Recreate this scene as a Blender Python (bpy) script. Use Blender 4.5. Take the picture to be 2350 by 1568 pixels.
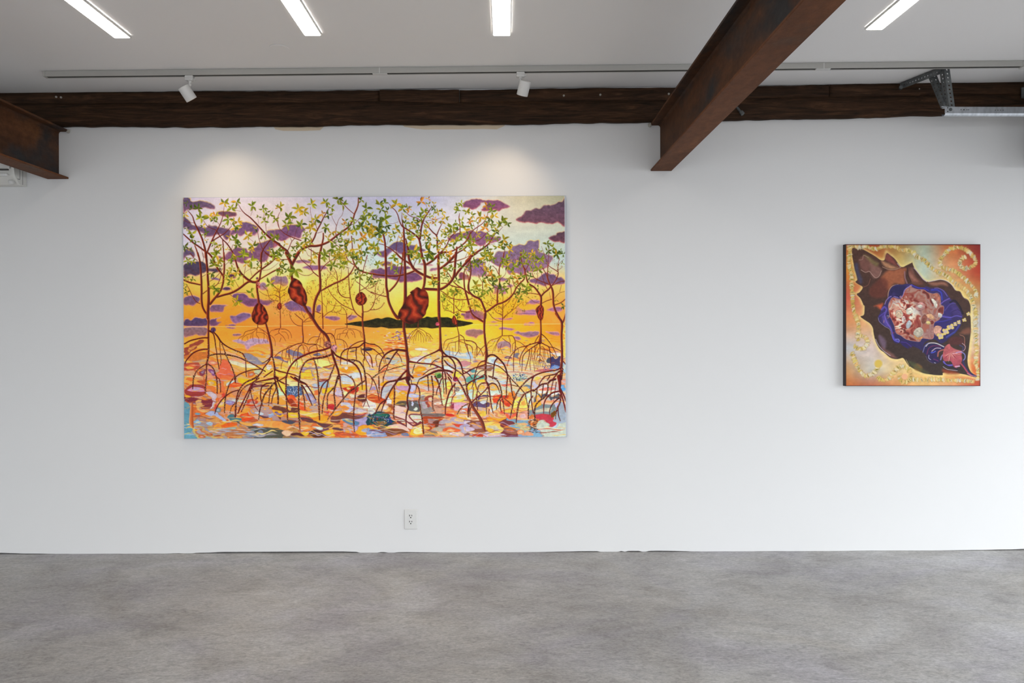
import bpy, bmesh, math, random
import numpy as np
from mathutils import Vector, Matrix, noise as mnoise

for _o in list(bpy.data.objects):
    bpy.data.objects.remove(_o)
scene = bpy.context.scene
COL = scene.collection

# light levels
SKY, EXPOSURE, LED, SPOT_W = 7.8, 0.0, 12.0, 9.5
GAIN_L = (1.13, 1.07, 1.00)     # pigment reflectance relative to the traced tints
GAIN_S = (0.92, 0.90, 0.84)

# ------------------------------------------------------------------ camera
F_PX, DIST, PX0, PY0, EYE = 1760.0, 4.4, 1160.0, 765.0, 1.2575
ROLL = math.radians(0.22)
cam_data = bpy.data.cameras.new('camera')
cam_data.sensor_fit = 'HORIZONTAL'
cam_data.sensor_width = 36.0
cam_data.lens = F_PX / 2350.0 * 36.0
cam_data.shift_x = (1175.0 - PX0) / 2350.0
cam_data.shift_y = (PY0 - 784.0) / 2350.0
cam_data.clip_start = 0.05
camera = bpy.data.objects.new('camera', cam_data)
COL.objects.link(camera)
camera.matrix_world = (Matrix.Translation((0, -DIST, EYE)) @ Matrix.Rotation(math.radians(90), 4, 'X')
                       @ Matrix.Rotation(-ROLL, 4, 'Z'))
scene.camera = camera

# ------------------------------------------------------------------ world: even overcast sky seen through the open garage door
world = bpy.data.worlds.new('overcast_sky')
scene.world = world
world.use_nodes = True
_bg = world.node_tree.nodes['Background']
_bg.inputs['Color'].default_value = (0.90, 0.95, 1.0, 1)
_bg.inputs['Strength'].default_value = SKY

# daylight portal filling the door opening (guides sampling of the sky)
_pl = bpy.data.lights.new('door_portal', 'AREA')
_pl.shape = 'RECTANGLE'
_pl.size, _pl.size_y = 2.15, 3.35
_pl.cycles.is_portal = True
_po = bpy.data.objects.new('door_portal', _pl)
COL.objects.link(_po)
_po.location = (4.78, -2.425, 1.075)
_po.rotation_euler = (0, math.radians(90), 0)
_pl2 = bpy.data.lights.new('shopfront_portal', 'AREA')
_pl2.shape = 'RECTANGLE'
_pl2.size, _pl2.size_y = 7.4, 1.85
_pl2.cycles.is_portal = True
_po2 = bpy.data.objects.new('shopfront_portal', _pl2)
COL.objects.link(_po2)
_po2.location = (-0.4, -7.46, 0.925)
_po2.rotation_euler = (math.radians(90), 0, 0)

# ------------------------------------------------------------------ view
vs = scene.view_settings
scene.display_settings.display_device = 'sRGB'
vs.view_transform = 'Standard'
vs.look = 'None'
vs.exposure = EXPOSURE
vs.gamma = 1.0
vs.use_curve_mapping = False
try:
    scene.cycles.use_denoising = True
    scene.cycles.denoiser = 'OPENIMAGEDENOISE'
    scene.cycles.max_bounces = 6
    scene.cycles.diffuse_bounces = 4
    scene.cycles.sample_clamp_indirect = 8.0
except Exception:
    pass

# ------------------------------------------------------------------ helpers
_c, _s = math.cos(ROLL), math.sin(ROLL)
def at(px, py, y=0.0):
    """point of the room seen at photo position (px, py) at depth y (wall plane y = 0)"""
    dx, dy = px - PX0, py - PY0
    dx, dy = _c * dx - _s * dy, _s * dx + _c * dy
    k = (DIST + y) / F_PX
    return Vector((dx * k, y, EYE - dy * k))

def at_z(px, py, z):
    """point seen at (px, py) at height z"""
    dx, dy = px - PX0, py - PY0
    dx, dy = _c * dx - _s * dy, _s * dx + _c * dy
    k = (EYE - z) / dy
    return Vector((dx * k, F_PX * k - DIST, z))

def link(name, bm, mat, parent=None, smooth=False):
    me = bpy.data.meshes.new(name)
    bmesh.ops.recalc_face_normals(bm, faces=bm.faces[:])
    bm.to_mesh(me)
    bm.free()
    if smooth:
        for p in me.polygons:
            p.use_smooth = True
    if mat is not None:
        me.materials.append(mat)
    o = bpy.data.objects.new(name, me)
    COL.objects.link(o)
    if parent is not None:
        o.parent = parent
        o.matrix_parent_inverse = Matrix.Translation(-parent.location)
    return o

def empty(name, loc=(0, 0, 0)):
    o = bpy.data.objects.new(name, None)
    o.empty_display_size = 0.1
    COL.objects.link(o)
    o.location = loc
    return o

def tag(o, label=None, category=None, group=None, kind=None):
    if label: o['label'] = label
    if category: o['category'] = category
    if group: o['group'] = group
    if kind: o['kind'] = kind
    return o

def box(bm, x0, x1, y0, y1, z0, z1, bevel=0.0, seg=1):
    r = bmesh.ops.create_cube(bm, size=1.0)
    vv = r['verts']
    for v in vv:
        v.co = Vector(((x0 + x1) / 2 + v.co.x * (x1 - x0), (y0 + y1) / 2 + v.co.y * (y1 - y0), (z0 + z1) / 2 + v.co.z * (z1 - z0)))
    if bevel > 0:
        es = list({e for v in vv for e in v.link_edges})
        bmesh.ops.bevel(bm, geom=es, offset=bevel, segments=seg, affect='EDGES', profile=0.5)
    return vv

def cyl(bm, p0, p1, r0, r1=None, n=24, caps=True):
    p0, p1 = Vector(p0), Vector(p1)
    r1 = r0 if r1 is None else r1
    d = p1 - p0
    m = Matrix.Translation((p0 + p1) / 2) @ d.to_track_quat('Z', 'Y').to_matrix().to_4x4()
    return bmesh.ops.create_cone(bm, cap_ends=caps, cap_tris=False, segments=n, radius1=r0, radius2=r1, depth=d.length, matrix=m)['verts']

def lathe(bm, p0, axis, prof, n=28):
    """prof: list of (distance along axis, radius)"""
    axis = Vector(axis).normalized()
    q = axis.to_track_quat('Z', 'Y')
    rings = []
    for t, r in prof:
        ring = []
        for i in range(n):
            a = 2 * math.pi * i / n
            ring.append(bm.verts.new(Vector(p0) + q @ Vector((math.cos(a) * r, math.sin(a) * r, t))))
        rings.append(ring)
    for a, b in zip(rings, rings[1:]):
        for i in range(n):
            bm.faces.new((a[i], a[(i + 1) % n], b[(i + 1) % n], b[i]))
    return rings

def perforated(bm, origin, u, v, n_cells, pitch, width, hole, thick):
    """strip along u, width along v, with one round hole per cell, given a thickness"""
    u, v = Vector(u).normalized(), Vector(v).normalized()
    w = u.cross(v).normalized() * thick
    o = Vector(origin)
    for k in range(n_cells):
        c = o + u * pitch * (k + .5) + v * width / 2
        outer = []
        for (a, b) in ((1, 0), (1, 1), (0, 1), (-1, 1), (-1, 0), (-1, -1), (0, -1), (1, -1)):
            outer.append(c + u * a * pitch / 2 + v * b * width / 2)
        inner = [c + u * math.cos(i * math.pi / 4) * hole / 2 + v * math.sin(i * math.pi / 4) * hole / 2 for i in range(8)]
        A = [bm.verts.new(p) for p in outer]; B = [bm.verts.new(p) for p in inner]
        A2 = [bm.verts.new(p + w) for p in outer]; B2 = [bm.verts.new(p + w) for p in inner]
        for i in range(8):
            j = (i + 1) % 8
            bm.faces.new((A[i], A[j], B[j], B[i]))
            bm.faces.new((A2[j], A2[i], B2[i], B2[j]))
            bm.faces.new((B[i], B[j], B2[j], B2[i]))
            bm.faces.new((A[j], A[i], A2[i], A2[j]))

# ------------------------------------------------------------------ materials (all node based)
def lin(c):
    return tuple(((x / 255 / 12.92) if x / 255 <= 0.04045 else ((x / 255 + 0.055) / 1.055) ** 2.4) for x in c[:3]) + (1.0,)

class NT:
    def __init__(self, name):
        self.m = bpy.data.materials.new(name)
        self.m.use_nodes = True
        self.t = self.m.node_tree
        self.b = self.t.nodes['Principled BSDF']
    def node(self, typ, **kw):
        n = self.t.nodes.new(typ)
        for k, v in kw.items():
            if k in n.inputs.keys():
                n.inputs[k].default_value = v
            else:
                setattr(n, k, v)
        return n
    def link(self, a, b):
        self.t.links.new(a, b)
    def coord(self, scale=(1, 1, 1), loc=(0, 0, 0)):
        tc = self.node('ShaderNodeTexCoord')
        mp = self.node('ShaderNodeMapping')
        mp.inputs['Scale'].default_value = scale
        mp.inputs['Location'].default_value = loc
        self.link(tc.outputs['Object'], mp.inputs['Vector'])
        return mp.outputs['Vector']
    def noise(self, vec, scale, detail=4, rough=0.55, dist=0.0):
        n = self.node('ShaderNodeTexNoise')
        n.inputs['Scale'].default_value = scale
        n.inputs['Detail'].default_value = detail
        n.inputs['Roughness'].default_value = rough
        n.inputs['Distortion'].default_value = dist
        self.link(vec, n.inputs['Vector'])
        return n.outputs['Fac']
    def ramp(self, fac, stops):
        r = self.node('ShaderNodeValToRGB')
        e = r.color_ramp.elements
        while len(e) > 1: e.remove(e[-1])
        e[0].position, e[0].color = stops[0][0], stops[0][1]
        for p, c in stops[1:]:
            x = e.new(p); x.color = c
        self.link(fac, r.inputs['Fac'])
        return r.outputs['Color']
    def mix(self, fac, a, b, mode='MIX'):
        n = self.node('ShaderNodeMix')
        n.data_type = 'RGBA'
        n.blend_type = mode
        for sock, val in ((n.inputs[0], fac), (n.inputs[6], a), (n.inputs[7], b)):
            if hasattr(val, 'type') and hasattr(val, 'is_linked'):
                self.link(val, sock)
            else:
                sock.default_value = val
        return n.outputs[2]
    def bump(self, fac, strength, dist=0.01):
        n = self.node('ShaderNodeBump')
        n.inputs['Strength'].default_value = strength
        n.inputs['Distance'].default_value = dist
        self.link(fac, n.inputs['Height'])
        self.link(n.outputs['Normal'], self.b.inputs['Normal'])
    def set(self, **kw):
        for k, v in kw.items():
            self.b.inputs[k.replace('_', ' ')].default_value = v
        return self

def plain(name, rgb, rough=0.5, metallic=0.0, spec=0.5):
    n = NT(name)
    n.set(Base_Color=lin(rgb), Roughness=rough, Metallic=metallic)
    n.b.inputs['Specular IOR Level'].default_value = spec
    v = n.coord()
    f = n.noise(v, 40, 3)
    c = n.mix(f, tuple(x * .94 for x in lin(rgb)[:3]) + (1,), lin(rgb))
    n.link(c, n.b.inputs['Base Color'])
    return n.m

def grey(v, k=1.0):
    return (v, v, v, 1)

def mat_wall(name, base, bump=0.06):
    n = NT(name)
    v = n.coord()
    big = n.noise(v, 0.9, 3)
    c = n.mix(big, tuple(b * .975 for b in base) + (1,), tuple(base) + (1,))
    n.link(c, n.b.inputs['Base Color'])
    n.b.inputs['Specular IOR Level'].default_value = 0.25
    n.set(Roughness=0.6)
    n.bump(n.noise(v, 260, 3, .6), bump, 0.002)
    return n.m
M_WALL = mat_wall('white_wall_paint', (0.715, 0.710, 0.702))
M_CEIL = mat_wall('white_ceiling_paint', (0.88, 0.87, 0.86))

def mat_concrete():
    n = NT('polished_concrete')
    v = n.coord((1.0, 1.25, 1.0))
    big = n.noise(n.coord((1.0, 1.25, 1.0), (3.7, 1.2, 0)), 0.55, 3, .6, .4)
    mid = n.noise(v, 2.6, 6, .65, .6)
    fine = n.noise(n.coord((1, 1.5, 1)), 62, 4, .8)
    fib = n.noise(n.coord((5, 11, 1)), 2.4, 6, .74, 1.8)
    c1 = n.ramp(mid, [(.32, (0.330, 0.317, 0.306, 1)), (.50, (0.400, 0.392, 0.383, 1)), (.68, (0.462, 0.457, 0.452, 1))])
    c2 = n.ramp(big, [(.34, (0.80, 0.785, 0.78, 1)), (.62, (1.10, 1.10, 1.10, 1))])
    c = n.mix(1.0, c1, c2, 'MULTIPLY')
    c3 = n.ramp(fine, [(.28, grey(.62)), (.5, grey(1.0)), (.72, grey(1.36))])
    c = n.mix(0.8, c, n.mix(1.0, c, c3, 'MULTIPLY'))
    c4 = n.ramp(fib, [(.34, grey(.72)), (.5, grey(1.0)), (.66, grey(1.20))])
    c = n.mix(0.8, c, n.mix(1.0, c, c4, 'MULTIPLY'))
    # pale scuffs and tiny plaster drips
    vor = n.node('ShaderNodeTexVoronoi'); vor.inputs['Scale'].default_value = 2.1
    n.link(n.coord((1, 2.6, 1)), vor.inputs['Vector'])
    tone = n.noise(n.coord((1, 1.3, 1), (9, 4, 0)), 1.5, 4, .6, .8)
    c5 = n.ramp(tone, [(.36, (0.95, 0.94, 1.0, 1)), (.5, (1, 1, 1, 1)), (.64, (1.0, 0.985, 0.95, 1))])
    c = n.mix(1.0, c, c5, 'MULTIPLY')
    sp = n.ramp(vor.outputs['Distance'], [(0.0, grey(1)), (.014, grey(.8)), (.03, grey(0))])
    c = n.mix(sp, c, (0.55, 0.54, 0.52, 1))
    n.link(c, n.b.inputs['Base Color'])
    rr = n.ramp(mid, [(.3, grey(.62)), (.7, grey(.48))])
    n.link(rr, n.b.inputs['Roughness'])
    n.b.inputs['Specular IOR Level'].default_value = 0.42
    n.bump(fine, 0.10, 0.002)
    return n.m
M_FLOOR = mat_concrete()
M_ASPHALT = plain('asphalt', (86, 86, 88), .9)

def mat_wood(name, dark, mid, light):
    n = NT(name)
    v = n.coord((1.0, 6, 10))
    g = n.noise(v, 3.2, 10, .68, 1.1)
    fine = n.noise(n.coord((4, 40, 90)), 2.4, 6, .7, .5)
    c = n.ramp(g, [(.30, dark), (.52, mid), (.74, light)])
    k = n.ramp(fine, [(.3, grey(.55)), (.5, grey(1)), (.72, grey(1.5))])
    c = n.mix(0.8, c, n.mix(1.0, c, k, 'MULTIPLY'))
    spot = n.noise(n.coord((1.2, 3, 5)), 5.0, 6, .7, 2.0)
    sp = n.ramp(spot, [(.66, grey(0)), (.76, grey(.75))])
    c = n.mix(sp, c, (0.16, 0.072, 0.028, 1))
    n.link(c, n.b.inputs['Base Color'])
    n.set(Roughness=0.68)
    n.b.inputs['Specular IOR Level'].default_value = 0.14
    h = n.mix(0.5, g, fine)
    n.bump(h, 0.55, 0.006)
    return n.m
M_WOOD = mat_wood('dark_timber', (0.013, 0.0078, 0.0048, 1), (0.040, 0.0195, 0.0096, 1), (0.095, 0.044, 0.020, 1))
M_BOARD = mat_wood('dark_timber_board', (0.017, 0.010, 0.0062, 1), (0.050, 0.0245, 0.0125, 1), (0.110, 0.054, 0.027, 1))

def mat_rust(name, a, b, c_, steel, spread):
    n = NT(name)
    v = n.coord((1, .45, 1))
    g = n.noise(v, 2.1, 7, .6, .8)
    h = n.noise(n.coord((1, .6, 1)), 34, 6, .72)
    c = n.ramp(g, [(.30, a), (.5, b), (.70, c_)])
    st = n.noise(n.coord((1, .55, 1.3)), 2.6, 5, .55, .4)
    m = n.ramp(st, [(spread, grey(0)), (spread + .14, grey(1))])
    c = n.mix(m, c, steel)
    k = n.ramp(h, [(.28, grey(.62)), (.5, grey(1)), (.72, grey(1.45))])
    c = n.mix(0.75, c, n.mix(1.0, c, k, 'MULTIPLY'))
    n.link(c, n.b.inputs['Base Color'])
    n.set(Roughness=0.66)
    n.b.inputs['Specular IOR Level'].default_value = 0.14
    n.bump(h, 0.25, 0.003)
    return n.m
M_RUST = mat_rust('rusted_steel', (0.034, 0.0145, 0.0072, 1), (0.072, 0.029, 0.012, 1), (0.120, 0.049, 0.018, 1), (0.027, 0.025, 0.025, 1), .54)
M_RUST2 = mat_rust('rusted_steel_flange', (0.075, 0.027, 0.010, 1), (0.125, 0.045, 0.017, 1), (0.180, 0.069, 0.026, 1), (0.095, 0.058, 0.038, 1), .60)

M_WHITE = plain('white_powder_coat', (226, 225, 222), .42)
M_RAIL = plain('pale_grey_rail', (190, 188, 182), .5)
M_SLOT = plain('dark_rail_slot', (38, 34, 30), .7)
M_PLASTIC = plain('white_plastic', (214, 213, 210), .35)
M_ACBODY = plain('white_appliance_plastic', (222, 220, 214), .4)
M_BLACK = plain('black_plastic', (16, 15, 15), .6)
M_SLIT = plain('dark_slit', (70, 68, 66), .7)
M_HOLE = plain('dark_hole', (8, 8, 8), .9)
M_MORTAR = plain('grey_mortar', (170, 165, 155), .9)
M_PLASTER = plain('bare_cream_plaster', (214, 196, 170), .9)

def mat_galv():
    n = NT('galvanised_steel')
    vor = n.node('ShaderNodeTexVoronoi'); vor.inputs['Scale'].default_value = 60
    n.link(n.coord((1, 1, .4)), vor.inputs['Vector'])
    c = n.ramp(vor.outputs['Distance'], [(0.0, (0.42, 0.45, 0.48, 1)), (1.0, (0.62, 0.65, 0.69, 1))])
    n.link(c, n.b.inputs['Base Color'])
    n.set(Metallic=1.0, Roughness=0.36)
    return n.m
M_GALV = mat_galv()
def mat_dullgalv():
    n = NT('dull_zinc_angle')
    c = n.ramp(n.noise(n.coord(), 30, 5), [(.3, (0.10, 0.11, 0.11, 1)), (.7, (0.19, 0.20, 0.20, 1))])
    n.link(c, n.b.inputs['Base Color'])
    n.set(Metallic=0.55, Roughness=0.5)
    return n.m
M_ZINC = mat_dullgalv()

def mat_emit(name, rgb, strength):
    n = NT(name)
    n.set(Base_Color=(0.9, 0.9, 0.9, 1))
    n.b.inputs['Emission Color'].default_value = rgb
    n.b.inputs['Emission Strength'].default_value = strength
    return n.m
M_LED = mat_emit('lit_led_diffuser', (1.0, 0.955, 0.905, 1), LED)
M_BULB = mat_emit('lit_spot_lens', (1.0, 0.80, 0.55, 1), 6.0)

# ------------------------------------------------------------------ the room
XL, XR, YF = -4.5, 4.72, -7.4
zc_l = at(0, 216).z
zc_r = at(2350, 191).z
_xl, _xr = at(0, 216).x, at(2350, 191).x
def ceil_z(x):
    return zc_l + (zc_r - zc_l) * (x - _xl) / (_xr - _xl)

# floor slab; goes on outside the open door as the drive
bm = bmesh.new()
box(bm, XL - .2, XR + .2, YF - .2, .25, -.2, 0)
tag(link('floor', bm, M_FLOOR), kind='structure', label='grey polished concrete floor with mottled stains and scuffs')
bm = bmesh.new()
box(bm, XR + .2, XR + 14, YF - 14, 6, -.25, -.03)
box(bm, XL - 8, XR + .2, YF - 14, YF - .2, -.25, -.03)
tag(link('outdoor_ground', bm, M_ASPHALT), kind='structure', label='dark asphalt ground outside the open garage door and shopfront')

# back wall, its lower edge ragged above the slab
rng = random.Random(4)
bm = bmesh.new()
xs = np.arange(XL - .2, XR + .21, 0.02)
bot_f, top_f, bot_b = [], [], []
for x in xs:
    g = mnoise.noise(Vector((x * 1.1, 3.3, 0))) * .5 + .5
    g2 = mnoise.noise(Vector((x * 9.0, 1.3, 0))) * .5 + .5
    gap = max(0.0, (g - .44)) * 0.040 * (0.35 + g2) if g2 > .36 else 0.0004
    gap = min(gap, .0085)
    bot_f.append(bm.verts.new((x, 0, 0.0005 + gap)))
    bot_b.append(bm.verts.new((x, .16, 0.0005 + gap)))
    top_f.append(bm.verts.new((x, 0, 3.0)))
top_b0, top_b1 = bm.verts.new((xs[0], .16, 3.0)), bm.verts.new((xs[-1], .16, 3.0))
for i in range(len(xs) - 1):
    bm.faces.new((bot_f[i], bot_f[i + 1], top_f[i + 1], top_f[i]))
    bm.faces.new((bot_b[i + 1], bot_b[i], bot_f[i], bot_f[i + 1]))
bm.faces.new([bot_b[0]] + [top_b0] + [top_b1] + list(reversed(bot_b[1:])))
wall_back = tag(link('wall_back', bm, M_WALL), kind='structure', label='white painted gallery wall behind the two paintings')

def slab_z(bm, x0, x1, y0, y1, z0, z1):
    return box(bm, x0, x1, y0, y1, z0, z1)
bm = bmesh.new()
box(bm, XL - .2, XL, YF - .2, 0, 0.0005, 3.0)
tag(link('wall_left', bm, M_WALL), kind='structure', label='white side wall left of the picture')
bm = bmesh.new()
FX0, FX1, FZ = -4.1, 3.3, 1.85
box(bm, XL, FX0, YF - .2, YF, 0.0005, 3.0)
box(bm, FX1, XR, YF - .2, YF, 0.0005, 3.0)
box(bm, FX0, FX1, YF - .2, YF, FZ, 3.0)
tag(link('wall_front', bm, M_WALL), kind='structure', label='white wall behind the viewer with a wide open shopfront')
bm = bmesh.new()
DY0, DY1, DZ = -4.1, -0.75, 2.15
box(bm, XR, XR + .16, DY1, 0, 0.0005, 3.0)
box(bm, XR, XR + .16, YF - .2, DY0, 0.0005, 3.0)
box(bm, XR, XR + .16, DY0, DY1, DZ, 3.0)
tag(link('wall_right', bm, M_WALL), kind='structure', label='white side wall with the open garage doorway')
# ceiling, rising slightly to the right
bm = bmesh.new()
vv = box(bm, XL - .2, XR + .2, YF - .2, .2, 0, .2)
for v in vv:
    v.co.z += ceil_z(v.co.x)
tag(link('ceiling', bm, M_CEIL), kind='structure', label='flat white painted ceiling above the beams')

# bare plaster showing along the underside of the timber
def plaster(pts, k):
    bm = bmesh.new()
    a = [bm.verts.new(at(x, y) + Vector((0, -.0006, 0))) for x, y in pts]
    b = [bm.verts.new(at(x, y) + Vector((0, .004, 0))) for x, y in pts]
    bm.faces.new(a)
    for i in range(len(a)):
        j = (i + 1) % len(a)
        bm.faces.new((a[i], a[j], b[j], b[i]))
    link('plaster_patch', bm, M_PLASTER, wall_back)
plaster([(624, 286), (632, 297), (650, 300.5), (700, 300.5), (735, 299), (748, 286)], 0)
plaster([(920, 284), (928, 291), (955, 295.5), (975, 297.5), (1060, 297), (1110, 296), (1140, 297), (1158, 289), (1160, 284)], 1)

# ------------------------------------------------------------------ timber wall beam
def rough_bar(bm, px_pts_top, px_pts_bot, y_front, x_from, x_to, seed, jag=.004, y_back=-0.0008):
    """timber face between two photo lines, with jagged edges, running along the wall"""
    n = int((x_to - x_from) / .018)
    tops, bots = [], []
    for i in range(n + 1):
        x = x_from + (x_to - x_from) * i / n
        def zl(pts):
            W = [at(p[0], p[1], 0) for p in pts]
            for a, b in zip(W, W[1:]):
                if x <= b.x: break
            t = (x - a.x) / (b.x - a.x)
            return a.z + (b.z - a.z) * t
        jt = mnoise.noise(Vector((x * 14, seed, 0))) * jag + mnoise.noise(Vector((x * 2.5, seed, 4))) * jag
        jb = mnoise.noise(Vector((x * 14, seed, 9))) * jag + mnoise.noise(Vector((x * 2.5, seed, 13))) * jag
        fy = y_front + mnoise.noise(Vector((x * 3, seed, 20))) * .004
        zt, zb = zl(px_pts_top) + jt, zl(px_pts_bot) + jb
        zt = min(zt, ceil_z(x) - .001)
        row = []
        for k in range(7):
            f = k / 6
            bulge = -.006 * math.sin(math.pi * f) + mnoise.noise(Vector((x * 5, f * 4, seed))) * .003
            row.append(bm.verts.new((x, fy + bulge, zt + (zb - zt) * f)))
        tops.append((row, bm.verts.new((x, y_back, zt)), bm.verts.new((x, y_back, zb))))
    for (r0, t0, b0), (r1, t1, b1) in zip(tops, tops[1:]):
        for k in range(6):
            bm.faces.new((r0[k], r1[k], r1[k + 1], r0[k + 1]))
        bm.faces.new((t0, t1, r1[0], r0[0]))
        bm.faces.new((r0[6], r1[6], b1, b0))
        bm.faces.new((b0, b1, t1, t0))
    for (r, t, b), flip in ((tops[0], 0), (tops[-1], 1)):
        bm.faces.new([t] + r + [b])

T_TOP = [(-700, 219), (0, 217), (150, 217), (430, 217), (600, 216), (870, 214), (1060, 213), (1200, 211), (1330, 209), (1540, 207), (1760, 204), (2070, 198), (2350, 191), (3050, 176)]
T_MID = [(-700, 243), (0, 241), (430, 241), (870, 237), (1060, 238), (1300, 236), (1540, 233), (1760, 229), (2070, 225), (2350, 219), (3050, 205)]
T_BOT = [(-700, 295), (0, 291), (170, 292.5), (430, 294), (600, 291.5), (700, 292), (850, 288), (1000, 287.5), (1190, 287), (1330, 285), (1500, 282.5), (1660, 279), (1760, 277), (2000, 271.5), (2180, 266), (2350, 262), (3050, 247)]
tb = empty('timber_beam', at(1160, 292))
bm = bmesh.new()
rough_bar(bm, T_MID, T_BOT, -0.030, XL + .02, XR - .02, 1.7)
link('beam_timber', bm, M_WOOD, tb, True)
cuts = [XL + .02, at(872, 225).x, at(1055, 225).x, at(1900, 215).x, XR - .02]
fronts = [-.020, -.027, -.018, -.022]
for k in range(4):
    bm = bmesh.new()
    rough_bar(bm, [(x, y - 4) for x, y in T_TOP], [(x, y + 2) for x, y in T_MID], fronts[k], cuts[k] + .0015, cuts[k + 1] - .0015, 11.3 + k, .0025)
    link('top_board', bm, M_BOARD, tb, True)
for (px, py) in ((1294, 219), (1378, 217), (1535, 215), (128, 222), (139, 223), (2110, 204)):
    bm = bmesh.new()
    p = at(px, py, -.03)
    lathe(bm, p + Vector((0, .008, 0)), (0, -1, 0), [(0, .006), (.006, .006), (.008, .004), (.009, .0005)], 10)
    link('nail_head', bm, M_MORTAR, tb)
bm = bmesh.new()
cyl(bm, at(1691, 247, -.03), at(1703, 261, -.05), .008, .007, 10)
cyl(bm, at(1700, 257, -.047), at(1705, 262, -.055), .012, .012, 6)
link('bolt', bm, M_ZINC, tb)
tag(tb, 'long dark brown timber beam running along the top of the wall', 'beam')

# ------------------------------------------------------------------ steel I-beams
def i_beam(px_c, py_bot, py_top, label, seed):
    cx = at(px_c, py_bot).x
    zb = at(px_c, py_bot).z
    zt = at(px_c, py_top).z          # underside of the top flange
    hw, tf, tw = .0605, .011, .0045
    root = empty('steel_beam', (cx, 0, zb))
    y0, y1 = -0.0335, YF + .005
    yw = -0.002
    bm = bmesh.new(); box(bm, cx - hw, cx + hw, y1, yw, zb, zb + tf, .002)
    link('bottom_flange', bm, M_RUST2, root)
    bm = bmesh.new(); box(bm, cx - hw, cx + hw, y1, yw, zt, zt + tf, .002)
    link('top_flange', bm, M_RUST, root)
    bm = bmesh.new(); box(bm, cx - tw, cx + tw, y1, yw, zb + tf, zt)
    # fillets where the web meets the flanges
    for s in (-1, 1):
        for (z, d) in ((zb + tf, 1), (zt, -1)):
            a = [bm.verts.new((cx + s * tw, y, z + d * .012)) for y in (y1, yw)]
            b = [bm.verts.new((cx + s * (tw + .010), y, z)) for y in (y1, yw)]
            c = [bm.verts.new((cx + s * (tw + .003), y, z + d * .004)) for y in (y1, yw)]
            bm.faces.new((a[0], a[1], c[1], c[0])); bm.faces.new((c[0], c[1], b[1], b[0]))
    link('web', bm, M_RUST, root)
    bm = bmesh.new()
    s = 1 if px_c < 1000 else -1
    p = Vector((cx + s * (hw + .004), -.012, zt + .002))
    bmesh.ops.create_icosphere(bm, subdivisions=2, radius=.011, matrix=Matrix.Translation(p))
    for v in bm.verts:
        v.co += Vector((mnoise.noise(v.co * 90), mnoise.noise(v.co * 90 + Vector((5, 0, 0))), mnoise.noise(v.co * 90 + Vector((0, 7, 0))))) * .006
    link('mortar_daub', bm, M_MORTAR, root)
    tag(root, label, 'beam', 'rusty steel I-beams under the ceiling')
    return root
i_beam(1517, 393, 288.5, 'rusty brown steel I-beam crossing overhead between the two paintings', 1)
i_beam(134, 411.5, 303, 'rusty brown steel I-beam at the far left above the air conditioner', 2)

# ------------------------------------------------------------------ linear LED ceiling lights
def led(px_l, px_r, py, label, dy=0.0):
    """near end edges seen at px_l..px_r, py; runs back over the camera"""
    z = None
    x = 0.0
    for _ in range(6):
        z = ceil_z(x) - .016
        p = at_z((px_l + px_r) / 2, py, z); x = p.x
    a, b = at_z(px_l, py, z), at_z(px_r, py, z)
    w = (b.x - a.x)
    yb, ln = p.y + dy, 1.22
    root = empty('linear_ceiling_light', (x, yb - ln / 2, ceil_z(x)))
    zt = ceil_z(x) - .0025
    hw = w / 2
    bm = bmesh.new()
    # trim: two long rims and two end caps standing below the ceiling
    box(bm, x - hw - .007, x - hw - .001, yb - ln - .005, yb + .004, z + .002, zt, .001)
    box(bm, x + hw + .001, x + hw + .007, yb - ln - .005, yb + .004, z + .002, zt, .001)
    box(bm, x - hw - .001, x + hw + .001, yb + .0005, yb + .004, z + .002, zt, .0008)
    box(bm, x - hw - .001, x + hw + .001, yb - ln - .005, yb - ln - .0005, z + .002, zt, .0008)
    link('housing', bm, M_WHITE, root)
    bm = bmesh.new()
    box(bm, x - hw, x + hw, yb - ln, yb, z, zt - .001, .002)
    link('diffuser', bm, M_LED, root)
    tag(root, label, 'light', 'linear LED lights on the ceiling')
led(263.5, 298, 88, 'linear ceiling light at the far left, near the end of the spotlight rail')
led(700, 735.7, 82.3, 'linear ceiling light second from the left, between the two spotlights')
led(1133, 1169.7, 82.7, 'linear ceiling light above the right-hand spotlight')
led(1988, 2024, 69, 'linear ceiling light to the right of the steel beam')

# the same fixtures again in a second row behind the viewer
led(263.5, 298, 88, 'linear ceiling light of the row behind the viewer, first from the left wall', -3.0)
led(700, 735.7, 82.3, 'linear ceiling light of the row behind the viewer, second from the left wall', -3.0)
led(1133, 1169.7, 82.7, 'linear ceiling light of the row behind the viewer, third from the left wall', -3.0)
led(1988, 2024, 69, 'linear ceiling light of the row behind the viewer, nearest the garage door', -3.0)

# ------------------------------------------------------------------ spotlight rail
YT = -0.36
def rail_z(px):
    return ceil_z(at(px, 160, YT).x)
rail = empty('spotlight_rail', (at(1160, 155, YT).x, YT, rail_z(1160)))
RH, RD = .030, .034
def rail_piece(x0, x1):
    bm = bmesh.new()
    for (ya, yb_, za, zb_) in ((YT - RD / 2, YT - RD / 2 + .006, -RH, -.001), (YT + RD / 2 - .006, YT + RD / 2, -RH, -.001), (YT - RD / 2 + .006, YT + RD / 2 - .006, -.012, -.001)):
        vv = box(bm, x0, x1, ya, yb_, za, zb_)
        for v in vv:
            v.co.z += ceil_z(v.co.x)
    o = link('rail_segment', bm, M_RAIL, rail)
    bm = bmesh.new()
    vv = box(bm, x0 + .002, x1 - .002, YT - RD / 2 + .0065, YT + RD / 2 - .0065, -RH + .002, -.0125)
    for v in vv:
        v.co.z += ceil_z(v.co.x)
    link('slot', bm, M_SLOT, o)
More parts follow.
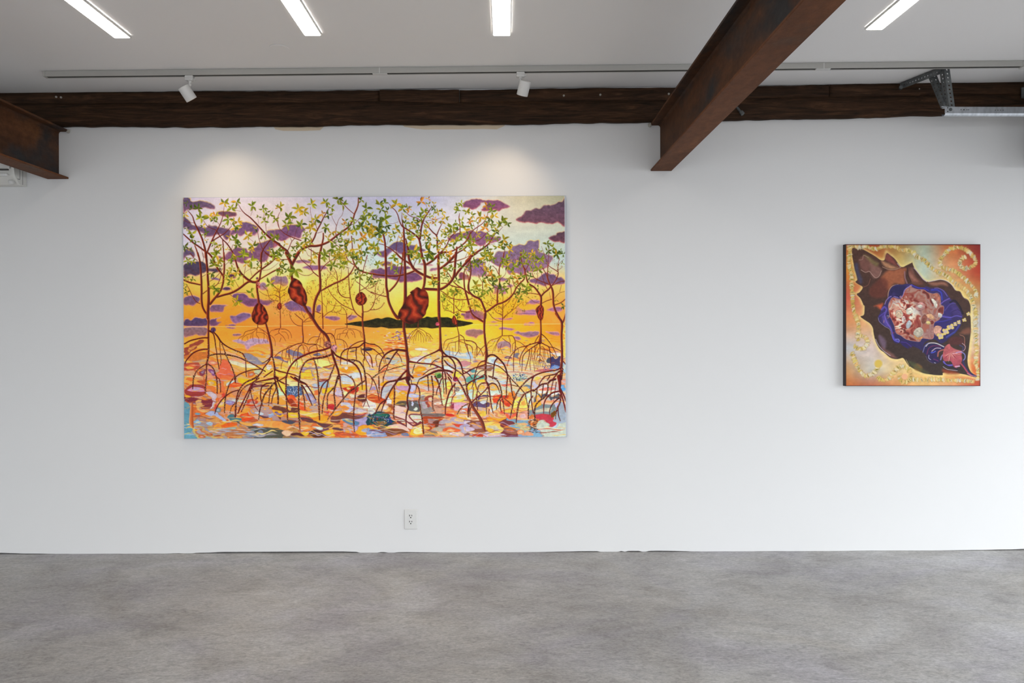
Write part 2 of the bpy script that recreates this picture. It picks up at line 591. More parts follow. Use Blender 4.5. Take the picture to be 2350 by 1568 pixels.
def rail_x(px):
    return at(px, 160, YT).x
J = [rail_x(107), rail_x(872), rail_x(1888), rail_x(2343)]
for a, b in zip(J, J[1:]):
    rail_piece(a + .001, b - .001)
for px in (872, 1888):
    bm = bmesh.new()
    x = rail_x(px)
    z = ceil_z(x)
    box(bm, x - .038, x + .038, YT - RD / 2 + .004, YT + RD / 2 - .004, z - RH - .0035, z - RH + .004, .001)
    box(bm, x - .002, x + .002, YT - RD / 2 - .001, YT + RD / 2 + .001, z - RH - .001, z - .001)
    link('joint_cover', bm, M_WHITE, rail)
bm = bmesh.new()
x = J[0]; z = ceil_z(x)
box(bm, x - .010, x - .0005, YT - RD / 2, YT + RD / 2, z - RH - .001, z - .001, .002)
link('end_cap', bm, M_RAIL, rail)
bm = bmesh.new()
x = J[3]; z = ceil_z(x)
box(bm, x + .0005, x + .12, YT - RD / 2 - .006, YT + RD / 2 + .006, z - RH - .006, z - .001, .004, 2)
link('feed_box', bm, M_WHITE, rail)
tag(rail, 'long pale grey spotlight rail fixed along the ceiling', 'light rail')

def spotlight(px_a, px_h, py_h, axis, label, watts, aim):
    x = rail_x(px_a)
    zt = ceil_z(x) - RH
    root = empty('track_spotlight', (x, YT, zt))
    bm = bmesh.new()
    box(bm, x - .021, x + .021, YT - .016, YT + .016, zt - .026, zt - .0005, .003, 2)
    for k in range(3):
        box(bm, x - .0225, x + .0225, YT - .0175, YT + .0175, zt - .010 - k * .006, zt - .0075 - k * .006)
    box(bm, x + .021, x + .031, YT - .005, YT + .005, zt - .020, zt - .012, .002)
    link('rail_adapter', bm, M_WHITE, root)
    ax = Vector(axis).normalized()
    c = at(px_h, py_h, YT)
    top = c - ax * .038
    bm = bmesh.new()
    stem_top = Vector((x, YT, zt - .026))
    el = Vector((x + (c.x - x) * .25, YT, zt - .045))
    cyl(bm, stem_top + Vector((0, 0, .002)), stem_top - Vector((0, 0, .008)), .010, .009, 16)
    cyl(bm, stem_top - Vector((0, 0, .004)), Vector((x, YT, stem_top.z - .024)), .0055, None, 14)
    side = Vector((1 if c.x < x else -1, 0, 0))
    kx = Vector((x, YT, stem_top.z - .022))
    bmesh.ops.create_uvsphere(bm, u_segments=14, v_segments=8, radius=.0075, matrix=Matrix.Translation(kx))
    cyl(bm, kx, c - ax * .012 + side * .02, .0048, .0048, 12)
    link('arm', bm, M_WHITE, root, True)
    R = .0298
    bm = bmesh.new()
    lathe(bm, top, ax, [(0, .0005), (0, R - .004), (.0012, R - .0012), (.004, R), (.074, R), (.0755, R - .001), (.0755, R - .004), (.060, R - .006), (.060, .0005)], 36)
    head = link('lamp_head', bm, M_WHITE, root, True)
    bm = bmesh.new()
    lathe(bm, top, ax, [(.0615, .0005), (.0625, .012), (.0618, R - .0065)], 28)
    link('lens', bm, M_BULB, head, True)
    ld = bpy.data.lights.new('spot_lamp', 'SPOT')
    ld.energy = watts
    ld.color = (1.0, 0.77, 0.52)
    ld.spot_size = math.radians(100)
    ld.spot_blend = 1.0
    ld.shadow_soft_size = .018
    lo = bpy.data.objects.new('spot_lamp', ld)
    COL.objects.link(lo)
    lo.parent = root
    lo.matrix_parent_inverse = Matrix.Translation(-root.location)
    p = top + ax * .080
    d = Vector(aim) - p
    lo.matrix_basis = Matrix.Translation(p) @ d.to_track_quat('-Z', 'Y').to_matrix().to_4x4()
    tag(root, label, 'spotlight', 'white spotlights on the ceiling rail')
spotlight(435.5, 430.3, 214, (.50, .42, -.90), 'white cylinder spotlight tilted right, hanging from the rail on the left', SPOT_W, at(590, 760, 0))
spotlight(1194.5, 1202, 202.5, (-.24, .42, -.92), 'white cylinder spotlight tilted left, hanging from the rail near the steel beam', SPOT_W, at(1075, 760, 0))

# round painted-over cover plate on the ceiling
bm = bmesh.new()
p = at_z(641, 111, ceil_z(-1.0) - .003)
lathe(bm, (p.x, p.y, ceil_z(p.x) - .0005), (0, 0, -1), [(0, .048), (.002, .048), (.0035, .046), (.004, .0005)], 36)
tag(link('ceiling_cover_plate', bm, M_CEIL), 'small round painted cover plate on the ceiling behind the second light', 'cover plate')

# ------------------------------------------------------------------ wall-mounted air conditioner behind the left beam
xr_ac = at(61.5, 400).x
zb_ac = at(61, 429).z
ac = empty('air_conditioner', (xr_ac - .42, -.1, zb_ac))
AD = .118
prof = [(-.001, 0), (-.001, .285), (-.03, .295), (-AD + .03, .295), (-AD, .268), (-AD - .006, .12), (-AD + .010, .045), (-AD + .045, .008), (-.06, 0)]
bm = bmesh.new()
a = [bm.verts.new((xr_ac - .012, y, zb_ac + z)) for y, z in prof]
b = [bm.verts.new((xr_ac - .83, y, zb_ac + z)) for y, z in prof]
for i in range(len(prof)):
    j = (i + 1) % len(prof)
    bm.faces.new((a[i], a[j], b[j], b[i]))
bm.faces.new(b); bm.faces.new(a)
body = link('body', bm, M_ACBODY, ac)
bm = bmesh.new()     # side cover, slightly larger than the body
cx0, cx1 = xr_ac - .012, xr_ac
P2 = [(y if y > -.01 else y - .002, z + (.002 if z > .2 else -.001)) for y, z in prof]
a = [bm.verts.new((cx1, y * .99, zb_ac + .001 + z * .995)) for y, z in P2]
b = [bm.verts.new((cx0, y, zb_ac + z)) for y, z in P2]
for i in range(len(P2)):
    j = (i + 1) % len(P2)
    bm.faces.new((a[i], a[j], b[j], b[i]))
bm.faces.new(a); bm.faces.new(b)
sc = link('side_cover', bm, M_ACBODY, ac)
bm = bmesh.new()
for (y, z0, z1, w) in ((-.038, .004, .28, .0012), (-.064, .03, .25, .0010)):
    box(bm, xr_ac - .0005, xr_ac + .0006, y - w, y + w, zb_ac + z0, zb_ac + z1)
box(bm, xr_ac - .0005, xr_ac + .0006, -.084, -.064, zb_ac + .028, zb_ac + .0305)
for k in range(3):
    box(bm, xr_ac - .0005, xr_ac + .0007, -.096, -.090, zb_ac + .092 + k * .0075, zb_ac + .092 + k * .0075)
link('groove', bm, M_SLIT, sc)
bm = bmesh.new()     # front panel
box(bm, xr_ac - .82, xr_ac - .016, -AD - .012, -AD - .004, zb_ac + .078, zb_ac + .275, .004, 2)
link('front_panel', bm, M_PLASTIC, ac)
bm = bmesh.new()     # louver
vv = box(bm, xr_ac - .79, xr_ac - .030, -AD - .016, -AD + .004, zb_ac + .036, zb_ac + .050, .002)
for v in vv: pass
link('louver', bm, M_WHITE, ac)
bm = bmesh.new()
p = Vector((xr_ac - .030, -AD + .035, zb_ac + .012))
lathe(bm, p, (0.1, -1, -.25), [(0, .013), (.022, .013), (.026, .010), (.027, .0005)], 20)
link('drain_knob', bm, M_PLASTIC, ac, True)
bm = bmesh.new()
box(bm, xr_ac - .79, xr_ac - .03, -AD - .0045, -AD + .012, zb_ac + .070, zb_ac + .0765)
link('panel_gap', bm, M_SLIT, ac)
tag(ac, 'white wall-mounted air conditioner half hidden under the left steel beam', 'air conditioner')

# ------------------------------------------------------------------ garage door hardware at upper right
YB = -0.325
hang = empty('rail_hanger', at(2170, 155, YB))
p_w = at(2066, 203, -.035); p_e = at(2176, 153, YB)
zt = min(ceil_z(p_w.x), ceil_z(p_e.x)) - .003
xa = p_e.x - .012
xw = p_w.x
u = Vector((xa - xw, YB + .035, 0)); L = u.length
bm = bmesh.new()
perforated(bm, (xw, -.035, zt - .036), u, (0, 0, 1), int(L / .020), .020, .034, .0085, .0025)
perforated(bm, (xw, -.035, zt), u, (1, 0, 0), int(L / .020), .020, .034, .0085, -.0025)
link('ceiling_angle', bm, M_ZINC, hang)
bm = bmesh.new()
cyl(bm, (xw + .004, -.030, zt - .028), (xw - .004, -.052, zt - .028), .011, .011, 6)
link('lag_bolt', bm, M_ZINC, hang)
# vertical hanger (angle): faces the viewer and the left
p0 = at(2165.5, 156, YB - .004); p1 = at(2178, 246, YB - .004)
u = p1 - p0
nC = 10
bm = bmesh.new()
perforated(bm, p0, u, (1, 0, 0), nC, u.length / nC, .030, .0095, .0025)
perforated(bm, p0, u, (-.25, 1, 0), nC, u.length / nC, .030, .0085, .0025)
link('hanger_angle', bm, M_ZINC, hang)
# diagonal brace towards the wall
q0 = at(2140, 172, -.235); q1 = at(2170, 246, YB + .010)
u = q1 - q0
bm = bmesh.new()
perforated(bm, q0 + Vector((-.008, 0, 0)), u, (1, -.25, 0), 9, u.length / 9, .026, .008, .0025)
perforated(bm, q0 + Vector((-.008, 0, 0)), u, (-.1, 1, 0), 9, u.length / 9, .026, .008, .0025)
link('brace_angle', bm, M_ZINC, hang)
bm = bmesh.new()
for (px, py) in ((2144, 168), (2152, 163), (2136, 173)):
    p = at(px, py, -.30)
    cyl(bm, p, p + Vector((-.006, -.012, 0)), .0065, .0065, 6)
link('bolt', bm, M_ZINC, hang)
tag(hang, 'grey perforated angle-iron hanger bolted between ceiling and timber beam', 'bracket')

# galvanised door rail
r0 = at(2168.5, 245, YB - .012); z_top = r0.z
r1 = at(2168.5, 265, YB - .012); z_bot = r1.z
rl = empty('door_rail', (r0.x, YB, z_bot))
bm = bmesh.new()
yf = YB - .012
xend = XR - .05
drop = -.002
def rbox(x0, x1, y0, y1, z0, z1):
    vv = box(bm, x0, x1, y0, y1, z0, z1)
    for v in vv:
        v.co.z += (v.co.x - r0.x) * -.006
zm = z_bot + (z_top - z_bot) * .26
rbox(r0.x, xend, yf, yf + .002, zm, z_top)                 # upright face towards the viewer
rbox(r0.x, xend, yf + .002, yf + .030, z_top - .002, z_top)     # upper lip
bot = [(yf, zm), (yf + .006, z_bot + .004), (yf + .014, z_bot), (yf + .026, z_bot + .002), (yf + .034, z_bot + .010), (yf + .036, z_bot + .016)]
A = [bm.verts.new((r0.x + .002, y, z)) for y, z in bot]
B = [bm.verts.new((xend, y, z - (xend - r0.x) * .006)) for y, z in bot]
for i in range(len(bot) - 1):
    bm.faces.new((A[i], A[i + 1], B[i + 1], B[i]))
o = link('rail_channel', bm, M_GALV, rl)
for px, py, r in ((2175, 247.5, .0028), (2175, 256, .0028), (2205.5, 251.8, .0022), (2212, 252, .0032), (2219, 252, .0022), (2223, 252, .0022), (2284, 253, .002), (2290, 253, .002), (2296, 253, .002), (2302, 253, .002)):
    bm = bmesh.new()
    p = at(px, py, yf)
    cyl(bm, p + Vector((0, -.0008, 0)), p + Vector((0, .0014, 0)), r, r, 10)
    link('punched_hole', bm, M_HOLE, o)
bm = bmesh.new()
p = at(2181.5, 251.5, yf)
lathe(bm, p, (0, -1, 0), [(0, .0085), (.002, .0085), (.0025, .006), (.007, .0055), (.009, .002), (.0092, .0003)], 12)
link('track_bolt', bm, M_ZINC, rl)
bm = bmesh.new()
cyl(bm, at(2160.5, 245, YB), at(2171, 246, YB), .004, .004, 8)
link('bolt', bm, M_GALV, rl)
tag(rl, 'shiny galvanised garage door rail running off the right edge', 'door rail')

# raised door sections lying on the rails, outside the picture
gd = empty('garage_door', (3.7, -2.8, z_bot))
for k in range(3):
    x0 = 2.98 + k * .56
    bm = bmesh.new()
    box(bm, x0, x0 + .55, DY0 + .1, YB - .06, z_bot + .010 - (x0 - r0.x) * .006, z_bot + .05 - (x0 - r0.x) * .006, .004)
    link('door_section', bm, M_WHITE, gd)
tag(gd, 'white sectional garage door raised overhead beyond the right edge', 'door')

# unseen box added just beyond the right edge to shade the upper wall
shade_box = empty('added_shade_box', (3.15, -.18, 2.2))
bm = bmesh.new()
box(bm, 2.975, 3.33, -.28, -.05, 2.19, 2.43, .012, 2)
link('casing', bm, M_ZINC, shade_box)
for x in (3.03, 3.27):
    bm = bmesh.new()
    box(bm, x - .012, x + .012, -.20, -.197, 2.43, ceil_z(x) - .001)
    link('hanging_strap', bm, M_GALV, shade_box)
tag(shade_box, 'unseen grey box added beyond the right edge to shade the upper wall', 'door operator')

# grey strap on the timber at the right edge
st = at(2342, 202, -.034); s2 = at(2363, 224.5, -.034)
bm = bmesh.new()
box(bm, st.x, s2.x, -.046, -.036, s2.z, st.z, .002)
box(bm, st.x, s2.x, -.075, -.036, s2.z - .004, s2.z, .001)
tag(link('metal_strap', bm, M_ZINC), 'small grey metal strap on the timber beam at the right edge', 'bracket')

# ------------------------------------------------------------------ wall socket
o0, o1 = at(927, 1169.2), at(959, 1214.8)
cx, cz = (o0.x + o1.x) / 2, (o0.z + o1.z) / 2
hw, hh = .0385, .0575
sock = empty('wall_socket', (cx, 0, cz))
bm = bmesh.new()
def ring(y, w, h, r=.004, n=4):
    out = []
    for (sx, sz, a0) in ((1, 1, 0), (-1, 1, 90), (-1, -1, 180), (1, -1, 270)):
        for k in range(n + 1):
            a = math.radians(a0 + 90 * k / n)
            out.append(bm.verts.new((cx + sx * (w - r) + r * math.cos(a), y, cz + sz * (h - r) + r * math.sin(a))))
    return out
R0 = ring(-.0003, hw, hh); R1 = ring(-.003, hw, hh); R2 = ring(-.0062, hw - .0045, hh - .0045)
for a, b in ((R0, R1), (R1, R2)):
    for i in range(len(a)):
        j = (i + 1) % len(a)
        bm.faces.new((a[i], a[j], b[j], b[i]))
bm.faces.new(R2)
link('cover_plate', bm, M_PLASTIC, sock)
for s in (1, -1):
    zc = cz + s * .0172 + .001
    bm = bmesh.new()
    n = 32
    a, b = [], []
    for i in range(n):
        t = 2 * math.pi * i / n
        x_, z_ = .0165 * math.cos(t), max(-.0135, min(.0135, .0165 * math.sin(t)))
        a.append(bm.verts.new((cx + x_, -.0055, zc + z_))); b.append(bm.verts.new((cx + x_ * .96, -.0082, zc + z_ * .96)))
    for i in range(n):
        j = (i + 1) % n
        bm.faces.new((a[i], a[j], b[j], b[i]))
    bm.faces.new(b)
    face = link('outlet_face', bm, M_PLASTIC, sock)
    bm = bmesh.new()
    box(bm, cx - .0082, cx - .0046, -.0086, -.006, zc + .0000, zc + .0092)
    box(bm, cx + .0044, cx + .0078, -.0086, -.006, zc + .0008, zc + .0086)
    cyl(bm, (cx, -.0086, zc - .0068), (cx, -.006, zc - .0068), .0034, None, 14)
    link('slot', bm, M_HOLE, face)
bm = bmesh.new()
lathe(bm, (cx, -.0060, cz), (0, -1, 0), [(0, .0035), (.0012, .0032), (.0018, .0003)], 14)
link('screw', bm, M_WHITE, sock)
tag(sock, 'white double wall socket low on the wall below the large painting', 'wall socket')

# ------------------------------------------------------------------ a small painter: lays brush strokes, leaves and washes
# on a pigment grid that becomes the colour attribute of each painted canvas
TILES = {}
for _r, _y in (('1', 440), ('2', 580), ('3', 720), ('4', 865)):
    for _k, _x, _w in (('a', 410, 230.), ('b', 630, 230.), ('c', 850, 230.), ('d', 1070, 240.)):
        TILES[_k + _r] = (_x, _y, 2350. / _w)
for _k, _x, _y in (('p', 1920, 550), ('q', 2080, 550), ('r', 1920, 715), ('s', 2080, 715)):
    TILES[_k] = (_x, _y, 1568. / 180.)

def _hash(ix, iy, seed):
    h = (ix.astype(np.int64) * 374761393 + iy.astype(np.int64) * 668265263 + seed * 974634777) & 0xffffffff
    h = ((h ^ (h >> 13)) * 1274126177) & 0xffffffff
    return ((h ^ (h >> 16)) & 0xffff).astype(np.float32) / 65535.

def vnoise(x, y, seed=0):
    ix, iy = np.floor(x), np.floor(y)
    fx, fy = (x - ix).astype(np.float32), (y - iy).astype(np.float32)
    fx, fy = fx * fx * (3 - 2 * fx), fy * fy * (3 - 2 * fy)
    ix, iy = ix.astype(np.int64), iy.astype(np.int64)
    a, b = _hash(ix, iy, seed), _hash(ix + 1, iy, seed)
    c, d = _hash(ix, iy + 1, seed), _hash(ix + 1, iy + 1, seed)
    return (a + (b - a) * fx) * (1 - fy) + (c + (d - c) * fx) * fy

def fbm(x, y, seed=0, octs=4):
    s, a, t = 0., .5, 0.
    for k in range(octs):
        s = s + a * vnoise(x * 2 ** k, y * 2 ** k, seed + k * 17)
        t += a
        a *= .55
    return s / t

def spline(pts, step=2.0, closed=False):
    P = np.asarray(pts, np.float32)
    if len(P) < 2: return P
    if len(P) == 2 and not closed:
        n = max(2, int(np.hypot(*(P[1, :2] - P[0, :2])) / step) + 1)
        t = np.linspace(0, 1, n)[:, None]
        return P[0] * (1 - t) + P[1] * t
    if closed:
        Q = np.vstack([P[-1], P, P[0], P[1]])
    else:
        Q = np.vstack([2 * P[0] - P[1], P, 2 * P[-1] - P[-2]])
    out = []
    for i in range(1, len(Q) - 2):
        p0, p1, p2, p3 = Q[i - 1], Q[i], Q[i + 1], Q[i + 2]
        n = max(2, int(np.hypot(*(p2[:2] - p1[:2])) / step) + 1)
        t = np.linspace(0, 1, n, endpoint=False)[:, None]
        out.append(.5 * (2 * p1 + (p2 - p0) * t + (2 * p0 - 5 * p1 + 4 * p2 - p3) * t * t + (3 * p1 - p0 - 3 * p2 + p3) * t ** 3))
    if not closed: out.append(P[-1:])
    return np.vstack(out).astype(np.float32)

class Canvas:
    def __init__(self, x0, y0, x1, y1, S):
        self.x0, self.y0, self.S = x0, y0, S
        self.W, self.H = int((x1 - x0) * S), int((y1 - y0) * S)
        self.img = np.zeros((self.H, self.W, 3), np.float32)
        self.rng = np.random.RandomState(7)
    def grid(self, sl=None):
        ys, xs = np.mgrid[0:self.H, 0:self.W] if sl is None else np.mgrid[sl[0], sl[1]]
        return (xs + .5).astype(np.float32) / self.S + self.x0, (ys + .5).astype(np.float32) / self.S + self.y0
    def win(self, xa, ya, xb, yb):
        i0 = max(0, int((xa - self.x0) * self.S) - 1); i1 = min(self.W, int((xb - self.x0) * self.S) + 2)
        j0 = max(0, int((ya - self.y0) * self.S) - 1); j1 = min(self.H, int((yb - self.y0) * self.S) + 2)
        if i1 <= i0 or j1 <= j0: return None
        return (slice(j0, j1), slice(i0, i1))
    def wash(self, xs, ys, table):
        """smooth ground colour from a coarse table of tints"""
        X, Y = self.grid()
        T = np.asarray(table, np.float32)
        def idx(v, grid):
            g = np.asarray(grid, np.float32)
            k = np.clip(np.searchsorted(g, v) - 1, 0, len(g) - 2)
            t = np.clip((v - g[k]) / (g[k + 1] - g[k]), 0, 1)
            return k, t * t * (3 - 2 * t) * .5 + t * .5
        kx, tx = idx(X[0], xs); ky, ty = idx(Y[:, 0], ys)
        A = T[ky][:, kx]; B = T[ky][:, kx + 1]; C = T[ky + 1][:, kx]; D = T[ky + 1][:, kx + 1]
        tx, ty = tx[None, :, None], ty[:, None, None]
        return (A * (1 - tx) + B * tx) * (1 - ty) + (C * (1 - tx) + D * tx) * ty
    def put(self, sl, cov, col):
        c = cov[..., None]
        self.img[sl] = self.img[sl] * (1 - c) + np.asarray(col, np.float32) * c
    def _dist(self, P, sl, closed=False, warp=0.0):
        X, Y = self.grid(sl)
        X0, Y0 = X, Y
        if warp:
            X = X0 + (fbm(X0 / 24, Y0 / 7, 301, 2) - .5) * warp * 3.2
            Y = Y0 + (fbm(X0 / 22, Y0 / 9, 317, 2) - .5) * warp * 1.2
        d = np.full(X.shape, 1e9, np.float32); inside = np.zeros(X.shape, bool)
        Q = np.vstack([P, P[:1]]) if closed else P
        for (ax, ay), (bx, by) in zip(Q[:-1, :2], Q[1:, :2]):
            vx, vy = bx - ax, by - ay
            l2 = vx * vx + vy * vy + 1e-9
            t = np.clip(((X - ax) * vx + (Y - ay) * vy) / l2, 0, 1)
            d = np.minimum(d, (X - ax - t * vx) ** 2 + (Y - ay - t * vy) ** 2)
            if closed and ay != by:
                inside ^= ((ay > Y) != (by > Y)) & (X < (bx - ax) * (Y - ay) / (by - ay) + ax)
        return X0, Y0, np.sqrt(d), inside
    def blob(self, pts, col, soft=.6, col2=None, rim=None, rim_w=2.0, alpha=1.0, wob=0.0, tex=.06, seed=3, low=None, warp=0.0):
        """closed shape; col2 towards its foot, rim = colour along the upper edge, low = colour along the lower edge"""
        P = spline(pts, 3.0, True)
        m = max(soft * 2, rim_w * 2 if rim is not None or low is not None else 0) + wob + warp + 2
        lo, hi = P.min(0) - m, P.max(0) + m
        sl = self.win(lo[0], lo[1], hi[0], hi[1])
        if sl is None: return
        X, Y, d, ins = self._dist(P, sl, True, warp)
        sd = np.where(ins, d, -d)
        if wob: sd = sd + (fbm(X / 9, Y / 9, seed, 3) - .5) * wob * 2
        c = np.broadcast_to(np.asarray(col, np.float32), X.shape + (3,)).copy()
        f = np.clip((Y - P[:, 1].min()) / (np.ptp(P[:, 1]) + 1e-6), 0, 1)
        if col2 is not None: c = c + (np.asarray(col2, np.float32) - c) * (f ** 1.4)[..., None]
        if tex:
            c = c * (1 + (fbm(X / 5, Y / 4, seed + 5, 4) - .5)[..., None] * tex * 4)
        if rim is not None:
            k = np.clip(1 - sd / rim_w, 0, 1) * np.clip(1.25 - f * 2.0, 0, 1)
            c = c + (np.asarray(rim, np.float32) - c) * k[..., None] * .9
        if low is not None:
            k = np.clip(1 - sd / (rim_w * 1.4), 0, 1) * np.clip(f * 2.0 - .7, 0, 1)
            c = c + (np.asarray(low, np.float32) - c) * k[..., None] * .8
        cov = np.clip(.5 + sd / (2 * soft), 0, 1)
        self.put(sl, (cov * cov * (3 - 2 * cov)) * alpha, c)
    def ell(self, x, y, rx, ry, col, ang=0., soft=.5, alpha=1.):
        R = max(rx, ry) + soft * 2
        sl = self.win(x - R, y - R, x + R, y + R)
        if sl is None: return
        X, Y = self.grid(sl)
        ca, sa = math.cos(ang), math.sin(ang)
        u, v = (X - x) * ca + (Y - y) * sa, -(X - x) * sa + (Y - y) * ca
        r = np.sqrt((u / rx) ** 2 + (v / ry) ** 2)
        self.put(sl, np.clip(.5 + (1 - r) * min(rx, ry) / (2 * soft), 0, 1) * alpha, col)
    def stroke(self, pts, col, hi=None, lo=None, alpha=1., wmin=.55, halo=None):
        """tapered brush stroke; hi = tint of its left/upper side, lo = tint of its right/lower side"""
        P = spline(pts, 2.0)
        r = np.maximum(P[:, 2] * .5, wmin * .5)
        m = r.max() + 1.5
        a, b = P[:, :2].min(0) - m, P[:, :2].max(0) + m
        sl = self.win(a[0], a[1], b[0], b[1])
        if sl is None: return
        h, w = sl[0].stop - sl[0].start, sl[1].stop - sl[1].start
        sd = np.full((h, w), 1e3, np.float32); q = np.zeros((h, w), np.float32)
        ox, oy = self.x0 + (sl[1].start + .5) / self.S, self.y0 + (sl[0].start + .5) / self.S
        for i in range(len(P) - 1):
            ax, ay, bx, by = P[i, 0], P[i, 1], P[i + 1, 0], P[i + 1, 1]
            rm = max(r[i], r[i + 1]) + 1.2
            i0 = max(0, int((min(ax, bx) - rm - ox) * self.S)); i1 = min(w, int((max(ax, bx) + rm - ox) * self.S) + 2)
            j0 = max(0, int((min(ay, by) - rm - oy) * self.S)); j1 = min(h, int((max(ay, by) + rm - oy) * self.S) + 2)
            if i1 <= i0 or j1 <= j0: continue
            X = (np.arange(i0, i1, dtype=np.float32) / self.S + ox)[None, :]
            Y = (np.arange(j0, j1, dtype=np.float32) / self.S + oy)[:, None]
            vx, vy = bx - ax, by - ay
            l2 = vx * vx + vy * vy + 1e-9
            t = np.clip(((X - ax) * vx + (Y - ay) * vy) / l2, 0, 1)
            dx, dy = X - ax - t * vx, Y - ay - t * vy
            rr = r[i] + (r[i + 1] - r[i]) * t
            e = np.sqrt(dx * dx + dy * dy) - rr
            L = math.sqrt(l2)
            nx, ny = (vy / L, -vx / L)
            if nx < 0 or (abs(nx) < .3 and ny < 0): nx, ny = -nx, -ny
            qq = (dx * nx + dy * ny) / np.maximum(rr, .3)
            S_ = sd[j0:j1, i0:i1]
            k = e < S_
            S_[k] = e[k]
            q[j0:j1, i0:i1][k] = qq[k]
        cov = np.clip(.5 - sd * self.S * .9, 0, 1) * alpha
        c = np.broadcast_to(np.asarray(col, np.float32), sd.shape + (3,)).copy()
        if hi is not None: c += (np.asarray(hi, np.float32) - c) * np.clip(-q * 1.25 - .12, 0, 1)[..., None]
        if lo is not None: c += (np.asarray(lo, np.float32) - c) * np.clip(q * 1.25 - .12, 0, 1)[..., None]
        if halo is not None:
            self.put(sl, np.clip(1 - np.abs(sd) / 1.1, 0, 1) * .45 * alpha, halo)
        self.put(sl, cov, c)
        return P
    def specks(self, P, col, dens=.5, r=.5, spread=.75):
        g = self.rng
        for i in range(0, len(P) - 1):
            if g.rand() > dens: continue
            x, y, w = P[i]
            k = spread * w * .5
            c = np.asarray(col, np.float32) * (.72 + .4 * g.rand())
            self.ell(x + g.uniform(-k, k), y + g.uniform(-k, k), r * g.uniform(.6, 1.3), r * g.uniform(.6, 1.2), np.clip(c, 0, 255), g.rand() * 3, .35)
    def leaf(self, x, y, L, wd, ang, c1, c2, vein):
        R = L + 1
        sl = self.win(x - R, y - R, x + R, y + R)
        if sl is None: return
        X, Y = self.grid(sl)
        ca, sa = math.cos(ang), math.sin(ang)
        u = ((X - x) * ca + (Y - y) * sa) / L
        v = -(X - x) * sa + (Y - y) * ca
        v = v - .10 * L * np.sin(np.clip(u, 0, 1) * math.pi) * (1 if (ang * 7) % 2 > 1 else -1)
        hw = wd * np.maximum(np.sin(np.clip(u, 0, 1) ** .8 * math.pi), 0) ** .85
        e = np.minimum(hw - np.abs(v), np.minimum(u, 1 - u) * L)
        cov = np.clip(.5 + e * self.S * .9, 0, 1)
        t = np.clip(.5 + v / (wd + .01) * .9, 0, 1)[..., None]
        c = np.asarray(c1, np.float32) * (1 - t) + np.asarray(c2, np.float32) * t
        k = np.clip(1 - np.abs(v) * 2.2, 0, 1) * np.clip(u * 4, 0, 1) * np.clip((1 - u) * 3, 0, 1) * .55
        c = c + (np.asarray(vein, np.float32) - c) * k[..., None]
        self.put(sl, cov, c)

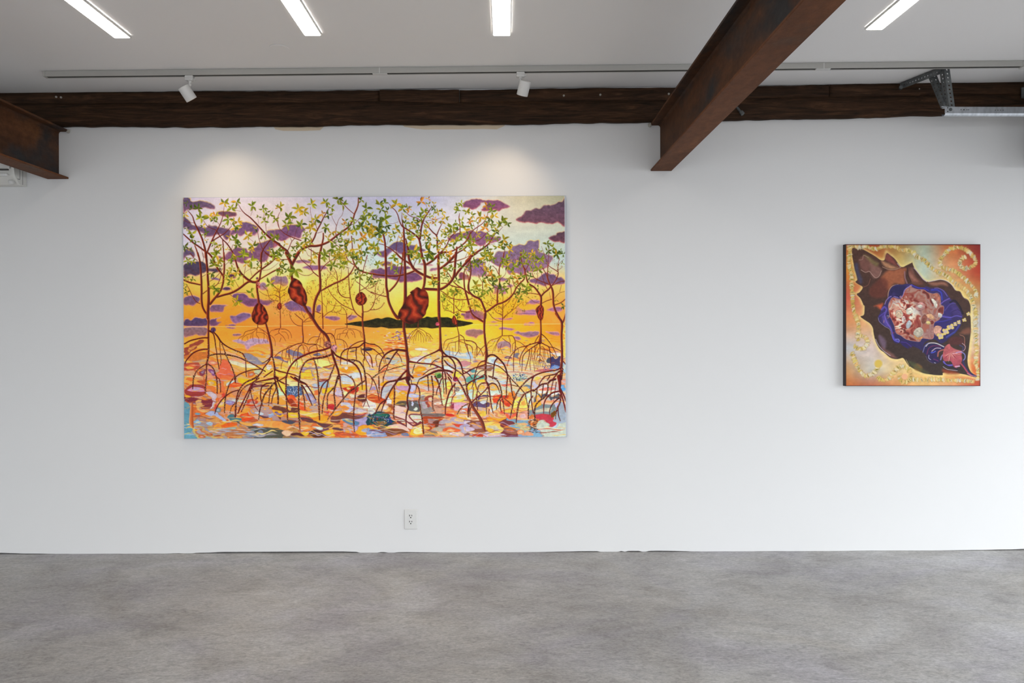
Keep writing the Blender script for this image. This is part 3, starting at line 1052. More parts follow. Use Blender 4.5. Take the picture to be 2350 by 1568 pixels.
# trunks and branches of the mangroves, traced tile by tile: x,y,width
TRUNKS = {
'a1': '''190,430,14 300,570,26 350,720,34 450,920,44 530,1100,48 590,1300,52 610,1400,56 620,1533,66
1045,330,8 1030,500,14 1005,610,20 960,740,26 880,900,34 800,1060,40 750,1170,42 680,1340,44 650,1420,48
85,985,30 200,1090,36 330,1200,40 450,1280,42 570,1370,44 690,1450,44 760,1520,44
1220,800,14 1150,880,20 1060,970,26 950,1040,34 850,1100,34 770,1150,36
550,650,8 640,790,14 740,850,16 860,900,20 930,1010,26 1000,1100,28 1120,1220,32 1210,1350,34 1290,1500,36
1015,1130,26 1030,1300,30 1045,1533,36
360,1260,22 400,1360,28 440,1500,36
1370,270,10 1450,410,18 1540,510,26 1660,600,32 1780,720,36 1900,850,42 2010,970,48 2130,1080,54 2250,1170,58 2350,1230,60
100,660,10 200,710,12 340,725,12
1980,460,6 1990,620,9 2025,780,10 2035,920,12
1840,950,14 1860,1070,14 1920,1260,16 1990,1390,20 2180,1520,24
2130,1130,30 2050,1240,34 1970,1350,38 1940,1450,42 1930,1533,46
2340,500,8 2310,650,10 2345,840,12
2220,1190,8 2215,1400,8
840,620,6 780,750,8
880,690,8 930,760,10
1190,720,7 1225,800,8
1255,1240,10 1225,1340,12
1170,1170,8 1110,1240,8
500,1180,6 530,1400,8 560,1533,10
250,1430,10 340,1520,14
825,1190,5 830,1400,6
1840,620,5 1865,760,6
1720,420,4 1670,560,5
1280,420,4 1450,455,5
630,1040,8 570,1110,8
2090,600,6 2060,720,8 2030,780,8
1640,1090,5 1740,1170,6
2010,1080,6 1990,1300,8''',
'b1': '''-10,1160,56 60,1210,58 180,1310,62 280,1390,66 320,1480,70 340,1540,74
470,1533,70 560,1410,68 680,1320,64 820,1270,64 950,1270,60 1080,1245,56 1240,1180,52 1370,1090,50 1480,1000,48 1590,920,46 1690,850,42 1760,780,36 1830,650,38 1870,510,36 1920,400,34 1955,280,28 1960,140,22
860,1190,44 930,1060,42 980,920,38 1060,770,34 1130,620,30 1200,500,24 1260,390,16 1255,330,8
1040,1533,60 1075,1370,54 1110,1210,44 1135,1080,38 1135,970,30
790,1330,22 900,1400,24 1030,1480,28
110,470,10 60,600,12 60,740,14 120,880,16 260,1000,20 440,1080,24 610,1140,26
460,1090,16 390,1170,18 330,1310,22 290,1390,26
350,1050,8 390,1150,14
360,1275,12 450,1275,12 540,1250,10
440,570,8 330,850,12 270,1000,14
570,780,8 490,920,8 460,1090,10
825,350,8 840,520,8 900,680,10 960,790,12 990,870,14
1000,965,12 1110,930,10
1430,1010,20 1430,880,16 1450,780,14 1500,640,10 1580,530,8 1605,420,8
1440,780,12 1350,610,8 1310,450,6
1850,510,18 1700,380,18 1530,200,16
1790,770,18 1880,730,14 1970,640,12 2040,560,8
1340,1150,12 1480,1160,14 1640,1110,10 1740,1095,8
1350,1160,14 1480,1270,14 1600,1370,14 1680,1500,18 1690,1533,18
1800,1040,26 1815,1250,26 1820,1533,28
2040,1200,6 2030,1350,8 2010,1533,8
1300,1410,8 1275,1533,10
850,1320,12 855,1533,14
740,1410,8 780,1490,8 850,1515,10
2130,420,6 2090,510,6 2040,545,6''',
'c1': '''440,285,12 500,360,18 580,430,22 640,540,24 680,680,28 740,800,34 830,860,40 940,930,44 1050,1010,48 1130,1090,50 1160,1180,54 1180,1300,56 1200,1533,62
780,830,40 785,1000,52 795,1200,56 795,1533,60
735,480,8 740,650,18 760,780,34 780,850,40
830,1100,30 850,1200,42 890,1380,50 905,1533,58
280,920,40 320,1080,46 345,1250,50 350,1533,54
1450,340,16 1360,470,30 1270,610,36 1220,730,44 1190,860,48 1175,1000,50 1165,1100,50
830,470,10 900,540,16 1000,590,18 1090,610,20 1160,660,22 1230,700,24
1250,690,8 1420,660,10 1560,640,10 1700,580,6
1240,720,18 1370,840,28 1470,950,32 1540,1010,34 1570,1100,40 1570,1250,50 1580,1360,54 1600,1420,56
1700,700,10 1640,820,22 1590,930,28 1560,1010,34
2095,500,14 2080,620,24 2105,750,26 2105,860,24 2100,1040,20
2100,860,16 1980,960,24 1870,1080,28 1800,1230,30 1720,1350,34 1640,1430,44 1540,1533,60
1690,1430,30 1850,1410,32 2000,1350,34 2150,1250,36 2280,1120,34 2350,950,30
2030,1300,40 2020,1420,48 2010,1533,52
2340,1200,30 2200,1340,34 2050,1430,40 1950,1533,46
360,1270,16 480,1340,22 590,1430,28 700,1533,32
600,1430,18 610,1280,14 630,1140,12 670,1010,8
200,1215,16 330,1245,18
1200,1280,10 1260,1230,8 1300,1150,8
420,1030,5 410,1150,6 380,1240,6
1290,250,6 1330,380,6 1390,490,6
2350,1340,8 2280,1430,8 2230,1533,10
400,740,6 530,740,8 650,700,8''',
'd1': '''500,440,10 460,580,18 380,700,20 270,780,22 150,870,24 60,1010,26 0,1090,28
290,620,8 265,770,12 240,880,14 160,1030,12
130,620,6 195,800,8
830,780,8 740,880,14 650,950,22 580,1050,28 520,1150,36 420,1240,46 300,1320,50 180,1390,52 80,1469,54
560,860,8 450,930,14 350,1040,16 250,1090,18 100,1140,18 0,1220,26
850,1140,10 870,1300,14 850,1469,16
1235,1330,14 1240,1469,18
1870,1260,14 1860,1380,12 1870,1469,12
1700,1220,6 1770,1420,10 1790,1469,10
640,1170,4 500,1200,5
330,1210,6 310,1290,8
250,1375,8 420,1378,8''',
'a2': '''430,0,36 470,150,44 495,300,46 510,500,48 520,700,54 525,900,54 525,1100,54 545,1250,52 590,1360,50 640,1430,50
620,0,66 640,200,56 660,400,54 670,600,56 685,800,60 690,1000,64 690,1150,70 680,1300,72 675,1533,78
690,10,44 760,100,40 830,220,44 900,370,46 980,470,46 1040,560,46
1045,0,36 1055,200,40 1055,400,44 1040,580,46 1030,700,46 980,870,50 900,990,56 800,1110,60 730,1200,64
890,1040,50 1050,990,52 1200,950,54 1330,890,56 1450,810,56 1550,730,54 1640,680,50 1750,690,44
1260,0,32 1320,180,40 1370,340,48 1450,480,54 1560,590,58 1680,670,60 1790,690,64 1850,660,60
1930,0,44 1920,150,48 1925,350,44 1905,500,44 1885,620,46 1840,700,70 1830,850,56 1850,1000,54 1870,1150,62 1880,1240,80
2250,140,22 2150,230,34 2040,310,38 1900,410,40 1790,500,36 1690,600,32 1600,690,34
2350,370,34 2220,430,36 2080,510,30 1900,620,26
2010,0,22 2120,80,24 2230,120,26 2350,150,24
110,640,40 220,690,40 350,720,38 490,750,34
150,720,8 230,850,16 310,1020,20 400,1150,20 490,1195,20
140,970,6 230,1020,7 290,1050,7
560,960,26 650,890,22 800,800,24 900,730,20 960,600,18 985,500,16
910,730,12 1010,695,10
715,670,14 800,620,16 880,550,16 950,470,14 1020,370,12
540,560,12 620,510,12
250,10,12 330,110,14 420,180,16
110,95,8 230,120,10 340,125,10
550,0,10 570,100,10 555,200,10
150,430,8 200,600,10 210,670,12
240,320,5 320,430,6 460,510,6
1080,290,10 1150,230,10 1280,270,10
1290,620,8 1350,730,10 1410,830,12
1500,570,10 1510,730,10
1555,310,10 1530,480,12 1500,580,8
1670,310,6 1680,430,7 1710,540,8
1190,980,12 1260,1030,10 1300,1070,8
1210,800,6 1250,910,8
1330,930,8 1480,940,6 1640,930,5
1960,410,10 2080,400,8 2200,340,7 2330,230,6
1530,470,5 1640,390,5 1760,340,5
1950,770,10 2040,860,10 2090,960,12 2120,1050,10 2200,1110,10 2330,1140,10
1880,900,10 1980,970,10 2090,1010,10 2250,990,10 2350,1040,10
2160,590,8 2220,770,10 2320,870,12''',
'b2': '''260,0,74 310,100,76 360,200,80 395,270,84
560,0,72 490,110,72 430,220,76 395,300,80 390,400,70 390,500,66 400,600,70 420,650,80
700,1250,80 760,1360,74 830,1470,76 860,1533,78
1060,0,66 1040,150,58 1045,350,56 1060,550,58 1070,750,60 1060,880,66 1000,1000,66 950,1130,66 920,1280,64 905,1533,66
1090,890,34 1230,810,42 1380,730,42 1500,680,42 1650,600,40 1760,500,34 1830,390,28 1880,290,26 1920,240,20
1820,0,26 1830,150,28 1880,280,36 1950,380,38 2050,440,36 2200,480,38 2350,500,42
1640,0,18 1690,120,20 1760,220,22 1880,290,24
1990,400,22 2000,550,24 1995,750,24 1990,920,30
2060,1240,36 2070,1400,40 2065,1533,44
2170,60,22 2130,210,20 2090,350,20 2070,470,22 2020,560,20
1080,430,24 1130,340,24 1220,250,22 1330,170,20 1480,120,14
560,50,12 620,160,16 720,250,18 830,340,20 900,450,24 1020,550,28
520,440,10 620,510,12 750,535,14 840,510,14 910,460,14
860,100,10 855,240,12 820,330,12
0,130,16 120,155,20 300,155,24
0,410,20 80,370,20 150,310,16
1280,0,12 1275,120,16 1290,200,14
1190,290,10 1350,300,10
1390,350,12 1450,500,16 1475,650,20 1475,780,22 1500,920,26 1570,1010,24 1660,1050,22 1760,1055,20
1720,340,12 1735,600,20 1750,800,24 1770,1000,26 1800,1150,28 1850,1320,28 1930,1440,26 2040,1520,26
1340,370,8 1290,520,10 1210,650,14 1210,780,14
1230,400,8 1350,520,10 1470,640,10
1570,350,8 1560,520,10 1530,650,12
1580,640,8 1740,630,8
1870,650,8 1800,800,10 1760,880,12
1250,840,10 1330,980,16 1450,1110,20 1580,1220,22 1700,1280,20 1850,1350,18
2260,650,16 2180,780,18 2080,850,20 2000,890,18
1920,680,18 2020,750,16 2130,840,14 2240,920,16 2350,980,18
2350,780,10 2250,830,10 2140,840,10
2350,1150,14 2290,1280,18 2200,1370,20 2090,1390,18
1095,900,14 1110,1100,18 1115,1300,22 1120,1533,26
1150,1500,16 1250,1410,18 1350,1360,16 1410,1260,12 1440,1130,8
1220,1060,8 1240,1160,9 1210,1300,10 1220,1400,10
1000,1090,8 1110,1170,10 1210,1280,10
1340,1400,8 1480,1390,10 1590,1310,8
1260,1150,8 1320,1220,8 1480,1250,10 1600,1230,8
1540,1240,10 1640,1330,12 1680,1430,14 1700,1533,16
1820,1400,8 1790,1470,10 1720,1530,12
1480,1400,6 1540,1440,8 1680,1450,8
145,560,10 140,750,14 110,920,18 120,1060,22 125,1180,22
125,1330,20 130,1533,22
0,790,10 60,860,12 105,940,14
0,880,10 100,930,12
300,790,14 220,870,12 130,900,12
0,990,12 70,1030,14 120,1060,14
260,950,10 190,1010,12 140,1050,12
0,1120,12 60,1130,12
350,1150,12 260,1200,12 180,1240,12
530,1200,8 620,1310,10 640,1430,10 700,1533,14
770,1380,6 700,1470,8 690,1533,8
980,1200,8 1000,1370,10 1090,1430,10
960,1380,20 1080,1430,18
1090,1470,8 1030,1533,8''',
'c2': '''355,0,56 360,200,58 365,400,58 370,600,56 375,800,60 400,930,70 410,1050,64 440,1180,64 490,1300,64 540,1400,68 610,1500,80 650,1533,90
760,0,30 745,200,32 715,400,34 670,600,40 580,760,44 450,900,46
805,0,62 805,200,62 815,400,64 820,600,72 820,800,80 820,1000,84 815,1150,90 800,1250,100
600,0,40 680,90,44 780,170,46 870,220,46 930,270,44
895,0,60 900,120,62 940,240,64 1000,350,70 1060,410,72 1150,470,68 1270,530,64 1400,580,62 1570,600,60
0,490,36 150,515,40 300,530,40 450,545,44 600,545,44 750,520,46 900,480,46 1040,420,50
1600,70,66 1600,300,64 1605,500,66 1605,800,70 1605,1100,72 1610,1350,74 1615,1533,76
1200,0,56 1230,130,60 1275,260,70 1285,400,72 1280,550,70 1270,700,62 1250,800,60 1210,900,60
1780,-20,50 1660,10,56 1560,90,56 1450,190,56 1320,270,52
1980,60,66 1900,150,66 1800,250,62 1700,330,58 1620,380,50
2010,0,70 1995,200,60 1985,350,58 1970,500,64 1930,620,66 1850,720,64 1740,810,64 1620,860,68 1450,860,72 1270,850,70
2350,130,60 2250,230,62 2150,340,60 2050,460,60 1990,560,56
1720,370,18 1800,450,20 1870,540,24 1910,610,26
1660,720,20 1780,720,22 1880,760,26 2000,800,30 2120,820,30
1950,680,20 2050,770,26 2150,830,30 2250,900,34 2320,960,36
1130,40,10 1080,160,14 1030,260,18 1020,330,18
2330,200,20 2270,330,20 2200,460,26 2200,650,34 2210,800,36 2240,950,40 2280,1080,44 2310,1200,44 2350,1320,46
2240,420,8 2300,600,14 2310,750,28 2320,900,36
2350,60,10 2200,130,14 2050,180,20 1860,230,34
380,1030,30 200,990,20 100,950,20 0,920,20
165,700,10 120,800,14 120,950,14 110,1080,14 60,1230,16 10,1330,18
320,830,10 280,950,12 200,1020,12 110,1110,12
0,1345,20 150,1330,18 260,1270,16 320,1170,12
0,830,14 90,770,14 170,690,12
1970,900,14 1960,1200,22 1960,1430,24
1960,1420,16 1860,1370,16 1750,1340,14 1700,1250,12 1700,1130,8
1970,1410,14 2080,1360,14 2150,1290,10 2170,1120,8
1660,900,20 1760,960,20 1850,1040,22 1950,1080,20 2100,1105,20 2350,1090,20
1790,1090,12 1880,1160,14 1960,1230,14
1990,1230,14 2050,1320,18 2150,1380,22 2350,1390,26
1800,840,10 1820,1000,12 1870,1120,10
1920,930,8 1950,1130,10
2110,1000,8 2090,1200,10 2010,1300,10''',
'd2': '''0,190,50 60,130,56 150,60,56 240,0,50
75,180,16 40,260,16 0,330,16
95,0,14 95,200,24 110,400,30 90,560,34 60,680,40 50,800,44 90,900,48 180,980,50 290,1030,50 350,1100,48 390,1200,48 430,1300,52 440,1400,52 430,1469,56
0,1050,24 80,1050,20 150,1020,16
300,1030,24 350,940,22 375,820,20 375,680,18 420,590,18 470,530,16 520,450,10
370,670,14 310,570,12 270,480,8
370,920,10 420,840,8 500,770,6
320,310,10 390,400,14 440,500,14 480,590,14 530,680,16 620,760,18 700,800,18
850,0,16 830,130,18 780,240,20 750,350,24 745,500,26 760,620,28 740,740,30 710,860,34 705,1000,36 705,1130,40
600,290,10 680,370,14 720,460,16 745,490,16
900,380,8 880,490,10 770,600,14
1320,350,34 1330,480,34 1300,600,34 1210,690,34 1130,790,34 1080,900,36 1000,1000,40 900,1080,42 800,1130,42 700,1160,44 600,1230,46 500,1300,48 440,1330,48
1235,0,20 1245,150,20 1280,280,24 1320,380,30
1430,190,12 1380,320,18 1330,400,20
970,560,18 975,700,18 1010,800,18 1020,930,14
1040,510,12 1060,660,16 1110,770,18 1200,810,16 1290,830,14 1360,860,12
1090,920,20 1180,900,16
1200,580,8 1250,720,10 1310,880,8
530,860,10 560,960,10 620,1040,10 690,1075,10
550,1060,6 590,1180,8
1360,480,26 1370,600,34 1420,700,40 1530,770,40 1600,850,42 1660,940,46 1690,1000,50 1690,1100,50 1685,1170,56
1690,980,44 1760,900,40 1850,830,38 1910,760,40
1490,450,14 1530,550,18 1620,610,20 1740,660,24 1880,720,28
1600,370,8 1610,560,12 1550,740,12
1690,430,12 1740,600,14 1790,740,16 1840,830,16
1680,280,12 1750,380,18 1810,500,20 1840,600,24
1850,220,16 1840,400,20 1840,560,28 1870,660,34 1910,750,44 1950,850,50 1965,1000,50 1970,1150,48 2000,1270,48 2050,1380,52 2100,1469,60
2070,410,24 2075,480,24 2040,580,26 1980,680,26 1930,740,26
1860,290,18 1930,340,18 2000,380,20 2060,420,22
2110,110,10 2075,250,14 2070,400,20
2200,150,8 2130,210,8 2080,270,10
2170,320,8 2080,390,12
2220,635,20 2100,660,20 2000,710,18 1940,740,14
2150,720,10 2110,880,12
2220,870,10 2100,910,12 2000,1020,14
1870,0,10 1850,200,14
1770,50,8 1830,210,10
2240,1040,24 2140,1120,24 1990,1180,22
1930,1045,20 1800,1090,20 1690,1150,16
1880,880,6 1900,1040,8
1650,940,20 1500,915,18 1380,910,14 1230,930,10
1470,780,6 1475,900,8
1310,960,5 1450,1040,7 1540,1110,9 1650,1140,10
830,900,10 830,1100,14 825,1300,18 825,1469,20
830,1230,12 930,1140,12 990,1060,10 1000,980,8
860,1469,16 920,1390,14 1030,1300,14 1120,1110,10 1160,1040,8
1040,1300,12 1170,1190,12 1260,1110,8
390,1090,10 500,1160,10 600,1210,10 640,1280,10 700,1350,12 810,1400,14
720,1190,8 820,1280,12
500,1340,10 560,1420,10 600,1469,10
0,900,30 40,1050,34 90,1250,40 130,1370,36 200,1469,34
0,1340,26 100,1320,20''',
}
# the lower trunks
LOWER = {
'a3': '''670,0,74 690,150,56 690,350,46 690,550,48 695,750,50 695,900,50 690,1000,56 670,1100,46 650,1200,60
2040,240,46 2080,380,50 2120,540,60 2160,720,60 2180,880,66 2180,1000,70''',
'b3': '''820,0,78 900,130,80 980,260,78 1080,390,78 1180,480,78 1250,580,74 1290,700,72 1310,790,74
905,0,66 890,80,60
655,150,22 650,280,24 655,420,28 670,560,30 665,680,36
650,150,20 560,80,20 470,0,16
670,200,16 760,120,16 820,90,14
690,200,12 800,180,12 900,150,12
640,290,16 540,280,16 450,220,14 380,120,12 340,0,12
1130,0,24 1130,200,26 1135,350,28
1690,0,18 1695,200,20 1700,330,24
1800,20,14 1720,90,14 1700,130,12
2060,0,40 2065,200,40 2085,400,40 2105,550,44 2110,680,54
2060,100,16 1980,50,14 1930,0,14
130,0,20 135,200,20 135,330,26''',
'c3': '''790,180,80 790,350,74 810,500,72 830,650,72 850,800,74 860,950,80 880,1080,90 880,1200,70 880,1320,80 890,1450,110 890,1533,130
1610,0,66 1630,200,60 1640,400,56 1645,600,60 1650,750,72 1650,850,100
1130,150,14 1120,310,20
2030,270,20 2060,400,22 2080,500,26 2080,640,26 2080,850,20''',
'd3': '''430,0,54 415,150,56 410,350,48 420,500,50 435,650,56 455,800,60 460,950,76 445,1080,56 440,1200,50 440,1350,54 450,1469,56
130,0,40 200,70,44 300,130,50 380,180,50
825,0,18 820,180,20 815,400,22 815,500,24
530,0,12 590,80,12 690,150,14 810,180,14
760,0,10 820,30,10
950,0,12 870,60,14 830,120,14
1680,140,40 1685,300,36 1685,450,44 1675,550,60 1665,650,90
2080,80,52 2150,180,60 2160,300,56 2150,500,52 2155,700,54 2160,900,56 2155,1100,60 2145,1200,64 2140,1350,80 2120,1469,100
2020,0,44 2070,70,50
2240,0,20 2215,100,30 2180,200,40''',
}
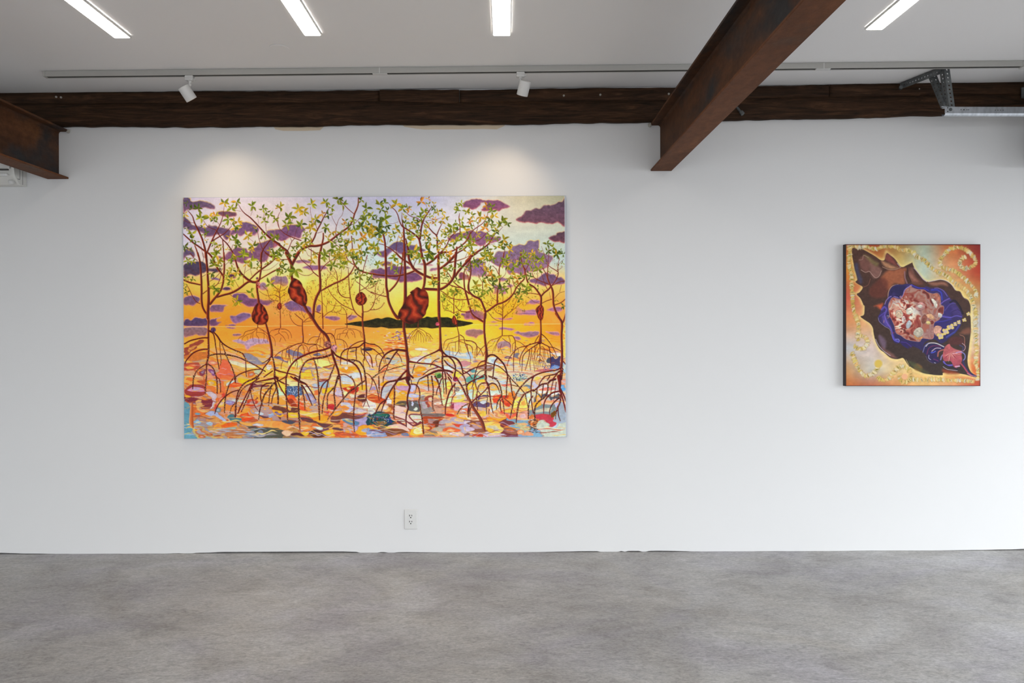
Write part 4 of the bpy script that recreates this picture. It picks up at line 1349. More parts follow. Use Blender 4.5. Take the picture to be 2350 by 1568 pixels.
# stilt roots standing in the water; a leading * marks roots crusted with pale shells
ROOTS = {
'a3': '''690,400,44 800,430,40 900,530,44 970,640,48 1050,720,40 1180,800,34 1330,870,34
*1330,870,34 1480,930,36 1540,1010,36 1580,1100,30 1700,1170,34 1830,1240,34 1930,1300,36 2030,1360,34
700,410,34 800,470,34 840,600,34 860,750,30 885,900,26 900,1050,26 925,1180,30 945,1300,26
960,660,24 965,800,20 975,950,22 990,1080,22 975,1220,12
*1010,720,26 1060,850,28 1110,980,34 1170,1120,34 1230,1230,34 1280,1360,34 1320,1480,36 1330,1533,36
690,570,44 560,570,42 400,600,42 260,640,42 130,710,40
690,840,40 580,840,44 450,870,44 330,930,44 240,1020,40 170,1110,36 140,1180,30
*710,990,36 820,960,40 950,950,42 1080,955,42 1200,980,42 1330,1010,40 1450,1050,36 1560,1100,36
*640,1190,40 540,1250,36 450,1320,36 390,1400,36 350,1520,30
*650,1200,44 650,1340,34 655,1533,30
*690,1190,36 770,1250,36 830,1330,34 860,1430,32 900,1533,30
*695,750,46 695,900,48 690,1000,52 670,1100,44 650,1200,56
1570,1100,22 1575,1250,28 1580,1400,28 1590,1480,22
1330,1490,34 1440,1420,34 1560,1370,36 1700,1330,34 1850,1310,32 1950,1310,30
2170,1010,44 2090,1090,32 2000,1150,24 1950,1165,14
*2200,1020,40 2230,1150,46 2250,1300,54 2250,1450,56 2255,1533,56
2140,1080,40 2060,1190,36 1990,1280,34 1940,1380,40 1880,1450,44 1820,1533,46
2200,1350,40 2100,1420,38 2000,1490,34
1850,220,16 1850,330,20
1840,345,12 1700,390,12 1560,430,12 1510,520,10 1420,570,9 1385,630,8
1830,360,10 1720,450,9 1590,500,9 1500,570,8 1480,640,8
1740,430,8 1730,560,8 1750,660,8
1830,380,10 1820,500,9 1870,570,9 1880,690,8
1860,330,10 1960,380,10 2050,450,10 2100,500,9
1900,380,8 1990,420,8 2000,560,8 1970,690,7
1830,440,8 1950,450,8 2060,520,8 2080,660,8
1990,600,7 2030,690,7
2100,480,9 2190,540,9 2250,620,8 2260,760,7
2130,460,9 2170,400,9 2260,380,9 2350,360,9
1600,530,6 1620,640,6
1700,470,6 1680,590,6''',
'b3': '''650,690,26 540,710,26 440,750,26 320,810,24 200,860,22 110,910,20 40,970,20 0,1020,20
640,730,22 560,800,22 550,920,20 540,1030,18 510,1140,16 480,1230,12
690,690,22 780,720,22 900,720,24 970,720,24
340,830,18 340,950,18 360,1060,16 380,1170,12
190,880,12 170,1000,12 200,1100,12 160,1200,12 155,1300,12
430,750,12 330,770,12 280,850,12 265,1030,12
310,950,10 330,1000,10 300,1170,9
520,830,14 460,900,12 440,1010,12 420,1120,10
660,740,12 690,850,12 700,960,12
680,720,10 760,790,10 790,900,10
540,1120,10 530,1300,12
580,960,9 640,1080,9 650,1160,9
1090,430,14 1050,520,14 1020,620,14 980,720,12
1060,545,12 930,545,12 840,590,12 790,660,10 770,720,8
1080,590,10 1000,610,10 960,680,9
1140,480,14 1160,600,14 1175,760,12
970,730,14 1000,820,14 1000,970,12 1020,1160,8
960,730,14 870,770,12 820,810,12 810,930,10 860,1020,8
980,720,12 1080,770,12 1170,830,10 1220,950,8 1310,1190,8
1210,470,22 1320,470,22 1390,540,20 1420,640,18 1440,760,14 1440,920,12
1440,600,14 1540,605,14 1640,650,14 1700,740,12 1720,830,8
1610,640,8 1640,760,7 1630,940,7
1350,490,8 1320,560,7
1370,510,8 1350,590,7
1080,560,10 1060,800,8
1110,560,10 1150,650,8 1150,820,8
1690,330,10 1580,350,10 1440,370,10 1420,450,9 1390,540,8
1700,360,10 1620,400,9 1600,460,8
1720,390,10 1700,450,10 1560,470,9 1530,520,8 1520,600,7
1720,350,10 1830,360,10 1950,390,10 2010,450,10 2040,560,8
1730,380,10 1820,390,9 1870,470,9 1890,570,8
1710,440,9 1650,560,8
1690,470,8 1740,590,7
1540,470,8 1480,500,8 1470,590,7
1800,440,7 1840,500,7
2000,400,8 2060,480,8 2070,580,7
2110,680,54 2110,850,40 2110,1000,32 2110,1100,24
2080,640,28 1960,670,30 1860,720,30 1780,780,30 1740,830,28 1710,950,24 1705,1190,20
2090,690,40 1980,780,40 1850,800,38 1680,840,38 1600,900,36 1560,980,32 1550,1100,26 1545,1200,22
1920,810,32 1910,950,30 1920,1070,24 1850,1140,20
2030,800,26 2040,900,22 2090,990,18
2130,680,30 2220,710,28 2350,720,28
2120,790,24 2220,800,24 2350,850,26
2130,880,20 2220,960,22 2270,1050,22 2280,1150,20 2310,1270,14
2110,1000,24 2150,1090,20 2210,1180,18 2240,1280,14
2120,1040,20 2080,1110,18 2090,1220,12
130,350,12 60,360,10 0,370,10
120,360,14 90,420,12 120,470,10 200,540,10 260,640,8
150,360,14 260,370,12 350,430,10 390,520,10 400,580,7
160,430,8 260,440,8 320,530,8 320,600,6
100,460,10 0,510,10
150,570,10 120,660,8
0,1310,50 90,1350,40 300,1400,36 450,1440,30 560,1490,28
0,1480,60 80,1520,60
1340,850,70 1360,960,70 1400,1080,70 1440,1200,64 1490,1330,60 1510,1450,60 1500,1533,58
1290,800,60 1150,850,60 1000,880,62 850,920,60 700,980,60 580,1040,56 480,1110,54 400,1200,50 340,1300,48 300,1400,48 270,1533,50
1380,900,50 1440,980,50 1550,1040,54 1700,1100,50 1820,1150,50 1920,1230,50 1990,1340,50 2030,1450,44 2035,1533,42
*1330,960,60 1200,1010,70 1050,1040,70 900,1060,64 780,1100,50 700,1170,46 640,1290,46 600,1400,44 590,1533,44
*930,1100,36 970,1220,40 1000,1360,42 1020,1533,44
*1720,1090,40 1850,1090,44 1980,1130,44 2060,1220,44 2110,1340,44 2130,1533,44
*1400,1220,36 1370,1320,40 1320,1430,40 1280,1533,40
1540,1440,22 1650,1430,22 1750,1480,22 1820,1533,22
2150,1400,24 2230,1450,24 2290,1533,24''',
'c3': '''840,880,70 720,860,66 600,850,60 480,880,56 380,940,52 310,1010,44 260,1100,36 220,1220,34 200,1380,30
640,870,50 560,970,46 490,1080,40 430,1180,40 310,1260,32 220,1350,30
420,1190,28 390,1300,26 340,1400,24 310,1533,22
600,900,22 670,970,20 720,1060,18 740,1140,14
920,1130,60 1050,1150,46 1200,1170,42 1350,1180,42 1480,1200,42 1600,1250,44 1690,1290,50
1620,850,64 1530,900,46 1400,960,40 1280,1010,36 1180,1070,36 1110,1130,34
1680,870,70 1700,1000,44 1690,1100,50 1700,1250,56 1720,1350,66
*1690,1000,44 1690,1100,50 1700,1250,56
1680,880,60 1760,960,46 1860,1030,44 1940,1110,44 1990,1220,40 2000,1350,40 1980,1430,50 1980,1533,60
1720,1010,50 1850,1010,44 1980,1040,50 2070,1110,56 2130,1210,50 2160,1320,44 2180,1420,40
1620,1050,26 1530,1090,26 1460,1150,24 1410,1240,22
*1740,1100,40 1800,1180,40 1890,1250,40 1990,1310,36 2080,1370,34 2160,1440,34 2220,1533,36
1720,1340,66 1600,1340,64 1480,1380,64 1380,1430,56 1260,1490,46 1180,1533,40
1730,1330,60 1850,1350,60 1930,1390,54
1600,1260,30 1500,1290,30 1400,1320,30 1300,1390,28 1240,1440,26
1700,1370,44 1690,1533,30
1750,1380,44 1780,1533,34
1790,1390,36 1860,1470,36 1910,1533,34
2350,1320,44 2280,1370,38 2200,1410,34
2170,1330,24 2270,1390,22 2350,1450,22
850,1340,60 760,1430,56 690,1533,60
900,1420,60 1000,1510,60
*1050,1190,24 1020,1270,24 990,1400,26
*850,1210,20 700,1250,24 560,1280,26 430,1330,24 300,1360,24 180,1420,30 100,1480,36 30,1533,36
2110,500,20 2190,560,18 2220,680,16 2270,820,14 2310,950,10
2060,530,14 1940,580,14 1810,610,14 1740,680,12 1720,820,10
2070,640,14 1980,670,14 1850,700,12 1810,790,12 1770,850,10
2090,620,14 2200,620,14 2350,640,14
2090,650,14 2200,690,12 2350,750,14
2090,850,14 2030,940,12 1990,1000,10
2000,670,12 2000,880,9
2110,750,8 2130,900,8
2080,870,9 2110,960,8
1850,770,8 1860,980,7
1930,800,7 1945,1000,6
0,720,28 110,735,28 220,800,26 290,900,26 340,1040,22 370,1180,14
0,810,26 100,860,24 200,940,24 280,1020,22
320,920,24 220,940,22 150,980,22 130,1070,20 150,1170,18 165,1260,14
0,980,14 40,1100,18 50,1250,14
310,1040,14 330,1180,12
1110,345,12 1000,420,10 920,510,10 880,590,9 860,640,7
1110,350,12 1030,430,10 960,540,9 925,620,8 920,700,6
1115,380,10 1050,500,9 990,560,8 970,620,7
1050,510,8 1020,600,8 1010,700,6
1110,400,10 1080,520,9 1060,640,7
1125,400,10 1130,520,9 1130,640,6
1130,400,10 1180,500,9 1190,670,7
1140,420,10 1220,510,9 1250,600,8 1250,680,6
1130,345,12 1250,400,10 1310,460,10 1330,560,8 1310,660,7
1140,390,10 1240,470,9 1290,560,8 1290,650,6
1310,450,10 1390,490,10 1440,560,9 1470,600,7
1330,500,8 1380,560,8 1370,650,6
1400,520,8 1420,640,6''',
'd3': '''480,970,60 560,930,46 640,940,46 720,1000,46 800,1080,46 860,1160,46 900,1260,44 930,1380,44 940,1469,40
700,1010,44 650,1080,40 630,1180,38 620,1280,34 600,1469,34
430,1060,44 340,1090,30 280,1150,26 240,1240,26 210,1350,28 180,1469,28
480,1110,32 600,1140,28 720,1180,28 830,1260,26 920,1350,26 1000,1440,26
420,1150,36 300,1190,32 180,1230,34 90,1280,36 0,1330,40
400,1280,24 320,1300,24 250,1370,24 200,1440,24
420,1370,24 330,1420,22 260,1469,22
20,1330,24 80,1390,24 140,1469,24
500,1400,24 600,1430,24 700,1469,24
*440,1180,44 440,1350,50 450,1469,54
0,610,20 120,620,20 210,670,20 245,760,18 240,970,14
250,740,14 320,800,12 370,900,12 380,960,10
0,700,14 80,710,14 140,780,14 150,890,12
20,700,12 50,850,12 100,1000,10 95,1110,8
420,720,14 330,810,14 260,930,12
430,850,12 390,950,10
240,760,8 205,850,8 205,1030,8
800,500,14 700,560,14 580,590,12 500,650,12 480,720,10
800,520,12 720,600,12 680,720,10 640,850,8
820,560,12 900,620,12 970,660,12 1000,740,12 1000,880,10
840,500,16 950,500,14 1040,500,16 1090,570,18 1110,660,18 1105,800,18 1070,1000,18 1070,1300,14
1120,610,10 1220,650,10 1320,730,12 1390,810,8
1110,650,10 1050,690,10 1040,870,8
960,510,10 990,600,10 990,650,8
800,680,10 770,780,10 730,870,8
780,800,8 830,910,7
740,740,8 720,850,7
1120,730,8 1170,800,8 1180,880,7
590,720,8 510,760,7 480,800,6
650,620,7 600,700,6
760,560,8 640,760,7 590,900,6
1640,640,40 1500,680,30 1350,730,24 1220,760,22 1120,820,22 1040,910,22 970,1020,20 920,1190,12
1650,660,40 1560,720,30 1440,800,26 1340,880,26 1280,970,24 1265,1100,22 1255,1300,14
1450,680,20 1370,740,20 1290,840,20 1230,960,18 1210,1080,16 1220,1200,8
1430,820,20 1420,950,18 1390,1080,18 1330,1280,12
1480,780,16 1465,950,16 1440,1100,16 1450,1280,10
1550,740,16 1550,900,14 1530,1080,14 1540,1300,10
1600,720,12 1560,820,12 1500,950,10 1490,1100,8
1660,680,26 1665,850,20 1660,1010,16 1660,1040,14
1700,660,30 1770,700,26 1860,750,26 1890,870,26 1900,1000,22 1910,1230,12
1700,460,26 1790,540,22 1880,650,20 1960,780,18 2010,880,16 2050,990,12
1850,750,20 1980,770,18 2130,840,16
1640,500,18 1590,570,18 1550,650,16
1680,790,16 1780,810,16 1890,850,16 1960,930,12 2020,1000,10
1670,760,14 1730,750,14 1770,820,14 1775,1030,12
1740,820,10 1745,1000,9
1820,830,9 1860,1000,8
1640,780,12 1600,870,12 1610,960,10
1660,900,14 1590,1000,12 1560,1130,10
1680,920,12 1740,1040,10 1760,1080,8
1660,1030,9 1590,1110,8 1560,1250,7
1660,1040,9 1610,1140,8 1600,1260,7
1660,1040,9 1640,1130,8 1640,1230,7
1660,1040,9 1670,1130,8 1680,1210,7
1665,1040,9 1710,1110,8 1720,1210,7
1665,1030,9 1740,1100,8 1760,1200,7
1670,1030,9 1780,1110,8 1800,1210,7
2180,1070,30 2240,1140,30
2140,1220,60 2040,1270,40 1920,1290,40 1800,1310,40 1680,1340,40 1560,1390,44 1460,1450,46
2100,1300,50 2040,1350,40 1950,1380,40 1830,1400,30 1760,1430,30 1720,1469,30
2050,1360,36 1960,1469,40
*2170,1250,60 2150,1350,70 2130,1469,90''',
'a4': '''*350,-20,30 335,150,34 330,290,30
*650,-20,30 635,150,32 620,300,32 630,420,16
*880,0,44 900,150,40 905,400,30
890,20,26 950,60,26 975,180,26 985,370,24
*1330,-10,34 1250,80,34 1180,200,34 1140,330,34 1110,430,34 1090,560,36 1080,700,34 1080,850,26
1310,0,50 1330,140,34
1390,320,34 1260,360,34 1140,430,36 1030,530,36 940,650,34 880,770,34 850,870,26
*1850,0,60 1740,60,50 1620,110,44 1520,180,44 1450,270,44 1400,360,44 1370,470,44 1350,600,44 1340,750,50 1330,950,40
*1880,40,40 1720,150,44 1600,210,38 1500,290,36 1440,390,36 1400,500,36 1370,570,30 1300,650,24 1240,730,24 1205,860,18
1720,170,60 1650,310,44 1570,470,40 1500,620,44 1440,740,44 1395,860,34
*1700,250,50 1640,440,36 1580,580,36 1520,720,36 1470,830,26
1720,190,50 1690,340,30 1720,500,26 1760,620,24 1810,730,22 1860,790,16
2230,40,60 2100,70,50 1950,100,44 1800,130,40
*2250,150,60 2160,240,46 2080,340,46 2010,440,46 1970,560,44 1930,700,40 1900,820,36 1880,1010,26
2180,150,40 2050,170,40 1960,230,40 1930,320,36 1920,450,36 1940,580,34 1980,700,20
*2190,200,36 2150,320,36 2130,480,34 2110,680,26
2270,180,40 2280,300,30 2210,460,34 2180,620,24
*2280,220,40 2320,360,36 2340,480,36 2330,640,40''',
'b4': '''0,40,50 40,180,44 70,350,44 90,630,40
60,80,36 130,240,34 220,390,30 300,520,26 350,650,16
0,10,44 120,110,40 240,170,34 340,200,24
250,10,36 150,70,36 50,120,30
*270,0,56 270,200,46 270,400,50 285,600,44 300,800,44 310,1060,34
*590,0,60 570,120,54 565,300,50 570,500,44 565,700,44 575,900,54 590,1100,44 600,1260,28
480,30,70 600,120,80 720,170,50 800,260,40 870,370,36 930,470,32 970,550,26
640,200,50 710,300,44 780,430,34 830,550,34 885,680,24
*620,180,40 660,330,36 690,500,34 710,640,30 715,780,22
380,0,40 520,90,36 600,120,40
*1020,0,46 1030,200,44 1040,400,40 1040,560,44 1050,750,50 1060,1020,34
*1320,0,40 1260,100,40 1230,250,44 1190,400,40 1150,560,36 1130,720,40 1115,880,26
1270,60,34 1160,160,40 1100,260,40 1070,380,30 1040,450,30
*1490,0,70 1450,140,56 1410,280,44 1400,420,40 1420,600,36 1420,720,36 1380,840,30 1310,920,30 1250,1010,24
*1410,250,44 1320,340,38 1250,440,36 1240,600,34 1240,780,26
*1540,0,44 1550,200,40 1590,350,38 1610,480,40 1610,600,20
*2130,90,40 2000,180,44 1880,270,44 1770,350,40 1680,450,44 1590,560,40 1490,680,36 1420,780,30
*1790,0,40 1850,90,34 1890,200,36 1910,330,40 1890,500,40 1870,700,40 1860,900,40 1865,1100,40 1880,1300,24
2140,0,40 2150,150,40 2160,350,40 2150,500,36 2120,620,26 2080,720,16
2150,520,24 2190,640,20 2230,730,12
2030,0,44 2050,120,36 2060,310,20
2300,50,18 2280,200,18 2225,350,12''',
'c4': '''60,60,34 130,200,30 180,380,28 210,560,16
*200,0,36 205,200,40 215,410,20
305,0,28 300,150,18
830,30,70 700,70,60 560,100,56 420,130,54 330,200,50 270,320,44 250,520,26
720,0,66 640,90,64 570,200,56 490,310,44 430,430,44 370,550,46 320,650,40 260,830,24
*560,200,46 570,350,44 565,500,44 560,700,44 550,900,50 565,1000,24
340,560,40 240,640,40 180,740,40 110,880,30
860,40,120 890,150,90 930,230,60 910,330,60 880,450,50 870,600,46 890,740,50 860,850,50 840,1000,40 850,1180,30
*960,180,44 1060,190,40 1130,260,40 1160,370,40 1160,500,40 1140,590,36 1170,700,36 1190,850,40 1220,1000,44 1235,1150,40 1250,1340,44
*1150,70,34 1110,160,30 1080,270,24 1045,410,16
960,80,24 970,180,24
*1350,0,40 1360,150,36 1370,330,26
*1440,0,50 1460,150,40 1480,320,40 1470,450,36 1460,600,34 1470,720,34 1500,800,30
*1520,0,56 1580,100,50 1620,220,44 1650,400,40 1670,540,34 1690,680,24
1670,60,34 1620,200,34 1570,320,30 1550,430,22
*1700,0,36 1720,200,30 1730,390,22
1760,60,40 1780,250,36 1785,410,24
1830,20,44 1890,110,36 1920,220,30 1920,350,20
1990,170,50 1900,290,50 1840,420,50 1800,560,44 1770,700,40 1760,880,30
1980,180,30 1985,380,24
2010,400,18 1930,500,24 1900,640,18
*2050,80,50 2130,200,50 2200,330,54 2250,440,54 2330,560,60
*2200,0,40 2230,90,36 2260,250,36 2290,420,36 2280,540,30
2350,140,30 2260,180,30 2180,210,30
*2340,620,34 2200,690,30 2100,780,30 2040,890,20
2330,650,40 2300,760,34 2290,850,30 2310,950,22''',
'd4': '''390,0,46 250,50,40 120,110,40 40,170,40 10,260,40 30,400,36
*440,0,50 450,100,50 500,200,70 520,320,50 540,450,44 560,600,40 590,750,30 615,830,20
*440,140,44 340,160,36 280,230,36 255,340,34 235,480,32 240,600,34 260,750,30
490,230,40 440,300,34 350,390,34 240,480,34 140,570,40
530,170,40 600,150,36 680,190,30 730,280,24 760,370,16
*520,0,36 590,20,34 680,70,34 740,150,36 780,270,38 800,400,40 770,480,40 710,580,36 680,750,18
*800,430,40 830,560,34 850,700,28 865,850,16
770,540,36 770,680,34 795,800,16
*940,0,50 920,150,34 910,300,34 910,440,34 880,480,30
*980,40,40 1010,180,36 1030,330,36 1060,480,36
*1480,10,46 1390,70,44 1290,170,44 1200,280,44 1130,400,44 1080,520,44 1050,650,40 1020,800,34 990,930,26
*1000,40,30 1080,120,30 1200,240,26 1310,370,26 1350,480,26 1390,680,20
1030,190,24 1150,220,20
*1510,300,44 1420,340,44 1310,400,44 1240,500,44 1190,610,44 1160,740,44 1140,900,38 1125,1050,20
1520,0,44 1480,100,38 1465,250,34 1465,400,34 1470,550,30 1490,700,30 1510,820,26
860,500,16 960,570,20 1030,640,18
*1500,440,34 1430,560,36 1405,680,36 1400,950,30
2010,60,60 1900,90,60 1840,150,50 1720,170,44 1640,220,44 1580,280,44 1510,330,36
*1840,150,40 1840,280,40 1810,400,44 1740,490,44 1640,560,44 1570,650,44 1540,780,44 1550,980,34
1770,0,40 1680,110,30 1640,200,30
1880,0,34 1830,80,30
1740,190,30 1720,340,30 1695,500,24
1600,290,30 1580,420,26 1565,550,18
1960,100,26 1920,280,24 1900,460,14
2030,130,26 2000,330,24 1970,550,14
2100,330,50 1960,360,50 1860,430,44 1790,520,40 1750,640,34 1745,830,20
2090,0,120 2110,150,90 2110,300,60 2150,420,50 2200,600,40 2250,800,44
2130,280,40 2200,430,40 2250,560,40
2100,480,40 2000,560,40 1920,660,34 1880,780,26 1880,860,16
*2120,420,50 2120,560,46 2070,680,46 2030,800,40 2010,960,12
2070,720,36 2080,880,30 2120,1000,20
80,600,40 60,750,40 45,910,26
130,640,30 90,760,30 90,900,20
180,60,30 150,200,24 125,270,14
190,80,30 240,270,24 320,390,18
165,240,16 150,550,16
*480,340,24 480,500,24 460,650,30 460,840,20
520,740,24 510,850,16''',
}
# leaf sprays: x,y,leaf length,kind
SPRAYS = {
'a1': '165,270,70,d 130,520,90,y 290,380,80,d 430,390,120,d 500,600,130,g 700,590,120,y 810,560,90,o 860,570,100,g 1050,250,130,y 1340,230,110,g 1220,380,110,g 1700,330,120,g 1960,400,100,g 2050,470,90,d 2120,530,100,g 1860,580,60,d 2000,680,90,g 2240,640,100,g 2320,370,80,o 1150,640,130,g 1270,680,90,y 1370,690,110,y 1300,830,110,d 1390,830,90,y 1050,780,60,d 800,650,90,d 550,800,80,d 170,850,60,d 290,980,110,g 400,1170,70,d 290,1100,80,d 610,950,80,d 570,1000,70,g 640,1140,60,y 1170,1070,80,y 1340,1100,120,g 1370,1250,110,d 1600,1020,120,y 1730,1260,130,y 1690,1370,80,y 1960,1020,110,g 2230,1060,110,d 2130,1370,80,y 2300,1400,90,g 1490,1440,120,g 860,1420,120,g 790,1220,80,g 900,1250,80,y 980,1290,70,y 1140,1350,60,y 120,1280,110,d 250,1370,70,d 1780,870,70,y',
'b1': '120,350,110,y 340,600,140,g 270,760,130,g 540,400,140,y 680,470,120,y 860,290,120,g 620,760,120,g 1200,240,110,g 1330,370,100,g 1480,170,120,d 1590,300,130,g 960,640,120,y 1110,510,90,o 880,720,90,y 850,850,120,y 1200,830,120,g 1250,540,100,d 1330,960,100,y 1230,1080,80,y 1650,680,80,o 1620,780,70,o 1840,660,90,g 1740,810,90,d 1700,920,110,y 1800,930,90,g 1900,900,120,g 1540,960,90,g 1470,1110,80,d 1600,1150,100,g 1730,1210,110,y 1620,1250,100,d 2150,380,120,g 2020,190,80,d 2110,560,100,g 2270,540,100,g 2130,660,130,g 2030,820,120,d 2160,780,90,d 2230,850,120,y 2180,970,130,y 2050,1060,120,o 2090,1180,110,g 1880,1140,90,g 2240,1270,110,y 2130,1400,100,d 1340,1330,150,g 1490,1380,110,g 1740,1400,130,y 1880,1450,110,g 1980,1350,110,y 1370,1200,90,g 700,1200,130,y 820,1180,90,g 720,1070,90,g 700,980,80,g 820,1020,70,g 240,1210,70,y 440,1350,80,g 510,1300,60,d 590,1260,110,g 660,1370,80,g 90,1400,140,g 180,1400,60,d 1170,1460,120,g 940,1480,80,g 1440,1490,110,y 1600,1500,100,y 30,1060,80,g 20,640,60,d',
'c1': '220,290,120,g 330,260,100,g 250,420,100,d 390,430,80,d 600,290,130,y 760,390,110,g 870,350,90,d 890,400,80,o 1190,230,110,o 1360,160,60,o 1360,285,70,g 1490,280,60,y 1500,380,80,d 1590,470,90,y 1690,460,80,y 1260,460,110,g 1380,560,70,g 1470,540,60,g 1020,520,60,g 800,550,60,g 835,640,80,y 340,640,150,g 260,700,100,d 400,780,100,d 190,850,160,d 60,870,120,y 210,950,150,d 130,650,90,d 40,560,100,d 60,980,110,y 230,1100,100,y 380,950,90,y 600,870,110,y 540,1000,100,g 470,1090,80,g 720,980,60,y 820,740,90,g 1000,680,90,g 940,760,60,g 1060,770,120,y 970,830,80,y 1120,880,80,g 1100,980,100,g 1180,600,110,g 1110,720,80,d 1300,860,90,g 1370,740,80,y 1510,730,80,o 1510,640,70,o 1680,670,100,y 1760,600,80,y 1280,1010,110,y 1360,1040,80,d 1380,1170,90,d 1280,1110,60,o 980,1060,90,g 900,1020,80,y 880,950,80,d 720,1110,80,o 960,1150,130,g 100,1280,130,g 180,1400,120,g 1020,1380,150,g 1380,1380,160,d 1400,1480,130,d 1540,1240,90,g 1650,1160,100,o 1640,1330,90,y 1760,1330,90,y 1540,1100,70,y 2050,330,100,g 2140,270,80,g 2030,440,90,g 2260,460,100,y 2010,720,70,g 2140,680,90,g 1930,820,120,g 2040,800,90,d 1850,880,90,g 1920,930,100,d 1700,960,90,g 1830,920,80,y 1730,880,60,y 1800,1030,100,g 2180,850,100,g 2170,1050,110,g 1980,1150,110,y 2060,1130,90,g 1930,1250,100,g 2170,1310,100,y 2310,1260,80,y 2330,1150,70,g 2340,700,80,o 1860,1480,100,o 1690,1500,80,g 2240,920,100,y 1740,1170,80,y 570,1510,80,g',
'd1': '20,450,80,g 140,530,80,g 100,640,80,o 100,780,80,g 230,670,70,g 320,560,120,y 420,570,80,o 460,310,80,o 570,330,90,g 580,440,100,g 640,520,90,y 550,600,90,d 510,710,90,d 430,800,110,o 580,740,80,g 640,780,80,g 700,830,80,y 660,900,90,d 810,660,120,d 870,640,80,g 750,720,80,g 940,700,80,d 270,960,80,y 120,1080,110,g 530,970,90,g 480,1060,80,g 540,1110,70,y 690,1040,80,g 850,1080,130,y 700,1240,90,g 790,1220,90,d 900,1220,80,d 970,1180,80,d 990,1300,100,y 110,1200,120,g 180,1330,80,d 110,1380,80,y 410,1290,80,g 500,1290,80,d 440,1400,100,g 540,1430,100,y 1830,1180,100,d 1840,1330,90,d 1960,1240,90,g 2040,1390,110,d 1290,1390,80,g 1490,1380,80,y 1660,1330,60,g 2130,1320,50,d',
'a2': '190,190,90,g 310,200,80,g 860,60,130,g 920,180,120,y 780,220,90,d 820,290,110,g 960,330,70,d 760,480,100,d 1220,130,110,g 1330,80,80,y 1500,50,130,g 1680,190,150,g 1590,260,100,y 1870,210,60,d 1870,320,80,g 1810,360,70,y 1240,360,90,g 1170,440,90,y 1350,460,110,y 1420,560,80,g 1130,530,80,g 1210,660,110,g 1200,740,80,g 1100,630,60,y 320,620,80,g 840,870,140,g 900,880,80,g 790,760,70,g 160,590,70,g 180,920,80,d 130,830,70,d 1700,930,120,g 1360,1130,120,y 1290,1190,80,y 2130,720,120,g 2110,220,70,g 2250,60,130,g 2330,450,80,g 2050,230,60,g 130,740,60,y',
'b2': '60,50,110,g 130,200,110,y 200,290,80,d 160,370,90,d 280,400,90,d 130,450,80,g 480,400,180,g 410,70,90,d 330,60,70,d 1150,80,120,g 880,170,100,y 940,50,90,y 1450,80,120,y 1600,90,110,y 1530,160,80,g 1680,180,120,y 1350,300,130,g 1560,270,110,g 1630,290,100,g 1920,80,120,y 2040,70,80,d 1940,180,100,g 2040,170,90,g 1870,450,80,d 1970,410,90,d 1890,600,80,g 2000,570,90,g 2150,530,80,g 2250,590,80,d 2180,660,70,d 2300,720,70,d 1360,10,60,g 1780,40,80,g 320,570,60,y',
'c2': '180,270,110,g 540,130,120,g 660,250,90,y 500,290,100,y 620,440,90,g 260,250,70,y 960,10,120,g 1010,110,80,y 1060,60,90,y 1160,120,110,g 1400,20,140,d 1350,90,90,d 1690,70,70,d 1630,220,80,y 1870,60,90,o 1800,110,80,y 1480,520,60,o 1730,450,100,o 1780,540,70,d 1680,530,70,g 1820,380,100,g 1930,340,80,g 1470,670,120,y 1510,740,80,d 1440,700,80,y 1990,900,120,y 1930,930,90,g 2060,950,100,d 1770,1050,120,y 1700,1080,80,g 1780,1270,90,y 2100,270,80,d 2130,300,70,g 200,640,50,d 60,700,80,d 30,600,60,d 2110,1470,100,y 2060,1490,80,d 2040,650,100,d 1830,620,60,d 1700,600,60,g 2200,350,60,g 2300,400,60,y',
'd2': '220,220,120,d 290,240,70,d 380,190,90,g 380,300,90,y 440,90,130,g 540,60,110,y 590,140,100,g 170,170,70,g 150,290,60,y 50,330,70,g 900,150,120,g 830,250,90,g 930,300,110,y 1000,200,60,y 1070,300,110,g 1200,190,90,g 1280,260,80,y 1300,50,90,g 1490,40,90,y 1380,120,90,g 1540,90,80,g 1430,280,90,g 1530,200,80,g 1680,150,120,g 1640,370,120,g 1500,360,70,g 540,380,100,d 460,420,100,y 590,500,110,o 680,550,110,g 600,650,110,d 380,570,70,d 500,580,70,d 460,690,110,y 220,730,120,y 1120,500,110,y 1160,600,110,o 1240,530,100,g 980,580,80,g 800,790,110,d 870,830,110,g 800,890,80,g 580,820,90,d 180,830,100,g 280,880,90,g 450,870,90,g 390,970,90,g 1220,890,90,d 1200,1030,100,d 1140,950,70,d 1370,780,140,g 1360,860,90,d 1430,540,90,d 1410,470,70,d 1630,780,70,d 1890,420,40,g 1750,840,40,g 2040,1070,50,g 2200,1200,80,d 240,1100,70,y 170,1180,130,y 2040,30,100,d 2190,30,60,d 2180,230,50,g 910,680,80,d 1110,720,70,g 1220,760,70,g',
}
